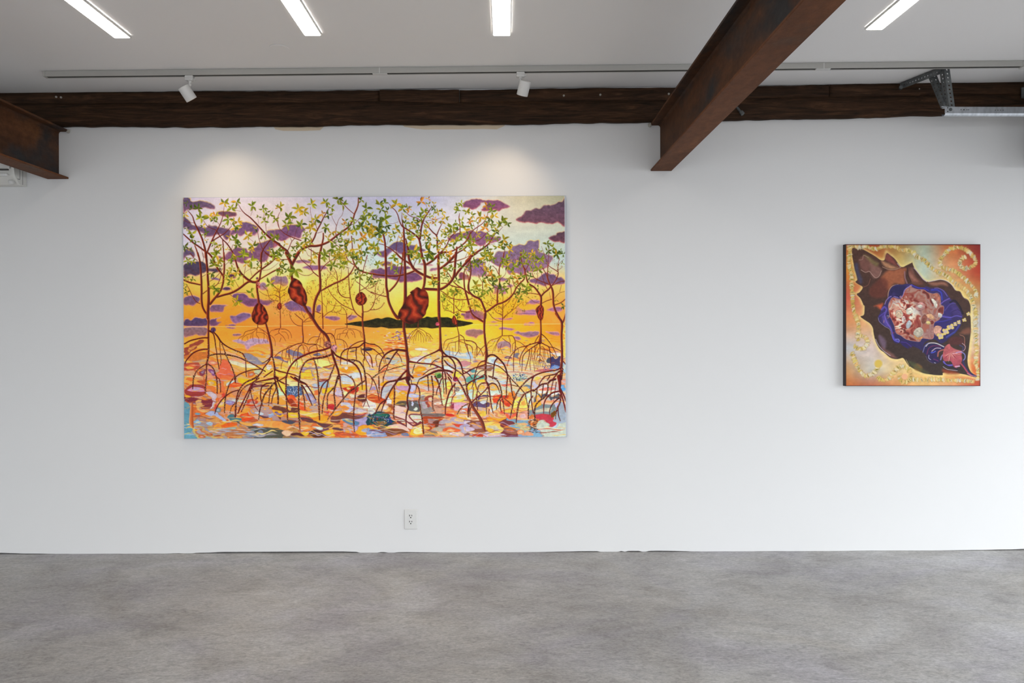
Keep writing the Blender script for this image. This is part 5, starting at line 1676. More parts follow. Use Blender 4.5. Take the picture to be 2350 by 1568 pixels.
# clouds: tile r,g,b | outline
CLOUDS = '''a1 95,82,135 | 80,140 240,140 280,210 380,210 470,190 560,210 680,240 770,280 830,330 820,400 740,400 620,370 520,380 400,410 250,420 150,440 90,500
a1 110,75,115 | 860,480 960,440 1080,440 1200,450 1330,480 1320,560 1200,590 1080,590 960,560
a1 92,78,135 | 80,550 160,600 240,680 300,760 420,790 560,830 640,820 690,770 760,790 850,790 920,830 1010,830 1120,860 1200,900 1200,1000 1130,1130 1060,1100 990,1020 880,1010 740,1050 630,1050 560,990 460,920 330,900 210,900 160,820 80,840
a1 112,85,150 | 1420,720 1500,690 1620,700 1720,740 1810,790 1870,880 1840,960 1770,1030 1700,1010 1640,930 1560,960 1480,1030 1400,1030 1340,980 1260,1020 1180,1000 1230,890 1340,880 1420,840
a1 125,85,140 | 1040,1533 1120,1430 1240,1350 1340,1300 1460,1310 1580,1320 1620,1400 1700,1330 1800,1280 1830,1190 1950,1180 2080,1130 2200,1120 2290,1200 2270,1280 2150,1340 2130,1450 2100,1533 2080,1600 1960,1660 1800,1600 1650,1560 1560,1650 1480,1680 1350,1640 1200,1640 1000,1580 880,1530 950,1500
a1 125,90,150 | 2060,910 2180,890 2350,880 2350,1080 2250,1090 2150,1060 2060,980
a1 95,85,140 | 90,1430 150,1330 220,1310 300,1340 360,1450 340,1533 250,1480 150,1520 90,1600
b1 120,80,145 | -20,900 60,880 150,870 230,790 340,770 470,750 580,770 680,840 710,900 640,960 620,1060 560,1090 470,1060 380,1060 300,1090 200,1160 100,1150 0,1100
b1 150,90,140 | -30,1150 60,1180 120,1200 40,1280 -30,1300
c1 100,85,150 | 60,1450 180,1390 330,1360 430,1280 560,1180 660,1150 760,1170 900,1220 1060,1250 1180,1310 1300,1360 1250,1400 1120,1390 980,1400 900,1440 840,1533 760,1480 650,1440 560,1380 450,1450 380,1530 250,1530 150,1480
c1 120,80,145 | 1800,1080 1900,1000 2050,960 2200,960 2300,900 2350,900 2350,1080 2250,1100 2150,1080 2000,1120 1870,1150
d1 125,75,135 | -50,230 60,180 180,140 340,150 430,180 520,160 620,180 720,175 860,240 1000,320 960,350 820,380 740,430 660,400 560,420 400,430 340,400 400,330 470,260 350,240 310,300 230,370 140,395 50,350 -60,340
d1 98,78,115 | 1120,620 1190,560 1260,540 1350,410 1450,410 1560,360 1660,370 1760,290 1900,290 2010,260 2080,220 2170,210 2230,140 2240,740 2140,720 2070,680 1960,710 1820,715 1700,690 1590,710 1480,700 1390,680 1280,690 1160,660
d1 95,68,100 | 1860,1040 1940,990 2020,960 2060,910 2150,900 2240,880 2240,1130 2150,1140 2100,1120 2000,1130 1930,1090
d1 130,90,155 | 0,900 60,860 140,850 220,900 330,860 420,900 520,960 620,1010 720,990 800,1020 760,1100 640,1130 560,1150 470,1110 430,1190 330,1210 240,1200 180,1130 60,1100 0,1080
d1 128,105,160 | 620,1469 700,1340 830,1330 960,1320 1020,1220 1120,1200 1200,1170 1320,1190 1380,1110 1460,1080 1540,1100 1640,1080 1660,1200 1640,1330 1760,1380 1900,1420 1960,1469 1900,1600 1820,1700 1700,1760 1560,1790 1430,1800 1330,1830 1250,1870 1130,1820 1000,1860 920,1780 900,1710 760,1700 640,1640 560,1570 520,1540
a2 72,68,110 | 100,280 200,220 300,200 420,190 540,200 620,260 700,360 820,350 980,360 960,420 850,470 680,430 560,480 460,510 380,550 280,520 200,540 160,580 100,570
a2 105,95,165 | 740,610 800,570 880,580 960,620 960,650 850,640
a2 95,55,100 | 1160,550 1200,500 1260,490 1330,560 1290,600 1200,590
a2 80,60,110 | 1010,860 1060,800 1150,800 1210,850 1140,890 1050,880
a2 110,85,140 | 110,1080 200,1010 320,1000 440,1040 490,1080 470,1150 400,1200 320,1250 230,1230 110,1220
a2 125,90,140 | 720,1280 800,1220 900,1210 1000,1220 1160,1230 1060,1280 1030,1390 900,1390 740,1390
a2 120,75,140 | 1240,1000 1340,950 1480,950 1600,990 1650,1060 1800,1070 1900,1080 2000,1110 2150,1100 2250,1130 2180,1180 2080,1250 1980,1230 1800,1260 1680,1280 1560,1240 1460,1180 1350,1160 1280,1090
a3 125,95,165 | 1200,60 1320,40 1480,-20 1650,-20 1700,60 1560,160 1400,230 1270,210
a2 140,115,140 | 2140,640 2220,560 2330,560 2350,700 2280,740 2180,740
a2 150,120,160 | 1890,740 1980,690 2060,760 2080,860 1960,880 1880,830
a3 78,65,125 | 120,160 200,110 280,160 360,80 480,90 560,110 640,100 640,296 120,296
a3 110,75,135 | 720,160 840,110 980,90 880,140 900,190 990,190 920,260 870,290 720,290
a3 140,105,125 | 120,330 640,330 640,500 500,520 380,500 250,540 120,550
a3 110,75,140 | 1080,285 1180,255 1320,255 1330,290
a3 125,90,140 | 1100,320 1200,315 1340,330 1280,365 1180,350
a3 140,100,130 | 1260,480 1400,465 1480,490 1390,530 1270,520
a3 180,150,195 | 1260,640 1400,600 1560,650 1700,580 1850,580 2050,600 2120,700 1950,720 1800,740 1680,800 1620,860 1560,820 1540,740 1400,700
b2 145,105,150 | 470,200 580,165 700,155 830,190 900,220 830,250 700,230 560,240
b2 140,95,160 | 650,350 740,300 860,280 1000,290 1150,290 1220,330 1220,380 1080,390 960,420 820,410 740,370
b2 145,115,150 | 0,530 120,560 260,550 310,640 300,760 200,800 100,740 0,740
b2 125,90,155 | 220,1210 330,1140 440,1130 560,1180 680,1240 820,1260 870,1330 860,1420 740,1410 620,1370 480,1370 350,1360
b2 120,90,150 | 970,1370 1000,1250 1080,1220 1090,1300 1060,1400
b2 135,85,150 | 1180,1510 1300,1480 1450,1490 1540,1533 1500,1590 1380,1600 1250,1560
b2 150,105,150 | 1720,1470 1850,1460 1950,1490 1850,1560 1740,1600
b2 110,80,140 | 2230,450 2350,390 2350,600 2300,590 2240,480
c2 115,75,140 | 0,430 60,390 160,380 240,350 330,390 400,330 560,270 640,310 760,300 880,310 950,360 860,400 780,440 860,480 1000,460 1080,470 1200,560 1220,620 1120,660 1000,680 900,690 780,690 700,700 620,660 480,620 380,590 240,590 120,600 50,560
c2 120,90,130 | 220,240 300,190 400,200 540,250 400,300 280,310
c2 140,110,170 | 1100,265 1200,235 1350,240 1480,290 1350,300 1200,290
c2 130,90,130 | 1000,380 1100,360 1210,385 1120,400
c2 150,110,165 | 1390,420 1440,360 1560,340 1700,330 1840,310 1780,350 1520,410 1440,430
c2 140,70,110 | 2090,480 2150,440 2250,500 2350,560 2350,620 2220,640 2100,620
c2 140,110,180 | 2280,260 2350,220 2350,460 2290,400
c2 140,80,130 | 2130,1450 2200,1420 2350,1400 2350,1540 2230,1560
d2 135,100,175 | 0,260 60,210 180,180 240,110 330,130 350,200 450,200 420,300 500,340 480,420 440,520 340,550 220,540 120,530 60,440 0,380
d2 160,110,150 | 600,730 680,710 740,740 800,750 880,790 920,860 880,930 740,930 600,930 640,850
d2 145,110,160 | 700,560 820,550 940,590 900,640 780,640
d2 150,110,150 | 920,740 1000,700 1080,740 1020,790 940,780
d2 110,85,140 | 1430,620 1500,580 1620,570 1720,480 1820,440 1900,480 1990,490 2060,550 2150,540 2220,620 2210,690 2090,720 1950,720 1840,730 1750,750 1650,720 1560,700 1470,680
d2 160,105,160 | 1350,1150 1440,1060 1560,1050 1660,1070 1660,1140 1560,1160 1440,1160
d2 165,110,175 | 1090,1350 1120,1260 1170,1190 1230,1260 1360,1290 1560,1280 1590,1350 1560,1410 1400,1390 1280,1380 1170,1400
d2 160,100,155 | 1810,1290 1900,1240 2060,1210 2170,1240 2160,1310 2020,1330 1880,1320
d2 150,85,130 | 0,1340 120,1280 250,1290 400,1350 410,1469 400,1500 250,1510 0,1480
d3 150,95,165 | 1060,0 1240,-30 1500,-40 1600,20 1450,40 1330,20 1200,40
d3 165,85,170 | 610,100 720,85 850,110 1000,85 1070,100 1000,140 850,150 740,130
d3 160,90,150 | 480,190 600,175 720,180 640,200
d3 170,100,175 | 1310,225 1400,205 1460,180 1530,200 1540,230 1400,235
d3 150,90,140 | 1300,250 1540,250 1480,270 1380,260
d3 140,90,120 | 530,255 720,255 640,275
d3 155,100,170 | 720,340 790,305 900,310 1010,320 1110,350 1010,390 880,360 790,360
d3 150,110,150 | 1080,440 1150,400 1300,420 1450,400 1640,400 1640,460 1560,510 1400,540 1250,510 1180,460
d3 150,110,160 | 1080,510 1180,520 1230,580 1150,600 1090,560
d3 165,110,150 | 1790,400 1900,410 2020,400 2110,430 2110,500 1980,500 1880,460
d3 160,110,110 | 0,390 100,350 250,360 380,370 400,450 300,490 230,560 170,520 60,510 0,480
d3 160,130,150 | 740,640 850,610 980,640 1020,720 1000,790 900,740 820,780 700,770'''
# shapes lying on the water: tile r,g,b | outline
POOLS = '''a3 150,70,60 | 130,1010 130,900 160,800 240,770 300,720 420,660 520,640 500,700 420,760 380,830 300,870 220,940 180,1020
a3 200,120,60 | 150,1000 260,960 400,930 560,920 640,900 620,1010 520,1080 380,1100 250,1080
a3 175,80,65 | 140,1200 260,1170 420,1160 460,1230 400,1300 270,1330 140,1300
a3 225,165,75 | 190,1270 260,1240 340,1260 330,1290 240,1300
a3 130,60,80 | 480,1400 560,1340 620,1300 600,1420 540,1480
a3 215,150,120 | 670,1260 740,1240 820,1340 840,1533 680,1533
a3 130,75,130 | 710,1330 770,1310 850,1380 840,1450 760,1440
a3 235,110,80 | 1000,1200 1060,1100 1160,1180 1220,1300 1280,1480 1240,1533 900,1533 920,1400 980,1330
a3 215,130,110 | 710,1130 760,1090 850,1120 890,1190 800,1210 730,1190
a3 215,215,190 | 1220,1130 1330,1100 1440,1140 1560,1200 1700,1190 1800,1250 1640,1260 1480,1260 1380,1220 1280,1190
a3 235,165,140 | 1220,1080 1380,1080 1540,1130 1560,1180 1400,1130 1260,1110
a3 215,215,205 | 2070,1230 2150,1180 2200,1250 2150,1330 2080,1290
a3 225,130,40 | 2090,1160 2160,1120 2200,1190 2130,1210
a3 140,140,160 | 1540,960 1640,960 1760,1010 1900,1130 1990,1170 1840,1200 1700,1150 1620,1110 1570,1040
a3 200,110,60 | 1620,1400 1740,1370 1780,1420 1700,1490 1630,1480
a3 190,200,170 | 1780,1340 1900,1330 1900,1400 1820,1440
b3 100,90,130 | 100,1010 0,1030 0,1050 130,1060 220,1130 330,1150 480,1130 380,1110 260,1110 190,1050
b3 120,120,150 | 310,880 420,860 600,930 680,970 560,1000 420,980 340,920
b3 245,220,130 | 350,1110 560,1100 640,1150 560,1220 420,1230
b3 245,195,60 | 640,1400 720,1330 800,1290 900,1330 920,1460 860,1530 700,1500
b3 150,140,165 | 640,1290 800,1280 900,1290 1000,1260 1150,1290 1300,1330 1200,1280 1000,1310 920,1390 960,1500 900,1500 880,1350 760,1330 690,1390
b3 245,225,140 | 960,1110 1100,1090 1280,1140 1290,1220 1120,1260 1010,1200
b3 205,185,175 | 1080,1400 1200,1370 1320,1380 1280,1480 1140,1520 1080,1470
b3 150,85,45 | 1150,1250 1260,1220 1400,1180 1300,1240 1200,1270
b3 225,215,205 | 1580,1150 1700,1120 1820,1180 1700,1200 1600,1190
b3 245,160,40 | 1540,1300 1660,1290 1800,1250 1960,1290 1820,1340 1650,1360
b3 220,225,225 | 1640,1270 1700,1250 1730,1290 1690,1320
b3 200,210,220 | 1580,1490 1700,1470 1830,1400 2000,1400 1980,1500 1800,1533 1620,1533
b3 45,45,75 | 2060,840 2150,810 2300,840 2260,870 2130,870
b3 45,45,75 | 1780,890 1830,880 1870,900 1800,910
b3 60,60,100 | 1780,850 1900,840 1880,860 1790,860
b3 225,120,50 | 2060,750 2200,730 2350,760 2350,790 2180,770
b3 215,195,200 | 2170,1000 2250,1010 2240,1090 2300,1150 2350,1130 2350,1200 2260,1220 2180,1100
b3 245,195,90 | 1500,930 1560,900 1560,1000 1440,960
b3 90,90,120 | 930,970 1080,940 1100,970 1220,940 1200,960 1010,1010
c3 215,215,220 | 930,1050 1060,1010 1160,1020 1250,990 1120,1130 960,1110
c3 245,215,140 | 1220,900 1300,880 1380,920 1340,990 1230,980
c3 250,205,110 | 920,900 1040,860 1170,870 1190,930 1080,990 940,970
c3 225,230,225 | 1090,820 1220,800 1330,840 1250,860 1110,850
c3 200,215,220 | 1290,1090 1400,1070 1450,1110 1380,1160 1290,1150
c3 240,160,40 | 1030,1300 1130,1250 1260,1280 1210,1350 1080,1350
c3 235,150,50 | 1000,1440 1100,1380 1230,1390 1220,1470 1080,1500
c3 150,150,200 | 1070,1440 1130,1420 1190,1440 1130,1470
c3 45,55,75 | 340,1060 400,1040 470,1060 400,1070
c3 190,205,195 | 480,1110 560,1090 640,1110 620,1160 500,1180
c3 225,110,70 | 240,1370 330,1290 380,1290 350,1350 270,1390
c3 170,175,200 | 1760,1110 1850,1150 1900,1200 1860,1220 1780,1160
c3 205,225,230 | 1720,1220 1800,1230 1900,1310 1820,1320 1730,1280
c3 165,190,215 | 1800,880 1950,900 2150,930 2300,900 2350,960 2350,1060 2150,1040 1960,1010 1830,960
c3 200,140,150 | 2080,1150 2200,1120 2300,1140 2340,1180 2250,1230 2130,1220
c3 250,215,80 | 1960,1380 2060,1370 2150,1440 2050,1533 1990,1500
c3 120,170,90 | 1530,1420 1640,1390 1690,1440 1660,1500 1560,1490
c3 60,90,50 | 1580,1460 1650,1420 1680,1480 1620,1520
c3 210,120,70 | 300,830 400,810 520,810 420,850 340,860
d3 200,220,225 | 500,1010 600,980 700,1020 650,1090 720,1110 840,1170 700,1150 560,1120
d3 245,180,90 | 140,1150 220,1110 400,1110 380,1170 220,1190
d3 140,95,75 | 260,1220 380,1180 560,1160 610,1230 520,1290 380,1260
d3 245,200,100 | 680,1230 770,1200 830,1260 880,1330 760,1330 680,1290
d3 85,175,165 | 60,1469 130,1400 220,1380 330,1400 400,1370 380,1469
d3 90,150,160 | 100,1290 180,1260 230,1310 160,1340
d3 100,80,130 | 890,990 960,960 1050,990 1010,1010 920,1010
d3 120,120,140 | 1110,930 1180,900 1200,980 1150,1010
d3 65,70,90 | 1800,1050 1850,990 1920,1010 1930,1090 1860,1100
d3 60,55,100 | 1920,1010 1970,970 2000,1020 2060,1010 2110,970 2140,1150 2050,1200 1960,1180
d3 110,150,210 | 1900,1240 2000,1170 2100,1200 2120,1260 2000,1250
d3 185,110,120 | 1560,1300 1650,1260 1850,1250 1900,1280 1700,1310
d3 225,220,215 | 1900,900 2020,890 2120,900 2110,960 1980,940
d3 235,205,100 | 2200,260 2240,240 2250,900 2190,900
d3 150,190,215 | 2190,1110 2250,1130 2250,1320 2180,1280
a4 95,150,175 | 130,620 220,650 300,730 290,850 260,1050 330,1200 300,1300 400,1400 380,1490 130,1490
a4 120,50,65 | 140,500 300,480 420,520 600,560 760,520 760,640 700,740 560,740 450,640 330,620 250,600
a4 215,170,110 | 430,570 510,570 540,660 600,690 510,730 560,780 700,800 690,840 540,830 460,770 440,680
a4 205,110,60 | 340,690 440,700 480,800 600,850 760,850 700,900 500,930 360,930
a4 150,60,60 | 180,330 230,230 400,200 560,230 600,330 540,430 380,460 230,420
a4 205,150,185 | 240,310 330,270 480,260 570,310 520,360 380,350 300,340
a4 225,175,60 | 150,440 220,430 300,470 200,500
a4 230,170,30 | 680,110 800,90 860,120 860,200 700,200
a4 185,90,55 | 410,110 500,80 640,100 640,200 520,180
a4 205,75,65 | 860,700 950,560 1000,440 1080,400 1070,480 960,600 880,780
a4 200,190,205 | 640,380 740,370 850,420 860,560 800,700 760,760 780,600 780,470
a4 240,120,75 | 1000,0 1200,0 1300,60 1250,150 1100,200 1080,330 1010,300 1000,150
a4 250,185,40 | 1380,40 1500,60 1800,70 1600,150 1440,130
a4 235,85,45 | 1200,190 1330,150 1460,180 1380,230 1220,240
a4 190,215,215 | 1130,160 1200,120 1300,80 1240,170 1150,220
a4 150,130,185 | 1120,590 1200,560 1320,570 1300,640 1200,660 1130,630
a4 185,200,205 | 1110,550 1300,540 1560,560 1500,610 1300,580
a4 110,145,160 | 880,780 950,740 1010,780 980,830 900,830
a4 105,160,190 | 365,890 430,860 495,890 430,920
a4 130,175,215 | 370,1060 450,1010 530,1060 500,1110 420,1100
a4 165,180,220 | 660,890 800,830 950,870 1050,960 1100,1030 1200,1080 1080,1060 950,960 830,910 740,920
a4 125,175,195 | 1110,1230 1240,1200 1350,1210 1260,1240
a4 150,185,215 | 700,1080 760,1060 820,1090 790,1140 720,1120
a4 215,80,40 | 1420,960 1480,880 1600,830 1640,920 1760,960 1700,1010 1500,1040
a4 245,160,70 | 1380,900 1500,820 1600,700 1650,800 1580,860 1460,900 1450,1020 1400,990
a4 195,70,40 | 1590,580 1700,530 1800,560 1790,680 1700,700 1610,650
a4 70,120,135 | 1170,960 1220,900 1300,900 1330,970 1420,990 1400,1050 1250,1050
a4 235,190,90 | 950,680 1000,600 1060,550 1060,690
a4 240,170,90 | 1500,1080 1700,1080 2000,1050 2350,1080 2350,1210 2100,1200 1900,1190 1720,1170 1600,1140
a4 185,195,220 | 1760,1130 1880,1100 2000,1140 1960,1170 1840,1160
a4 80,85,80 | 1420,1080 1500,1100 1600,1170 1700,1190 1800,1170 1900,1210 2100,1220 2350,1230 2350,1430 2200,1430 2000,1440 1780,1440 1800,1330 1700,1230 1560,1150
a4 120,130,150 | 1560,1360 1680,1310 1800,1330 1900,1260 2000,1400 1800,1420 1640,1420
a4 180,120,80 | 1160,1340 1300,1280 1460,1240 1560,1300 1500,1400 1240,1430
a4 225,160,55 | 830,1180 960,1100 1100,1090 1100,1150 980,1210 860,1230
a4 220,100,45 | 1050,1150 1200,1100 1380,1120 1260,1170 1100,1190
a4 180,90,40 | 680,1370 740,1350 800,1370 760,1400 690,1390
a4 165,85,45 | 830,1400 900,1370 980,1380 960,1410 860,1420
a4 200,110,60 | 480,1410 560,1400 640,1420 620,1450 500,1450
a4 90,60,80 | 1900,900 2000,930 2150,930 2230,900 2120,960 1980,970
a4 185,205,225 | 1820,850 1920,840 2000,880 1920,910
a4 150,185,215 | 2120,910 2180,880 2230,910 2180,960
a4 110,50,60 | 1740,140 1850,200 1960,190 2100,240 1900,250 1780,270 1760,330 1840,430 1880,500 1830,540 1860,470 1800,380 1740,300
b4 70,95,140 | 290,240 360,220 540,240 640,290 650,420 540,430 500,480 400,430 300,430
b4 220,90,50 | 320,480 420,440 480,490 540,560 620,600 700,680 720,780 560,750 460,700 390,640
b4 150,60,40 | 360,560 440,540 520,660 520,740 400,680
b4 100,60,55 | 0,700 150,700 260,740 360,800 430,720 560,740 560,830 400,860 300,830 200,870 170,990 100,880
b4 245,175,50 | 0,780 60,800 190,880 160,940 80,920 0,860
b4 90,80,130 | 20,830 80,850 150,890 120,910 40,870
b4 240,150,80 | 0,1090 150,1070 280,1120 370,1180 240,1240 80,1200 0,1180
b4 70,75,95 | 200,1060 300,1020 420,1030 480,1060 420,1110 280,1110
b4 245,160,50 | 900,960 1040,920 1220,930 1240,1040 1160,1090 1010,1070
b4 245,195,90 | 610,800 780,830 900,850 1050,900 880,960 760,930 640,880
b4 90,60,70 | 620,950 780,950 900,990 980,1060 1100,1100 1250,1120 1310,1140 1260,1180 1120,1180 1000,1110 860,1080 760,1040
b4 80,50,45 | 820,1270 960,1270 1150,1300 1160,1400 900,1400
b4 105,70,95 | 1080,1190 1180,1180 1240,1220 1160,1280 1060,1260
b4 240,190,60 | 1180,1300 1300,1250 1400,1310 1360,1390 1200,1380
b4 250,190,60 | 590,1350 700,1290 820,1310 780,1360 680,1380
b4 250,195,50 | 330,870 430,850 540,890 560,960 440,950 350,930
b4 205,225,220 | 880,1190 1000,1180 1100,1200 1060,1250 980,1250
b4 235,140,70 | 500,1150 640,1140 760,1150 900,1230 780,1260 640,1230
b4 165,160,205 | 1880,1010 2060,940 2200,920 2250,1000 2200,1130 2050,1160 1960,1280 1900,1290 1890,1130
b4 85,125,160 | 1590,980 1650,950 1760,1010 1860,1020 1960,1070 1950,1130 1780,1120 1660,1080
b4 190,195,225 | 1560,640 1640,610 1760,650 1820,780 1740,830 1640,780 1560,690
b4 240,140,50 | 1540,720 1620,700 1720,740 1730,780 1620,780
b4 110,65,60 | 1380,940 1600,860 1850,880 2080,930 1900,1000 1600,1000 1500,1090 1360,1060
b4 240,165,50 | 1380,900 1460,840 1580,820 1520,900 1420,930
b4 185,45,55 | 1260,690 1340,650 1420,700 1380,780 1280,760
b4 190,50,50 | 1195,845 1250,825 1310,845 1250,875
b4 200,195,200 | 1900,800 1960,740 2060,770 2120,840 2000,870 1900,860
b4 175,60,55 | 1880,900 2000,890 2120,850 2060,910 1940,920
b4 205,215,205 | 2160,830 2250,760 2350,770 2350,900 2230,910
b4 245,165,50 | 1980,1240 2080,1180 2250,1170 2350,1190 2350,1340 2100,1370 1980,1350
b4 150,160,190 | 2060,1260 2180,1220 2330,1230 2300,1300 2150,1310
b4 175,80,60 | 1460,1360 1540,1310 1680,1330 1860,1360 1900,1390 1500,1390
b4 85,60,75 | 1350,1220 1440,1200 1560,1240 1540,1270 1420,1260
b4 85,85,75 | 0,1240 110,1240 200,1310 180,1400 0,1410
b4 225,190,160 | 190,1310 280,1260 380,1290 420,1290 360,1370 260,1400
b4 85,45,55 | 400,1390 440,1340 560,1330 700,1390
b4 225,215,160 | 300,90 560,130 560,220 330,200
b4 225,225,215 | 660,200 760,190 850,300 820,370 730,310
b4 190,225,195 | 80,280 140,340 200,420 150,440 80,430
b4 250,205,80 | 70,100 150,120 230,200 250,400 200,380 130,250
b4 215,195,165 | 650,60 780,70 950,90 960,150 820,180 740,130
b4 250,190,60 | 640,0 900,0 920,30 700,40
b4 170,190,215 | 900,200 1000,180 1010,300 960,330 900,250
b4 150,180,205 | 1050,100 1250,110 1240,220 1120,250 1050,200
b4 235,120,70 | 920,360 1020,340 1030,430 940,430
b4 140,140,180 | 740,420 860,420 1000,560 960,640 820,560
b4 250,190,40 | 1120,330 1180,270 1280,260 1390,260 1300,350 1200,390 1140,380
b4 225,205,150 | 1330,0 1480,0 1440,80 1320,90
b4 190,205,220 | 1570,10 1740,20 1830,140 1700,190 1600,160
b4 240,170,60 | 1560,190 1700,180 1830,200 1700,240 1580,240
b4 195,185,215 | 1430,300 1540,290 1580,420 1560,460 1440,460
b4 250,225,150 | 1800,210 1850,150 1940,140 1990,180 1920,240
b4 180,50,35 | 1600,290 1700,250 1900,230 1960,330 1860,390 1720,380
b4 250,200,100 | 1670,270 1720,245 1770,265 1740,305 1690,300
b4 245,230,170 | 1615,380 1660,350 1705,380 1690,430 1640,430
b4 250,235,190 | 1760,430 1810,400 1870,430 1850,470 1790,470
b4 250,180,50 | 2000,250 2080,210 2120,260 2100,330 2020,330
b4 110,130,140 | 1650,520 1710,500 1760,520 1720,550
b4 190,110,60 | 1750,590 1850,520 1960,510 1980,620 1880,630
b4 90,45,45 | 1930,470 2060,430 2130,480 2120,590 1990,580
b4 235,215,205 | 2110,620 2230,530 2350,560 2350,720 2200,740 2110,720
b4 150,150,215 | 2240,290 2350,240 2350,330 2260,320
b4 130,55,45 | 1050,60 1260,80 1130,120 1050,110
c4 30,65,75 | 0,900 90,900 180,850 320,860 420,920 430,990 520,1040 560,1100 460,1130 480,1180 300,1180 120,1120 0,1130
c4 50,110,95 | 150,900 250,870 350,890 380,940 260,950 170,940
c4 25,60,120 | 380,1040 450,980 510,1040 480,1090 400,1080
c4 150,110,70 | 110,1070 250,1060 380,1090 300,1140 180,1140
c4 120,75,50 | 150,1190 300,1210 500,1240 700,1250 830,1270 700,1340 560,1380 420,1390 300,1310
c4 130,155,200 | 0,1210 130,1250 250,1300 380,1390 0,1390
c4 240,160,50 | 0,1150 70,1170 150,1220 60,1230 0,1215
c4 235,200,190 | 420,1190 560,1130 700,1130 820,1170 880,1240 860,1280 700,1240 520,1220
c4 80,130,190 | 740,1360 800,1330 870,1350 890,1390 750,1390
c4 85,88,92 | 900,560 1000,560 1140,580 1150,780 1060,800 940,760
c4 200,210,240 | 960,630 1000,570 1020,640 1000,680
c4 205,220,210 | 1040,740 1080,715 1110,750 1080,785
c4 140,135,135 | 1170,540 1260,480 1330,600 1440,760 1400,840 1220,830
c4 175,180,165 | 1310,680 1350,650 1385,680 1350,720
c4 85,78,70 | 600,660 660,590 840,590 840,690 700,680
c4 150,70,60 | 1310,530 1360,470 1460,460 1480,500 1400,520 1390,600 1420,700 1380,720 1340,630
c4 220,205,195 | 1400,560 1430,510 1480,530 1450,590
c4 190,150,130 | 1480,600 1560,560 1680,600 1720,760 1620,860 1500,800
c4 235,225,220 | 1510,620 1600,600 1660,630 1580,660
c4 110,105,105 | 1220,870 1400,880 1600,870 1720,900 1600,960 1400,940 1240,930
c4 165,70,35 | 1240,960 1450,960 1680,980 1640,1060 1560,1150 1440,1170 1300,1060
c4 95,55,40 | 1500,1080 1560,1050 1640,1070 1600,1180 1540,1170
c4 205,215,195 | 930,920 1160,910 1190,1060 1090,1090 1000,1010
c4 235,200,195 | 600,720 840,740 830,840 900,900 1000,1100 1010,1180 900,1200 820,1100 820,1010 640,930 580,860
c4 200,215,200 | 670,1030 800,1030 820,1120 700,1090
c4 240,185,60 | 940,1320 1060,1180 1200,1140 1230,1320 1130,1380 980,1370
c4 252,230,170 | 1010,1320 1100,1220 1190,1190 1200,1310 1100,1350
c4 165,75,45 | 1300,1180 1400,1170 1440,1220 1380,1270 1300,1250
c4 250,205,110 | 1260,1200 1320,1180 1370,1220 1310,1240
c4 135,120,110 | 1310,1320 1400,1280 1560,1320 1620,1380 1320,1390
c4 240,185,140 | 1580,1310 1750,1310 1840,1340 1800,1390 1640,1380
c4 175,170,155 | 1500,1240 1560,1190 1680,1180 1700,1250 1620,1290
c4 170,155,160 | 1600,1100 1680,1060 1750,1120 1740,1180 1650,1180
c4 165,165,180 | 1640,1060 1780,1020 1900,1060 1800,1090
c4 215,105,60 | 1740,1260 1820,1190 1920,1200 2050,1260 1960,1300 1850,1290
c4 205,70,45 | 1930,1110 2050,1130 2190,1120 2160,1190 2050,1190
c4 170,165,200 | 2170,1150 2350,1130 2350,1300 2200,1330 2140,1250
c4 130,100,100 | 2120,1310 2200,1350 2350,1310 2350,1370 2200,1380
c4 205,205,225 | 1880,1370 1960,1310 2050,1340 2030,1390
c4 230,180,165 | 2040,1300 2130,1330 2200,1390 2060,1380
c4 220,165,35 | 1180,150 1290,100 1450,90 1570,130 1540,180 1400,200 1260,180
c4 185,150,185 | 620,220 740,190 870,220 880,300 760,320 660,290
c4 215,160,30 | 650,390 760,350 880,380 830,430 740,440
c4 190,195,240 | 960,320 980,220 1040,200 1070,270 1010,330
c4 175,190,240 | 920,420 1000,390 1120,420 1100,480 960,480
c4 235,170,60 | 600,480 700,450 850,470 840,540 700,560 620,640 600,560
c4 225,150,40 | 460,420 540,320 550,640 500,620 480,520
c4 215,225,235 | 380,620 430,480 480,560 490,650 420,670
c4 245,185,60 | 620,150 740,140 880,190 860,220 740,200 640,220
c4 180,190,200 | 280,330 350,250 480,220 420,400 330,520 280,480
c4 195,180,200 | 350,0 640,0 560,60 420,90 360,60
c4 225,160,30 | 250,150 320,110 390,120 330,200 270,210
c4 240,160,110 | 0,340 120,330 130,380 60,420 0,400
c4 190,80,40 | 0,440 120,440 240,500 340,540 300,640 160,620 0,560
c4 215,215,225 | 0,680 150,660 160,720 60,740 0,730
c4 215,205,205 | 300,720 400,680 430,740 380,780 310,770
c4 150,80,45 | 400,660 530,680 530,760 480,800 530,870 420,870 300,860 440,810 450,740
c4 205,210,200 | 0,760 80,760 110,840 60,890 0,890
c4 205,225,170 | 1700,120 1820,120 1900,300 1880,620 1720,640 1680,400
c4 250,215,90 | 1780,180 1830,120 1890,200 1860,280 1800,270
c4 240,205,90 | 2000,430 2130,380 2200,480 2200,600 2000,600
c4 200,225,225 | 2020,330 2100,300 2180,400 2000,430
c4 215,165,190 | 1920,640 2100,610 2260,620 2150,680 1980,690
c4 225,165,190 | 1960,690 2120,690 2080,760 1960,770
c4 235,130,75 | 1780,840 1900,800 2000,830 2010,900 1920,940 1800,920
c4 185,45,40 | 1760,880 1880,860 1960,900 1850,930
c4 175,165,190 | 1900,990 2020,960 2060,1020 2300,1010 2350,1080 2150,1110 1960,1060
c4 240,170,60 | 2040,900 2150,870 2350,930 2350,1000 2100,980
c4 245,215,190 | 2080,920 2200,900 2290,940 2180,960
c4 250,205,60 | 2260,180 2350,160 2350,320 2280,310
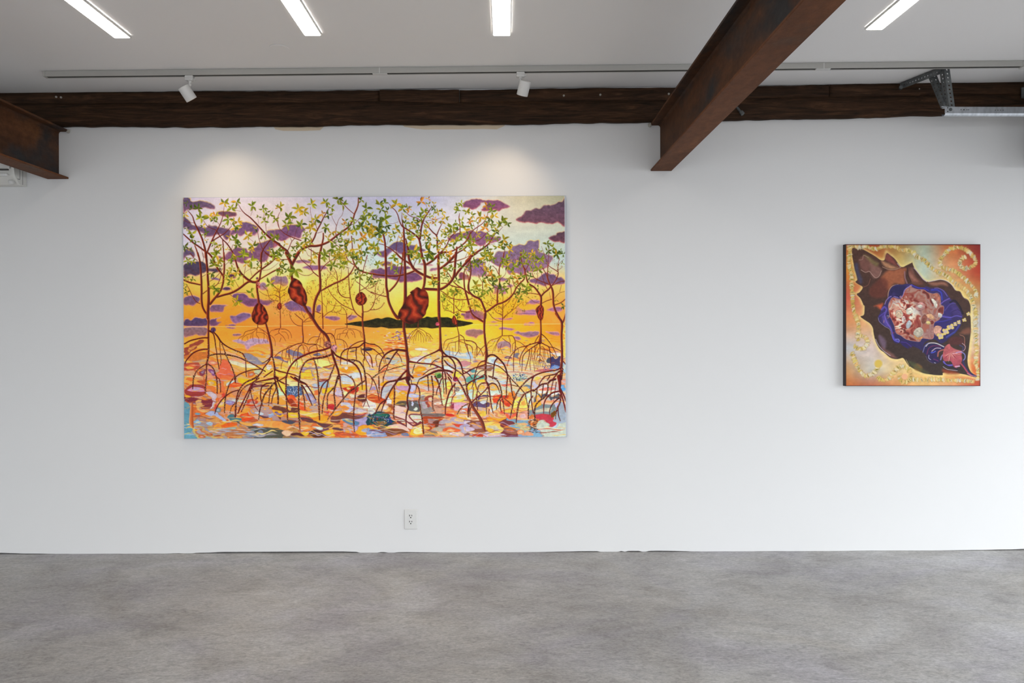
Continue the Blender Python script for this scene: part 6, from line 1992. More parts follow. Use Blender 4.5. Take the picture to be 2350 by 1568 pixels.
c4 205,215,230 | 2210,700 2290,680 2280,800 2160,800
d4 190,205,195 | 1600,1010 1700,990 1820,1050 1900,1120 2000,1050 2060,1040 2200,1020 2260,980 2260,1345 1700,1345 1620,1280 1640,1150
d4 165,195,210 | 1980,1090 2040,1020 2050,1090 1990,1180 1880,1180
d4 185,60,80 | 1560,860 1700,840 1740,830 1880,870 1960,950 1990,1040 1920,1110 1850,1080 1800,1010 1720,970 1620,1000
d4 120,140,148 | 1420,870 1440,760 1560,720 1700,630 1900,620 2050,640 2000,780 1900,850 1700,830 1560,860
d4 150,165,185 | 2060,640 2160,600 2240,850 2260,980 2150,1050 2040,1030 2000,950
d4 120,165,195 | 920,950 1000,960 1200,980 1400,970 1400,1050 1480,1150 1600,1200 1600,1345 1240,1345 1200,1220 1000,1130 1150,1070 980,1000
d4 110,55,65 | 640,1030 860,950 930,1000 1100,1060 960,1120 1100,1200 1150,1345 880,1345 790,1200 820,1120 700,1090
d4 150,100,80 | 830,1180 940,1150 1080,1170 1130,1280 1000,1300 900,1250
d4 245,170,50 | 500,920 700,940 860,930 760,1000 560,1040
d4 250,205,110 | 420,1040 700,1040 760,1110 800,1150 780,1250 680,1280 560,1290 480,1180 330,1110
d4 245,180,60 | 500,1180 600,1190 640,1240 560,1290 500,1240
d4 130,80,65 | 0,990 200,1000 330,1000 400,1180 460,1230 300,1250 140,1230 30,1150 100,1110
d4 195,185,215 | 0,1130 90,1140 190,1190 120,1230 0,1220
d4 195,185,215 | 0,990 100,1010 60,1050 0,1060
d4 180,60,40 | 190,1340 260,1295 380,1290 470,1340
d4 195,185,210 | 480,1260 640,1280 840,1300 860,1345 420,1345
d4 205,70,45 | 590,540 640,440 740,415 780,440 720,560 640,600
d4 195,60,40 | 810,480 880,430 970,440 1000,600 930,660 850,600
d4 225,130,50 | 960,400 1030,340 1090,400 1080,560 1030,620 960,500
d4 240,100,75 | 790,830 880,740 1000,740 1090,830 1060,920 960,950 870,860
d4 250,190,80 | 860,780 930,735 1010,750 1050,820 960,830
d4 220,160,140 | 1180,880 1260,800 1390,800 1390,940 1240,970 1150,960
d4 85,70,110 | 180,650 280,520 340,560 500,620 430,690 330,690
d4 80,65,110 | 270,520 340,430 500,420 500,450 380,460
d4 195,210,220 | 330,570 420,540 430,600 360,610
d4 195,215,225 | 560,700 600,600 700,620 680,720 600,800
d4 245,220,110 | 1060,680 1120,500 1200,470 1220,520 1160,660
d4 250,215,110 | 1200,680 1250,540 1320,480 1380,690
d4 205,225,215 | 560,410 560,300 720,290 760,390 640,430
d4 245,175,80 | 540,300 560,200 640,170 720,290
d4 95,165,220 | 2130,250 2170,190 2230,210 2240,290 2180,325 2130,300
d4 240,165,60 | 1540,500 1590,420 1670,420 1680,570 1590,600
d4 80,95,120 | 1500,540 1560,420 1530,520 1570,600 1520,590
d4 235,225,225 | 1640,320 1650,260 1790,180 1830,300 1760,380 1680,370
d4 215,120,105 | 1680,290 1740,250 1900,240 1990,270 1900,300 1720,310
d4 230,235,235 | 1860,320 2080,310 2080,380 1940,410 1860,380
d4 75,80,95 | 1580,320 1650,360 1700,440 1750,390 1850,380 1930,450 2000,420 2080,380 2080,480 2020,500 1930,480 1900,520 1820,440 1700,470
d4 235,180,160 | 1700,600 1780,500 1880,530 2000,490 2060,560 1960,620 1800,620
d4 110,70,20 | 1900,840 1945,785 1995,830 1980,890 1920,900
d4 200,195,230 | 1990,640 2070,560 2090,600 2030,690
d4 95,160,150 | 0,100 100,30 230,0 230,120 120,150
d4 250,200,60 | 30,200 120,130 240,250 160,300 50,300
d4 250,205,80 | 270,130 330,70 430,90 430,130 320,140
d4 250,180,60 | 300,270 340,200 400,220 390,290 330,300
d4 190,220,220 | 60,320 150,310 230,400 180,500 80,480
d4 205,220,150 | 160,330 240,300 230,420 170,470
d4 185,210,225 | 760,100 900,80 910,150 780,160
d4 220,120,110 | 790,180 900,160 1000,170 880,230
d4 250,200,120 | 1130,120 1240,110 1290,170 1180,210
d4 110,125,140 | 1290,220 1380,190 1440,230 1440,300 1380,260 1360,340 1290,300
d4 250,190,110 | 1230,260 1310,230 1360,270 1340,340 1260,330
d4 195,195,220 | 1490,150 1540,120 1600,200 1520,280
d4 240,205,100 | 1530,20 1620,0 1640,50 1560,80
d4 245,180,60 | 1370,300 1430,280 1450,340 1390,360
d4 245,175,60 | 1480,620 1640,560 1680,600 1560,700
d4 205,230,220 | 1330,460 1390,400 1450,440 1450,550 1400,640
d4 230,150,150 | 0,730 80,700 120,760 60,800
d4 250,215,180 | 0,910 150,900 230,880 310,980 160,980
d4 240,190,80 | 270,800 440,790 420,880 310,890
d4 235,150,120 | 2120,80 2250,60 2250,150 2150,160
d4 235,180,165 | 2130,350 2200,430 2250,620 2250,720 2190,560
d4 200,115,60 | 1400,940 1460,900 1520,860 1560,960 1620,970 1560,1080 1480,1090 1410,1040
d4 225,150,95 | 1440,990 1500,930 1540,1000 1480,1040
d4 225,155,110 | 1160,1230 1220,1200 1290,1240 1270,1290 1190,1290
d4 215,150,115 | 1300,1290 1380,1240 1470,1280 1460,1320 1320,1320
d4 225,170,130 | 1200,1060 1290,1055 1380,1080 1280,1095'''
# woody galls on the trunks
GALLS = '''a2 | 1880,1170 1780,1240 1740,1350 1700,1460 1730,1600 1830,1680 1960,1690 2070,1640 2100,1520 2060,1370 1990,1260
b2 | 420,590 520,620 620,700 660,800 720,900 760,1050 750,1180 690,1260 600,1230 480,1160 380,1090 330,980 300,900 340,760 370,680
b2 | 2010,920 1930,980 1890,1080 1920,1180 1990,1240 2080,1230 2140,1170 2165,1090 2120,990 2060,930
b2 | 110,1170 60,1220 60,1300 100,1340 150,1320 170,1260 150,1190
c2 | 860,1040 950,960 930,930 1020,860 1100,805 1190,850 1290,880 1350,960 1370,1100 1360,1250 1310,1380 1300,1440 1200,1550 1080,1640 940,1680 850,1650 740,1600 650,1500 670,1380 740,1270 810,1150
d2 | 1680,1165 1590,1240 1570,1300 1600,1400 1640,1490 1680,1530 1720,1500 1750,1370 1755,1260 1720,1190
c3 | 1965,40 1915,130 1930,210 2000,270 2045,260 2045,180 2010,110'''
ISLAND = [('b3', (1640, 245)), ('b3', (1700, 230)), ('b3', (1850, 200)), ('b3', (2000, 180)), ('b3', (2100, 175)), ('b3', (2230, 150)), ('b3', (2350, 120)),
    ('c3', (80, 120)), ('c3', (180, 105)), ('c3', (260, 120)), ('c3', (360, 90)), ('c3', (460, 90)), ('c3', (560, 120)), ('c3', (700, 150)), ('c3', (1200, 110)), ('c3', (1330, 70)),
    ('c3', (1440, 90)), ('c3', (1560, 75)), ('c3', (1700, 85)), ('c3', (1820, 85)), ('c3', (1920, 120)), ('c3', (2060, 150)), ('c3', (2200, 175)), ('c3', (2350, 200)), ('d3', (80, 185)),
    ('d3', (165, 215)), ('d3', (90, 245)), ('d3', (0, 265)), ('c3', (2200, 290)), ('c3', (2050, 310)), ('c3', (1900, 325)), ('c3', (1700, 320)), ('c3', (1450, 350)), ('c3', (1300, 330)),
    ('c3', (1000, 340)), ('c3', (800, 340)), ('c3', (600, 345)), ('c3', (440, 350)), ('c3', (380, 335)), ('c3', (260, 315)), ('c3', (150, 330)), ('c3', (0, 325)), ('b3', (2200, 320)),
    ('b3', (2000, 300)), ('b3', (1800, 270)), ('b3', (1700, 265))]
SKY_X = [418, 530, 640, 750, 860, 970, 1080, 1190, 1300]
SKY_Y = [448, 500, 550, 600, 650, 700, 748]
SKY_T = [[(190,185,215),(208,205,222),(215,210,222),(200,198,218),(196,196,222),(190,192,225),(200,205,215),(192,190,172),(170,172,150)],
 [(205,203,222),(218,208,212),(224,210,212),(208,205,220),(200,208,222),(205,208,228),(225,225,232),(205,205,190),(195,200,185)],
 [(210,208,230),(230,215,215),(235,215,205),(228,220,215),(200,215,228),(220,225,228),(235,238,235),(200,212,205),(195,208,200)],
 [(215,215,225),(235,215,190),(245,225,190),(250,215,170),(205,225,225),(215,228,230),(245,240,220),(220,225,215),(185,205,205)],
 [(235,195,95),(240,205,100),(245,225,130),(252,220,120),(250,225,150),(253,225,130),(252,230,160),(250,215,140),(240,200,110)],
 [(230,165,65),(228,160,60),(240,165,90),(250,190,70),(252,205,110),(253,215,75),(253,205,75),(250,185,60),(240,165,80)],
 [(222,150,50),(225,150,50),(238,150,70),(240,150,60),(238,160,60),(255,205,55),(253,205,60),(243,165,40),(238,158,75)]]
SEA_Y = [748, 800, 850, 900, 950, 1006]
SEA_T = [[(225,165,70),(240,160,60),(245,145,65),(240,150,70),(245,165,75),(252,200,70),(253,205,70),(250,185,50),(240,150,50)],
 [(225,175,70),(245,165,60),(248,150,70),(245,160,70),(250,175,70),(250,190,75),(252,205,90),(250,185,50),(240,160,45)],
 [(200,120,70),(230,150,70),(250,200,80),(250,210,100),(240,195,120),(215,205,180),(205,212,212),(210,212,200),(222,190,140)],
 [(200,120,60),(225,130,70),(230,190,90),(225,195,150),(205,190,175),(205,195,180),(210,215,190),(220,212,165),(200,195,195)],
 [(170,95,75),(200,120,80),(200,110,70),(210,130,80),(200,150,120),(205,160,140),(215,165,140),(225,180,120),(150,160,165)],
 [(95,145,165),(175,125,90),(95,85,80),(170,90,60),(205,130,70),(200,130,90),(185,150,150),(190,150,130),(165,195,195)]]
def _t(tile, x, y):
    x0, y0, s = TILES[tile]
    return (x0 + x / s, y0 + y / s)
def _strokes(tile, text):
    s = TILES[tile][2]
    for ln in text.strip().split('\n'):
        crust = ln.startswith('*')
        pts = []
        for tok in ln.lstrip('*').split():
            x, y, w = map(float, tok.split(','))
            pts.append(_t(tile, x, y) + (w / s,))
        yield pts, crust
def _shapes(text):
    for ln in text.strip().split('\n'):
        head, body = ln.split('|')
        h = head.split()
        col = tuple(map(float, h[1].split(','))) if len(h) > 1 else None
        yield h[0], col, [_t(h[0], *map(float, p.split(','))) for p in body.split()]

def paint_large():
    C = Canvas(414, 444, 1304, 1012, 2)
    X, Y = C.grid()
    sky = C.wash(SKY_X, SKY_Y, SKY_T)
    sea = C.wash(SKY_X, SEA_Y, SEA_T)
    hor = 750.6 - (X - 421) / 880 * 6.6
    C.img[:] = np.where((Y < hor)[..., None], sky, sea)
    C.img *= (1 + (fbm(X / 14, Y / 9, 5, 4) - .5) * .10)[..., None]
    # banded ripples of the water: warped contours, flat and small far off, broad and curling in front
    dep = np.clip((Y - hor) / 258., 0, 1)
    fr = 1. / (12 + 34 * dep)
    wx = fbm(X / 40, Y / 26, 31, 3) * 2.2; wy = fbm(X / 38 + 9, Y / 24, 37, 3) * 2.2
    v = fbm(X * fr * .55 + wx * .8, (Y - hor) * fr * 2.1 + wy * .8, 41, 2)
    n_lev = 8
    lev = np.floor(v * n_lev * 1.25).astype(int)
    frac = v * n_lev * 1.25 - lev
    pal = np.asarray([(150, 60, 50), (245, 190, 70), (205, 190, 215), (235, 120, 60), (250, 215, 110), (165, 185, 215), (240, 165, 60), (225, 210, 195), (190, 90, 60), (250, 200, 90), (150, 120, 160), (245, 150, 70)], np.float32)
    tint = pal[lev % len(pal)]
    tint = tint * .62 + C.img * .38
    k = np.clip((dep - .10) / .16, 0, 1) * np.clip(.35 + .9 * fbm(X / 60, Y / 30, 51, 2), 0, 1) * .85
    k = k * (Y > hor)
    C.img = C.img * (1 - k[..., None]) + tint * k[..., None]
    edge = np.clip(1 - np.minimum(frac, 1 - frac) * 11, 0, 1) * np.clip((dep - .25) / .2, 0, 1) * .22
    C.img = C.img * (1 - edge[..., None]) + np.asarray((140, 55, 45), np.float32) * edge[..., None]
    g = C.rng
    # small flat flecks of light towards the island
    for _ in range(520):
        x = g.uniform(600, 1295); y = g.uniform(756, 850)
        d = (y - 750) / 100
        if g.rand() > .35 + .5 * d: continue
        near = math.exp(-((x - 910) / 60) ** 2 - ((y - 772) / 16) ** 2)
        if x < 820 and y < 790 and g.rand() < .6: continue
        c = [(150, 140, 200), (240, 215, 130), (225, 110, 50), (205, 195, 220), (235, 160, 140), (120, 110, 170), (190, 210, 225)][g.randint(7)]
        C.ell(x, y, g.uniform(1.2, 4.5) * (.6 + d), g.uniform(.5, 1.0) * (.7 + d), c, g.uniform(-.12, .12), .5, .8)
    for _ in range(60):
        C.ell(g.normal(914, 16), g.normal(771, 6), g.uniform(1, 3.2), g.uniform(.5, 1.1), [(120, 110, 190), (90, 80, 150), (215, 200, 225), (200, 80, 60)][g.randint(4)], 0, .5)
    for _ in range(70):
        x, y = g.uniform(880, 930), g.uniform(780, 803)
        C.stroke([(x, y, .4), (x + g.uniform(4, 9), y + g.uniform(-1, 1), 1.1), (x + g.uniform(10, 18), y + g.uniform(-.6, .6), .4)], [(215, 100, 40), (190, 60, 35), (240, 220, 200)][g.randint(3)])
    # clouds
    for i, (tile, col, pts) in enumerate(_shapes(CLOUDS)):
        sky_ = pts[0][1] < 745
        warm = pts[0][1] > 640
        up = (tile[1] == '1')
        col = np.asarray(col, np.float32); col = col * .66 + col.mean() * .34 + (2, -2, -6)
        C.blob(pts, col, 1.9 if up else 2.1, tuple(np.asarray(col) * (1.06, .97, .96) + (12, 4, 2)), (246, 205, 90) if (up and i not in (11, 12, 13)) else ((235, 170, 190) if warm else (240, 200, 150)), 2.3, 1.0, 1.7, .10, 20 + i,
               low=(205, 110, 110) if tile[0] == 'd' and up else (225, 150, 150))
    # horizon and island
    C.stroke([(419, 750.4, .9), (560, 749.3, .9), (700, 747.4, .9), (820, 746.6, .9), (1100, 744.9, .9), (1295, 743.7, .9)], (250, 222, 150), alpha=.85)
    isl = [_t(t, *p) for t, p in ISLAND]
    C.blob(isl, (44, 46, 24), .5, (62, 52, 26), tex=.25, seed=77)
    # pools and reflections in the foreground
    for i, (tile, col, pts) in enumerate(_shapes(POOLS)):
        cx, cy = np.mean([p[0] for p in pts]), np.mean([p[1] for p in pts])
        pts = [(cx + (x - cx) * 1.16, cy + (y - cy) * 1.10) for x, y in pts]
        if i % 3 != 0 and sum(col) > 330:
            C.blob([(cx + (x - cx) * 1.06, cy + (y - cy) * 1.10) for x, y in pts], (150, 74, 56), .9, alpha=.42, tex=0, seed=i, warp=3.4)
        C.blob(pts, col, .7, tuple(np.clip(np.asarray(col) * 1.06, 0, 255)), tex=.05, seed=90 + i, warp=3.8, alpha=.93)
        # a paler or warmer band inside, as the ripples repeat
        if sum(col) > 260 and i % 2 == 0:
            c2 = [(250, 205, 100), (205, 190, 215), (235, 130, 70), (245, 225, 185), (160, 185, 215)][i % 5]
            C.blob([(cx + (x - cx) * .52, cy + (y - cy) * .42) for x, y in pts], c2, .9, alpha=.55, tex=.1, seed=190 + i, warp=3.4)
    # long wavering licks of colour that tie the ripples together
    lick = [(245, 190, 70), (205, 190, 220), (150, 70, 56), (235, 120, 60), (250, 222, 140), (165, 190, 222), (245, 165, 60), (225, 215, 205), (120, 60, 66), (200, 92, 60), (150, 130, 170), (250, 206, 96)]
    for _ in range(430):
        x, y = g.uniform(420, 1292), 822 + 182 * g.rand() ** .9
        d = (y - 800) / 200
        L = g.uniform(7, 26) * (.6 + .7 * d); w = g.uniform(.7, 2.6) * (.55 + .8 * d); h = g.uniform(-1, 1) * 3.2 * (.4 + d)
        c = lick[g.randint(len(lick))]
        C.stroke([(x - L, y, .3), (x - L * .5, y + h, w), (x, y + h * .2, w * .6), (x + L * .5, y - h, w), (x + L, y - h * .3, .3)], c, alpha=g.uniform(.45, .85))
    # blue-green encrusted creatures on the bottom
    for (tile, x, y, rx, ry, cols, n) in (('b4', 470, 330, 170, 100, [(225, 235, 240), (120, 150, 195), (35, 45, 75), (170, 190, 215)], 70), ('c4', 250, 1000, 260, 120, [(20, 45, 45), (60, 130, 100), (30, 70, 140), (170, 205, 200), (150, 60, 40)], 80),
                                     ('b4', 2290, 1010, 70, 110, [(20, 45, 50), (60, 130, 110), (150, 190, 200), (190, 60, 40)], 24), ('d3', 1210, 1420, 180, 90, [(25, 35, 55), (40, 70, 130), (120, 190, 180), (205, 225, 200), (60, 110, 180)], 90),
                                     ('d4', 1220, 40, 160, 50, [(25, 35, 45), (35, 60, 110), (110, 170, 160)], 40), ('d3', 1860, 1200, 140, 60, [(40, 60, 140), (90, 130, 200), (200, 120, 130), (60, 50, 110)], 40)):
        cx, cy = _t(tile, x, y); s = TILES[tile][2]
        for _ in range(n):
            a, r = g.rand() * 6.28, math.sqrt(g.rand())
            px, py = cx + math.cos(a) * r * rx / s, cy + math.sin(a) * r * ry / s
            L = g.uniform(1.0, 3.2); b = g.rand() * 3.14
            C.stroke([(px, py, .5), (px + L * math.cos(b) * .5 + .6, py + L * math.sin(b) * .5, 1.3), (px + L * math.cos(b), py + L * math.sin(b), .5)], cols[g.randint(len(cols))])
    # yellow haze of the far bushes
    for (tile, x, y, rx, ry, col, al) in (('b2', 130, 940, 230, 190, (250, 185, 50), .8), ('b2', 1500, 950, 420, 520, (252, 205, 80), .55), ('b2', 900, 880, 160, 260, (250, 190, 60), .5), ('c2', 120, 950, 230, 330, (250, 205, 120), .5),
                                   ('c2', 1950, 1050, 300, 320, (252, 215, 70), .6), ('d2', 200, 700, 260, 200, (250, 235, 150), .5), ('d2', 560, 1150, 330, 300, (250, 195, 70), .5), ('d2', 950, 1250, 300, 200, (250, 175, 40), .6), ('a2', 2200, 980, 260, 150, (248, 180, 50), .5)):
        cx, cy = _t(tile, x, y); s = TILES[tile][2]
        C.ell(cx, cy, rx / s, ry / s, col, 0, 9, al)
    for (tile, x, y, rx, ry, n, w) in (('b2', 1480, 800, 400, 640, 210, 1.), ('c2', 150, 950, 230, 420, 55, 1.), ('c2', 1950, 1080, 300, 330, 90, .8), ('d2', 420, 1100, 330, 340, 120, .9), ('d2', 1000, 1180, 380, 280, 110, .9),
                                ('b2', 900, 880, 170, 260, 60, .8), ('b2', 130, 1050, 230, 330, 70, .8), ('b2', 300, 1380, 330, 130, 40, .8), ('d2', 1350, 250, 480, 330, 60, .9), ('d2', 1950, 200, 250, 330, 40, .9), ('d1', 1400, 1380, 400, 120, 40, .8),
                                ('b2', 2230, 250, 120, 260, 26, .9), ('a2', 2200, 1000, 200, 170, 26, .8), ('d2', 1350, 1050, 260, 150, 24, .9), ('d2', 250, 400, 260, 240, 40, .9), ('d2', 620, 250, 200, 220, 24, .9)):
        cx, cy = _t(tile, x, y); s = TILES[tile][2]
        for _ in range(n):
            a, r = g.rand() * 6.28, math.sqrt(g.rand())
            px, py = cx + math.cos(a) * r * rx / s, cy + math.sin(a) * r * ry / s
            c = [(120, 110, 25), (95, 100, 30), (160, 125, 30), (75, 90, 45), (150, 85, 35)][g.randint(5)]
            for k in range(g.randint(2, 5)):
                b = g.rand() * 6.28; L = g.uniform(1.0, 2.1) * w
                C.stroke([(px, py, .35), (px + L * .5 * math.cos(b), py + L * .5 * math.sin(b), .9 * w), (px + L * math.cos(b), py + L * math.sin(b), .3)], c, alpha=.85)
            if g.rand() < .3:
                C.stroke([(px, py, .4), (px + g.uniform(-2, 2), py + g.uniform(3, 7), .5)], (150, 75, 40), alpha=.6)
    # thin far trunks first, then the broad near ones
    allst = []
    for D in (TRUNKS, LOWER):
        for tile, text in D.items():
            for pts, _ in _strokes(tile, text):
                allst.append((max(p[2] for p in pts), pts))
    allst.sort(key=lambda a: a[0])
    def trunk(pts, wmax):
        pts = [(x, y, w * .88) for x, y, w in pts]
        warm = .5 + .5 * math.sin(pts[0][0] * .7 + pts[0][1])
        base = (100 + 14 * warm, 40 + 6 * warm, 30)
        if wmax < 1.5: C.stroke(pts, (118, 58, 44), alpha=.95)
        elif wmax < 3: C.stroke(pts, (112, 46, 36), (165, 72, 42), (88, 42, 44))
        else: C.stroke(pts, base, (158, 70, 40), (66, 40, 50), halo=(228, 130, 66) if pts[0][1] > 560 else None)
    for w, pts in allst: trunk(pts, w)
    # roots
    rts = []
    for tile, text in ROOTS.items():
        for pts, crust in _strokes(tile, text):
            rts.append((max(p[2] for p in pts), pts, crust))
    thin = [r for r in rts if r[0] < 2.2]; thick = [r for r in rts if r[0] >= 2.2]
    for w, pts, crust in thin: C.stroke(pts, (112, 48, 36), wmin=.6)
    for w, pts, crust in sorted(thick, key=lambda r: np.mean([p[1] for p in r[1]])):
        low = np.mean([p[1] for p in pts]) > 850
        red = (int(pts[0][0] * 13 + pts[0][1] * 7) % 5) / 5.
        pts = [(x, y, w * .76) for x, y, w in pts]
        P = C.stroke(pts, (82 + 34 * red, 32, 30), (112 + 36 * red, 46, 38), (54, 26, 32))
        if crust and P is not None:
            C.specks(P, (38, 30, 26), .5, .75, 1.1)
            C.specks(P, (214, 196, 150), .6, .62, 1.15)
            C.specks(P, (150, 142, 90), .35, .55, 1.2)
    # galls: wrinkled red-brown lumps
    for i, (tile, col, pts) in enumerate(_shapes(GALLS)):
        C.blob(pts, (112, 44, 28), .5, (96, 34, 26), wob=.7, tex=.1, seed=200 + i)
        P = spline(pts, 2., True); sl = C.win(*(P.min(0) - 1), *(P.max(0) + 1))
        XX, YY, dd, ins = C._dist(P, sl, True)
        m = P.mean(0); e = np.ptp(P, axis=0) / 2
        lean = -.45 if i in (1, 4) else .1
        u = ((XX - m[0]) * math.cos(lean) + (YY - m[1]) * math.sin(lean)) / e.min(); w_ = (-(XX - m[0]) * math.sin(lean) + (YY - m[1]) * math.cos(lean)) / e.max()
        wav = fbm(u * 1.3 + 9 * i, w_ * 2.0, 400 + i, 2) * 8 + np.sin(w_ * (9 if e.max() > 9 else 5) + i) * 1.1
        st = np.sin(u * (8.5 if e.max() > 9 else 6) + wav) * .5 + .5
        st = st * .8 + .2 * fbm(XX / 2.5, YY / 2.5, 9, 2)
        stops = [(0, (58, 34, 28)), (.25, (96, 40, 28)), (.5, (140, 50, 32)), (.75, (160, 58, 36)), (1., (190, 88, 52))]
        c = np.stack([np.interp(st, [s_[0] for s_ in stops], [s_[1][k] for s_ in stops]) for k in range(3)], -1).astype(np.float32)
        rnd = np.clip(dd / (e.min() * .45), 0, 1)
        C.put(sl, np.clip(dd * 1.4 - .5, 0, 1) * ins * .95, c * (.72 + .34 * rnd)[..., None])
    # pinkish rosettes on the bark
    for tile, x, y, r, col in (('a2', 1860, 720, 40, (205, 120, 110)), ('a2', 1870, 800, 36, (200, 90, 85)), ('a3', 805, 380, 60, (85, 60, 95)), ('b3', 1240, 720, 80, (150, 95, 85)), ('b3', 1400, 800, 74, (185, 130, 140)), ('c3', 1575, 245, 44, (205, 90, 110)),
                               ('c4', 2000, 60, 60, (130, 45, 70)), ('c4', 2040, 300, 60, (150, 135, 130)), ('a2', 1830, 600, 30, (120, 70, 90))):
        cx, cy = _t(tile, x, y); s = TILES[tile][2]; r /= s
        C.ell(cx, cy, r, r * .95, col)
        for _ in range(14):
            a, q = g.rand() * 6.28, math.sqrt(g.rand()) * .8
            C.ell(cx + math.cos(a) * q * r, cy + math.sin(a) * q * r, r * .22, r * .2, np.clip(np.asarray(col) * g.choice([.6, .8, 1.2, 1.35]), 0, 255), 0, .4)
    # the drip and the critter near the lower corners
    C.stroke([_t('a4', 310, 640) + (6.,), _t('a4', 300, 900) + (8.,), _t('a4', 300, 1090) + (10.,), _t('a4', 335, 1190) + (5.,)], (196, 112, 66), (225, 160, 110), (170, 80, 45))
    C.stroke([_t('d4', 40, 440) + (5.,), _t('d4', 150, 680) + (6.5,), _t('d4', 290, 900) + (7.,), _t('d4', 370, 1060) + (8.,), _t('d4', 415, 1210) + (5.,)], (122, 62, 48), (160, 84, 60), (90, 40, 40))
    for i in range(26):
        x = 1510 + 70 * math.sin(i * 2.1) + g.uniform(-30, 30); y = 960 + i * 12
        a, b = _t('d4', x - 30, y), _t('d4', x + 30, y + g.uniform(-14, 14))
        C.stroke([a + (.5,), (((a[0] + b[0]) / 2), (a[1] + b[1]) / 2 + .7, 1.6), b + (.5,)], (30, 22, 26))
    for i in range(10):
        a, b = _t('c4', 1860 + g.uniform(-20, 40), 640 + i * 14), _t('c4', 1960, 640 + i * 14 + g.uniform(-8, 8))
        C.stroke([a + (.5,), b + (1.2,)], (120, 30, 60))
    # maroon linework between pale pools, bottom centre
    for txt in ('590,950,30 800,1020,24 1000,1150,36 1100,1130,50 1180,1080,60', '910,930,30 960,890,26 1170,900,22', '920,950,30 1000,1040,26 1100,1110,40', '650,1060,50 760,1120,40 820,1150,30'):
        for pts, _ in _strokes('c4', txt): C.stroke(pts, (122, 58, 66))
    # foliage
    kinds = {'g': [((108, 124, 30), (156, 160, 52)), ((84, 106, 32), (132, 144, 46)), ((130, 138, 34), (186, 180, 70))], 'd': [((58, 80, 24), (104, 122, 40)), ((48, 68, 30), (92, 110, 46)), ((84, 94, 24), (136, 138, 40))],
             'y': [((168, 142, 32), (206, 176, 58)), ((126, 128, 30), (178, 160, 48)), ((196, 148, 34), (226, 188, 80))], 'o': [((204, 122, 40), (232, 166, 70)), ((150, 100, 34), (196, 134, 56)), ((190, 150, 44), (226, 150, 64))]}
    for tile, text in SPRAYS.items():
        s = TILES[tile][2]
        for tok in text.split():
            x, y, L, kd = tok.split(',')
            px, py = _t(tile, float(x), float(y)); L = float(L) / s * 1.14
            n = 5 if L > 12 else (4 if L > 8.5 else 3)
            a0 = g.rand() * 6.28
            for k in range(n):
                a = a0 + k * 6.28 / n * g.uniform(.75, 1.1) + g.uniform(-.3, .3)
                c1, c2 = kinds[kd if g.rand() < .8 else g.choice(list('gdy'))][g.randint(3)]
                LL = L * g.uniform(.8, 1.12)
                k_ = g.uniform(.84, 1.12)
                C.leaf(px + math.cos(a) * .6, py + math.sin(a) * .6, LL, LL * g.uniform(.155, .215), a, np.asarray(c1) * k_, np.asarray(c2) * k_, (60, 70, 24) if g.rand() < .5 else (226, 214, 120))
    C.img *= (1 + (fbm(X / 1.9, Y / 1.5, 77, 2) - .5) * .07)[..., None]
    lum = C.img.mean(-1, keepdims=True)
    C.img = lum + (C.img - lum) * 1.03
    C.img = np.clip(132 + (C.img - 132) * 1.10, 0, 255)
    # daylight on the canvas's right side, painted as a pale blue strip
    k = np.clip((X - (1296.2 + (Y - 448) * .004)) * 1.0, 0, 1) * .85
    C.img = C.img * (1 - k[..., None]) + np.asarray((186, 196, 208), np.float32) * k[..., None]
    return np.clip(C.img, 0, 255), C

# ------------------------------------------------------------------ the small canvas: a dark shell ringed by strings of egg cases
SH_X = [1938, 2000, 2060, 2120, 2180, 2252]
SH_Y = [558, 620, 680, 740, 800, 850, 889]
SH_T = [[(200,110,60),(170,80,50),(175,130,75),(170,180,160),(205,110,60),(130,40,40)],
 [(215,140,60),(215,150,70),(215,190,115),(200,215,200),(235,170,120),(190,65,45)],
 [(205,95,75),(220,160,110),(215,190,120),(230,220,160),(240,220,130),(200,150,90)],
 [(225,150,100),(235,180,130),(235,190,140),(235,210,160),(235,205,140),(205,205,215)],
 [(200,200,205),(215,195,190),(235,190,150),(230,190,140),(235,190,130),(225,190,170)],
 [(205,150,100),(205,200,190),(235,205,150),(240,200,130),(240,180,100),(225,110,60)],
 [(195,110,60),(190,110,80),(225,150,95),(240,190,120),(235,170,120),(190,80,60)]]
def _q(text):
    out = []
    tile = None
    for tok in text.split():
        if tok in 'pqrs': tile = tok
        else: out.append(_t(tile, *map(float, tok.split(','))))
    return out
SHELL = 'p 295,165 430,160 530,200 640,260 760,330 860,400 940,400 985,265 1060,310 1150,380 1280,540 1400,500 1500,450 q 105,445 150,560 220,660 330,790 420,840 560,820 680,800 800,830 900,900 980,1010 1080,1040 1140,1150 1230,1200 1280,1300 1290,1400 1280,1540 s 1290,100 1300,380 1270,700 1240,1000 1300,1200 1420,1300 1380,1320 1200,1270 1000,1240 760,1230 740,1280 600,1280 460,1260 330,1230 120,1130 40,1050 0,960 r 1480,1120 1420,1050 1340,940 1270,950 1200,960 1080,930 960,830 860,750 780,600 740,450 720,330 660,240 540,160 470,100 p 540,1500 550,1330 530,1310 470,1180 390,1090 450,1050 510,950 420,890 360,840 400,800 380,700 340,560 300,370 290,300'
MANTLE = 'p 1000,1250 1030,1100 1080,970 1180,900 1300,900 1400,880 1500,890 q 110,900 250,950 340,960 380,930 480,960 600,960 720,990 800,1060 860,1150 900,1210 1000,1300 1080,1420 1130,1530 s 1120,120 1100,260 1040,380 900,500 800,600 700,640 560,560 380,620 320,780 240,740 100,690 0,650 r 1450,750 1340,700 1280,640 1180,640 1120,560 1100,440 1050,350 940,290 850,220 820,120 870,20 p 850,1500 920,1330'
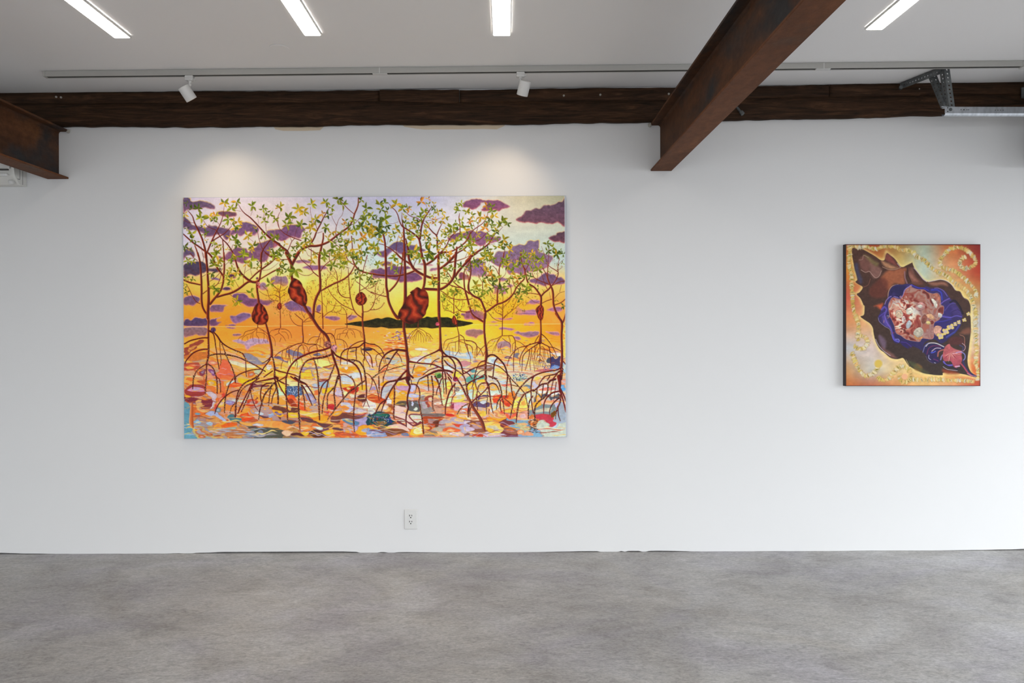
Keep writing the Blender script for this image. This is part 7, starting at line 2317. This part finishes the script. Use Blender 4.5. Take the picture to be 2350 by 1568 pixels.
FLESH = 'p 1060,1540 1030,1330 1060,1230 1120,1160 1280,1180 1380,990 1500,930 q 60,930 200,990 340,1000 420,1050 530,1080 620,1070 680,1150 690,1300 750,1340 740,1480 s 720,60 660,160 570,220 550,300 540,540 330,540 280,600 180,600 r 1400,560 1280,480 1190,430 1150,280 1080,130'
CHAINS = ['p 235,110 240,300 230,480 270,640 290,800 290,950 310,1100 310,1250 330,1400 370,1540 r 380,110 430,250 430,400 420,520 430,600',
 'r 480,490 580,530 620,620 570,720 450,760 340,680', 'r 310,830 340,930 400,1060 460,1180 560,1290 680,1280 790,1200 850,1060',
 'r 830,1330 920,1380 1050,1360 1150,1230 1250,1130 1340,1110 1460,1180 1500,1310 1440,1410 1330,1420 1270,1340 1280,1240',
 'p 300,120 450,150 560,120 660,170 800,180 900,130 1050,130 1180,150 1280,210 1400,210 1540,270 q 180,330 330,400 420,480 520,580 640,650 770,710 880,790 970,870 1080,930 1180,1000 1260,1100 1330,1230 1370,1400',
 'q 690,560 670,420 750,290 860,190 1000,150 1150,180 1270,270 1370,380 1370,490 1250,560 1130,570 1060,470 1100,370 1200,340', 'q 700,560 850,590 1000,650 1150,770 1290,900 1390,1030 1400,1170',
 'q 1390,1400 s 1400,60 1390,250 1400,420 1410,600 1420,760 1420,900 1410,1030 1440,1150 1470,1260 1450,1400', 'r 1460,1380 s 160,1370 330,1380 500,1370 660,1370 780,1380 950,1390 1100,1390 1250,1400 1400,1420']

def paint_small():
    C = Canvas(1932, 554, 2258, 892, 2)
    X, Y = C.grid()
    C.img[:] = C.wash(SH_X, SH_Y, SH_T)
    C.img *= (1 + (fbm(X / 16, Y / 12, 3, 4) - .5) * .22)[..., None]
    g = C.rng
    sh = _q(SHELL)
    cx, cy = np.mean([p[0] for p in sh]), np.mean([p[1] for p in sh])
    C.blob([(cx + (x - cx) * 1.045, cy + (y - cy) * 1.045) for x, y in sh], (248, 226, 150), 4.5, alpha=.75, tex=.04)
    C.blob(sh, (84, 57, 50), .6, (62, 53, 50), tex=.07, seed=8)
    # whorls and ridges of the shell
    for txt, col, al in (('p 880,760 1000,620 1150,600 1300,560 1400,580 1340,700 1360,860 1300,900 1150,880 1020,1000 940,900', (142, 84, 60), .9), ('p 880,760 1000,820 1020,1000 960,1150 700,1150 640,1000 760,860', (96, 52, 44), .7),
                         ('p 430,400 520,330 640,400 700,480 640,560 640,640 540,630 470,560', (108, 72, 66), .8), ('p 660,480 740,500 860,560 880,640 820,740 720,760 660,640', (128, 92, 86), .7), ('p 520,300 640,340 740,420 820,470 780,520 680,460', (118, 104, 70), .7),
                         ('p 960,400 985,280 1080,340 1200,500 1240,550 1140,500', (120, 64, 60), .8), ('p 880,420 1000,460 1140,530 1200,560 1080,585 960,540', (168, 122, 92), .8), ('p 340,520 400,470 440,640 500,800 470,890 410,780', (66, 62, 84), .8),
                         ('p 1440,640 1500,560 1540,700 1560,860 1480,820', (128, 92, 92), .7), ('q 40,560 100,600 200,760 330,860 260,900 120,860 40,720', (106, 66, 56), .8), ('q 60,650 160,760 220,830 140,820 60,740', (150, 102, 90), .7),
                         ('q 430,860 600,850 760,850 820,920 700,900 560,920', (142, 96, 80), .8), ('p 740,1330 860,1290 920,1280 880,1390 800,1340', (180, 84, 56), .9), ('s 1080,450 1290,440 1270,330 1130,380', (132, 82, 66), .6),
                         ('s 860,560 1000,500 1130,540 1170,640 1000,680 880,660', (78, 44, 44), .8), ('r 840,480 940,520 1000,640 960,760 880,660', (112, 92, 118), .6), ('r 900,720 1040,800 1150,880 1200,940 1060,900', (138, 92, 88), .6), ('s 160,1100 230,1060 320,1120 300,1200 200,1180', (150, 96, 46), .8),
                         ('s 740,1160 860,1180 1000,1210 1080,1250 900,1260 760,1230', (130, 60, 40), .8), ('s 40,1000 200,1040 340,1160 480,1240 360,1230 140,1130', (70, 74, 52), .7)):
        C.blob(_q(txt), np.clip(np.asarray(col) * 1.16, 0, 255), 4.2, alpha=min(1., al * 1.15), tex=.06, seed=int(al * 100) + len(txt), wob=1.0)
    for txt, col, w in (('p 470,600 560,650 640,630 700,700 770,760 840,720 880,620', (196, 160, 150), 1.3), ('p 430,400 500,390 520,310 620,350', (190, 150, 140), 1.), ('p 660,780 620,900 520,950', (150, 96, 84), 1.2), ('p 1280,545 1160,590 1020,590 900,540', (190, 150, 130), 1.2),
                        ('p 1020,1180 1030,1040 1100,930 1220,890', (226, 180, 160), 1.4), ('q 140,560 210,640 320,780 400,840', (190, 170, 200), 1.6), ('q 440,840 560,815 680,795 800,825 900,895 980,1000', (208, 196, 206), 1.6), ('q 1080,1045 1150,1160 1230,1210', (150, 130, 130), 1.),
                        ('p 1200,470 1260,540', (220, 200, 210), 1.2), ('r 780,560 840,680 940,790 1080,890', (190, 176, 190), 1.6), ('s 1080,470 1170,520 1180,680 1200,700', (196, 130, 110), 1.2), ('s 1000,1020 1000,1020', (0, 0, 0), .1), ('p 1350,640 1360,760 1400,870', (150, 110, 120), 3.), ('p 1400,560 1420,700 1480,840', (66, 40, 40), 2.2)):
        pp = _q(txt); C.stroke([p + (w,) for p in pp], col, alpha=.85)
    C.blob(_q(MANTLE), (66, 56, 112), .7, (54, 46, 92), tex=.06, seed=12)
    for txt, col in (('p 1060,1120 1080,980 1180,910 1320,910 1380,930 1330,1080 1240,1130 1140,1060', (46, 42, 82)), ('q 860,1180 960,1260 1080,1430 1120,1540 960,1500 880,1340', (78, 62, 128)), ('q 720,1420 800,1300 900,1330 900,1500 780,1540', (62, 50, 120)), ('s 620,260 760,220 900,240 980,180 1000,300 860,420 720,440', (58, 50, 118)), ('r 900,60 980,120 1080,300 1060,330 940,260', (98, 82, 172)), ('r 1300,640 1400,640 1500,720 1400,720', (52, 40, 100))):
        C.blob(_q(txt), col, 4., alpha=.8, tex=.06)
    for txt, col, w in (('p 960,1290 1000,1200 1100,1130 1240,1160 1320,1120 1360,1000 1500,900', (150, 130, 210), 3.5), ('p 1100,1130 1180,1110 1250,1160', (40, 36, 80), 4.), ('q 100,900 240,960 340,970 440,1010', (70, 64, 196), 3.6), ('q 500,1010 620,1010 700,1060 720,1200', (62, 70, 190), 6.), ('q 560,970 640,970 740,1020 820,1130', (140, 116, 196), 2.4),
                        ('q 700,1280 760,1230 860,1180', (118, 96, 190), 5.), ('q 780,1420 880,1300 980,1280', (84, 72, 140), 6.), ('q 900,1440 1000,1400 1080,1440', (70, 56, 120), 6.), ('q 740,1530 900,1560', (96, 84, 190), 4.), ('s 700,100 860,130 1000,90 1110,110', (110, 96, 200), 3.5), ('s 600,220 760,200 900,160', (66, 60, 150), 7.),
                        ('s 980,420 1040,330 1090,240', (70, 70, 150), 7.), ('s 820,520 900,470 960,430', (70, 76, 160), 8.), ('r 830,120 850,200 960,300 1060,360 1090,460', (206, 196, 210), 1.1), ('r 950,30 1000,200 1080,330 1120,440', (116, 96, 190), 6.), ('r 1120,470 1160,560 1240,600', (98, 92, 200), 9.), ('r 1180,560 1240,560 1260,590', (150, 146, 226), 3.),
                        ('p 900,1400 960,1350 1000,1400 960,1500', (104, 86, 180), 8.), ('p 860,1540 940,1480', (80, 64, 150), 7.), ('r 1300,620 1420,640 1500,700', (70, 52, 130), 6.), ('q 880,1250 960,1220 1060,1330 1130,1480', (40, 34, 56), 8.)):
        C.stroke([p + (w * .62,) for p in _q(txt)], col, tuple(np.clip(np.asarray(col) * 1.2, 0, 255)), tuple(np.asarray(col) * .7), alpha=.8)
    # soft body: folds of cream, rose and dark red
    fl = _q(FLESH)
    C.blob(fl, (176, 92, 84), .7, tex=.2, seed=30)
    P = spline(fl, 3., True); lo, hi = P.min(0) - 1, P.max(0) + 1
    sl = C.win(lo[0], lo[1], hi[0], hi[1])
    XX, YY, dd, ins = C._dist(P, sl, True)
    ax = fbm(XX / 20, YY / 20, 61, 2) * 4; ay = fbm(XX / 20 + 7, YY / 20 + 3, 67, 2) * 4
    v = fbm(XX / 19 + ax, YY / 19 + ay, 71, 2) * .92 + .03
    stops = [(.22, (84, 44, 44)), (.34, (150, 62, 58)), (.43, (206, 124, 108)), (.52, (240, 214, 190)), (.60, (238, 236, 226)), (.68, (196, 172, 178)), (.78, (226, 150, 124))]
    c = np.stack([np.interp(v, [s_[0] for s_ in stops], [s_[1][k] for s_ in stops]) for k in range(3)], -1).astype(np.float32)
    mid = np.clip(1 - np.hypot((XX - 2071) / 44, (YY - 726) / 46), 0, 1) ** .6
    rim_ = np.asarray((186, 92, 84), np.float32)
    mm = np.clip(mid * 1.9, 0, 1)[..., None]
    c = (c * .55 + rim_ * .45) * (1 - mm) + c * mm
    c = c * (.84 + .26 * mid[..., None])
    red = np.asarray((172, 70, 62), np.float32)
    k = np.clip((692 - YY) / 14, 0, 1) * np.clip((2084 - XX) / 10, 0, 1)
    c = c * (1 - .7 * k[..., None]) + red * (.7 * k[..., None]) * (.8 + .5 * fbm(XX / 3, YY / 14, 5, 3))[..., None]
    cov = np.clip(dd - .6, 0, 1) * ins
    C.put(sl, cov, c)
    for txt, col in (('s 140,440 200,340 300,320 350,400 320,480 220,520', (206, 196, 180)), ('s 150,470 240,530 330,500 300,560 200,560', (240, 170, 110)), ('s 380,80 480,40 560,100 560,160 480,150', (232, 180, 140)), ('s 300,170 360,60 420,120 380,230 330,250', (150, 90, 80)), ('s 400,200 470,190 490,250 420,260', (226, 206, 140)),
                     ('s 560,320 620,280 720,320 690,400 720,460 620,500 560,430', (226, 170, 150)), ('q 490,1180 560,1190 620,1290 600,1380 540,1280', (240, 234, 222)), ('q 520,1090 620,1080 670,1170 660,1260 600,1160', (206, 130, 110)), ('q 180,1330 260,1250 350,1270 370,1370 280,1430 200,1400', (206, 150, 146)), ('q 210,1330 280,1290 330,1330 280,1370', (232, 226, 216)),
                     ('p 1180,1440 1260,1400 1330,1480 1300,1560 1200,1560', (236, 216, 196)), ('r 1180,60 1240,0 1290,60 1250,140', (240, 210, 180)), ('r 1390,250 1450,170 1500,230 1460,330 1400,340', (200, 206, 216)), ('r 1300,120 1360,90 1380,200 1320,240', (238, 226, 220)), ('q 0,1390 90,1360 140,1440 60,1500 0,1480', (242, 236, 220)), ('q 640,1460 720,1500 700,1560 640,1540', (236, 232, 228))):
        C.blob(_q(txt), col, .9, tuple(np.asarray(col) * .82), tex=.15, seed=len(txt), rim=(90, 44, 46), rim_w=.8, wob=.6)
    for _ in range(60):
        x, y = g.normal(2070, 22), g.normal(724, 22)
        if np.hypot((x - 2071) / 46, (y - 726) / 46) > .95: continue
        a = g.rand() * 6.28; L = g.uniform(3, 8); q = g.uniform(-.5, .5) * L
        col = [(248, 242, 232), (96, 40, 44), (64, 44, 46), (226, 160, 140), (180, 60, 60), (140, 150, 120)][g.randint(6)]
        C.stroke([(x, y, .4), (x + L * .5 * math.cos(a) - q * math.sin(a), y + L * .5 * math.sin(a) + q * math.cos(a), 1.3), (x + L * math.cos(a), y + L * math.sin(a), .4)], col, alpha=.8)
    P2 = spline(fl, 2., True)
    C.stroke([(x, y, .9) for x, y in P2], (236, 206, 190), alpha=.55)
    # the violet and rose lobes at lower right
    C.blob(_q('s 330,780 400,640 560,620 720,660 790,720 700,800 640,900 700,1000 600,1050 480,1010 420,900'), (52, 44, 86), 1.6, tex=.08, seed=41)
    for txt, col, w in (('s 400,700 460,640 600,640 760,710', (226, 220, 214), 3.4), ('s 340,820 380,700 440,640', (120, 120, 176), 3.), ('s 420,860 460,740 560,690 700,700', (120, 50, 90), 3.), ('s 520,800 600,740 700,740', (226, 200, 220), 2.6), ('s 510,830 560,820 590,800', (84, 96, 220), 4.), ('s 640,900 660,810 760,770 830,800', (186, 110, 96), 4.5),
                        ('s 460,880 460,940 500,970', (190, 186, 226), 2.2), ('s 700,970 720,900 770,850', (150, 140, 206), 4.), ('s 560,960 620,980 650,1000', (120, 50, 110), 3.), ('s 570,1030 600,1040', (206, 206, 226), 1.8), ('s 400,900 440,980 540,1040', (96, 90, 130), 1.4)):
        C.stroke([p + (w * .7,) for p in _q(txt)], col, alpha=.85)
    C.blob(_q('s 780,720 870,650 900,700 1000,760 1130,800 1120,870 1130,980 1080,1080 1000,1150 960,1100 900,1000 780,1000 740,900'), (192, 100, 104), .9, (170, 76, 96), tex=.1, seed=43)
    for i in range(16):
        a = -1.2 + i * .2
        x0, y0 = _t('s', 900, 830)
        L = g.uniform(12, 24)
        C.stroke([(x0, y0, .6), (x0 + L * .5 * math.cos(a + .9) - 1, y0 + L * .5 * math.sin(a + .9), 2.), (x0 + L * math.cos(a + 1.0), y0 + L * math.sin(a + 1.0), .6)], [(226, 160, 150), (150, 50, 70), (236, 190, 176), (206, 110, 110)][i % 4], alpha=.7)
    for txt, col, w in (('s 1010,830 1100,815 1180,860 1190,940 1150,990', (140, 140, 216), 3.), ('s 1130,640 1190,700 1170,780 1060,820 940,850', (216, 170, 190), 1.8), ('s 1080,680 1150,720 1130,790', (76, 70, 110), 4.), ('s 760,1010 820,1080 930,1080', (110, 96, 206), 5.), ('s 760,1060 860,1110 960,1130 1040,1170', (40, 42, 60), 4.), ('s 750,1110 830,1160 940,1180 1040,1190', (200, 196, 220), 1.4),
                        ('s 1150,1000 1200,1130 1290,1240 1420,1310', (58, 54, 100), 6.), ('s 1100,1040 1170,1120 1250,1230 1330,1300', (186, 80, 100), 4.5), ('s 1240,1250 1330,1290 1410,1305', (206, 150, 180), 2.), ('s 1000,1110 1080,1100', (226, 180, 216), 4.)):
        C.stroke([p + (w * .75,) for p in _q(txt)], col, alpha=.9)
    # strings of egg cases
    def case(x, y, a, r, big=1.):
        c = [(236, 218, 156), (222, 200, 112), (242, 228, 190), (206, 178, 92), (224, 222, 206), (236, 192, 126), (190, 180, 110)][g.randint(6)]
        C.ell(x, y, r * 1.05, r * .46, (168, 132, 70), a, .6, .4)
        C.ell(x - .3, y - .3, r * g.uniform(.7, 1.), r * g.uniform(.3, .5), c, a, .6, g.uniform(.6, .95))
        if g.rand() < .35: C.ell(x, y, r * .55, r * .14, (92, 88, 40), a, .35, .8)
    for ch in CHAINS:
        P = spline([p for p in _q(ch)], 3.4)
        for i in range(len(P) - 1):
            dx, dy = P[i + 1] - P[i]
            a = math.atan2(dy, dx) + 1.35 + g.uniform(-.6, .6)
            case(P[i][0] + g.uniform(-.5, .5), P[i][1] + g.uniform(-.5, .5), a, g.uniform(4.4, 7.0))
    x, y = _t('r', 1370, 1310)
    C.ell(x, y, 6.5, 6.5, (240, 180, 140), 0, .8)
    x, y = _t('r', 840, 1050)
    C.ell(x, y, 9, 9, (222, 190, 92), 0, 2.)
    # pale cases crossing the violet mantle
    for (u, w_) in ((1250, 50), (1170, 170), (1060, 215), (985, 255), (890, 310), (790, 405), (690, 490)):
        x, y = _t('s', u, w_); r = 4.5 if u > 900 else 7.5
        for k in range(4):
            a = k * 1.57 + g.rand()
            C.ell(x + math.cos(a) * r * .55, y + math.sin(a) * r * .5, r * .62, r * .5, (232, 206, 120), a, .5)
        C.ell(x, y, r * .6, r * .5, (206, 186, 180), 0, .6)
    # turned edge: a dark red line along the top and a little down the sides
    k = np.clip(1 - (Y - 561) / 1.6, 0, 1) * .8 + np.clip((Y - 885.2) / 1.5, 0, 1) * .5 + np.clip((X - 2249.5) / 1.5, 0, 1) * .45
    k = np.clip(k, 0, 1)
    C.img = C.img * (1 - k[..., None]) + np.asarray((96, 34, 34), np.float32) * k[..., None]
    return np.clip(C.img, 0, 255), C

# ------------------------------------------------------------------ the two stretched canvases
def mat_paint(name, gain):
    n = NT(name)
    at_ = n.node('ShaderNodeAttribute')
    at_.attribute_name = 'pigment'
    v = n.coord()
    weave = n.noise(v, 900, 2)
    n.link(at_.outputs['Color'], n.b.inputs['Base Color'])
    n.set(Roughness=0.5)
    n.b.inputs['Specular IOR Level'].default_value = 0.12
    n.bump(weave, 0.08, 0.0006)
    return n.m

def s2l(a):
    a = a / 255.
    return np.where(a <= .04045, a / 12.92, ((a + .055) / 1.055) ** 2.4)

def canvas(name, quad, depth, img, C, nx, ny, gain, mat_side, label, side_name, y_back=-.0015):
    """quad: photo corners TL, TR, BR, BL of the painted face; built as one flat stretched canvas with a dense pigment grid"""
    yf = y_back - depth
    q = [at(px, py, yf) for px, py in quad]
    c = (q[0] + q[1] + q[2] + q[3]) / 4
    w = ((q[1] - q[0]).length + (q[2] - q[3]).length) / 2
    h = ((q[0] - q[3]).length + (q[1] - q[2]).length) / 2
    tilt = math.atan2((q[1].z - q[0].z) + (q[2].z - q[3].z), (q[1].x - q[0].x) + (q[2].x - q[3].x))
    root = empty(name, (c.x, 0, c.z))
    R = Matrix.Translation(Vector((c.x, 0, c.z))) @ Matrix.Rotation(-tilt, 4, 'Y')
    U, V = np.meshgrid(np.linspace(0, 1, nx), np.linspace(0, 1, ny))
    Q = np.asarray(quad, np.float64)
    PX = (Q[0, 0] * (1 - U) + Q[1, 0] * U) * (1 - V) + (Q[3, 0] * (1 - U) + Q[2, 0] * U) * V
    PY = (Q[0, 1] * (1 - U) + Q[1, 1] * U) * (1 - V) + (Q[3, 1] * (1 - U) + Q[2, 1] * U) * V
    fx = np.clip((PX - C.x0) * C.S - .5, 0, C.W - 1.001); fy = np.clip((PY - C.y0) * C.S - .5, 0, C.H - 1.001)
    ix, iy = fx.astype(int), fy.astype(int)
    tx, ty = (fx - ix)[..., None], (fy - iy)[..., None]
    col = (img[iy, ix] * (1 - tx) + img[iy, ix + 1] * tx) * (1 - ty) + (img[iy + 1, ix] * (1 - tx) + img[iy + 1, ix + 1] * tx) * ty
    col = np.clip(s2l(col) * np.asarray(gain), 0, .92)
    b = .0025
    lx, lz = (U - .5) * (w - 2 * b), (.5 - V) * (h - 2 * b)
    r = np.asarray(R)
    co = np.zeros((ny, nx, 3))
    for k in range(3):
        co[..., k] = r[k, 0] * lx + r[k, 1] * yf + r[k, 2] * lz + r[k, 3]
    idx = np.arange(nx * ny).reshape(ny, nx)
    f = np.stack([idx[:-1, :-1], idx[1:, :-1], idx[1:, 1:], idx[:-1, 1:]], -1).reshape(-1, 4)
    me = bpy.data.meshes.new('painted_face')
    me.vertices.add(nx * ny)
    me.vertices.foreach_set('co', co.reshape(-1).astype(np.float32))
    me.loops.add(f.size)
    me.loops.foreach_set('vertex_index', f.reshape(-1).astype(np.int32))
    me.polygons.add(len(f))
    me.polygons.foreach_set('loop_start', (np.arange(len(f)) * 4).astype(np.int32))
    me.update(calc_edges=True)
    ca = me.color_attributes.new('pigment', 'FLOAT_COLOR', 'POINT')
    rgba = np.ones((nx * ny, 4), np.float32); rgba[:, :3] = col.reshape(-1, 3)
    ca.data.foreach_set('color', rgba.reshape(-1))
    me.materials.append(mat_paint('oil_paint_' + name, gain))
    o = bpy.data.objects.new('painted_face', me)
    COL.objects.link(o); o.parent = root; o.matrix_parent_inverse = Matrix.Translation(-root.location)
    # turned edges: a shallow box with a rounded front rim, open where the painted face lies
    bm = bmesh.new()
    rings = []
    for (inset, y) in ((0, y_back), (0, yf + .003), (.0008, yf + .001), (b, yf + .0001)):
        ring_ = []
        for sx, sz in ((-1, 1), (1, 1), (1, -1), (-1, -1)):
            ring_.append(bm.verts.new(R @ Vector((sx * (w / 2 - inset), y, sz * (h / 2 - inset)))))
        rings.append(ring_)
    for a, d in zip(rings, rings[1:]):
        for i in range(4):
            bm.faces.new((a[i], a[(i + 1) % 4], d[(i + 1) % 4], d[i]))
    bm.faces.new(rings[0])
    bm.faces.new(list(reversed(rings[3])))
    for v_ in rings[3]: v_.co.y += .0006
    link(side_name, bm, mat_side, root)
    tag(root, label, 'painting')
    return root

M_EDGE_L = plain('pale_blue_canvas_edge', (176, 182, 196), .7)
M_EDGE_S = plain('dark_canvas_edge', (44, 30, 32), .6)
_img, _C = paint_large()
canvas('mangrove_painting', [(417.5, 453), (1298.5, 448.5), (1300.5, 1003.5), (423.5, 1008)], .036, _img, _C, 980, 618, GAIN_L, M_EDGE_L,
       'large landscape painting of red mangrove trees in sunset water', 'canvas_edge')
_img, _C = paint_small()
canvas('shell_painting', [(1939.5, 560.5), (2248.5, 560.5), (2252.5, 886.5), (1942.5, 886.5)], .036, _img, _C, 420, 440, GAIN_S, M_EDGE_S,
       'small squarish painting of a dark spiny seashell right of the steel beam', 'canvas_edge')
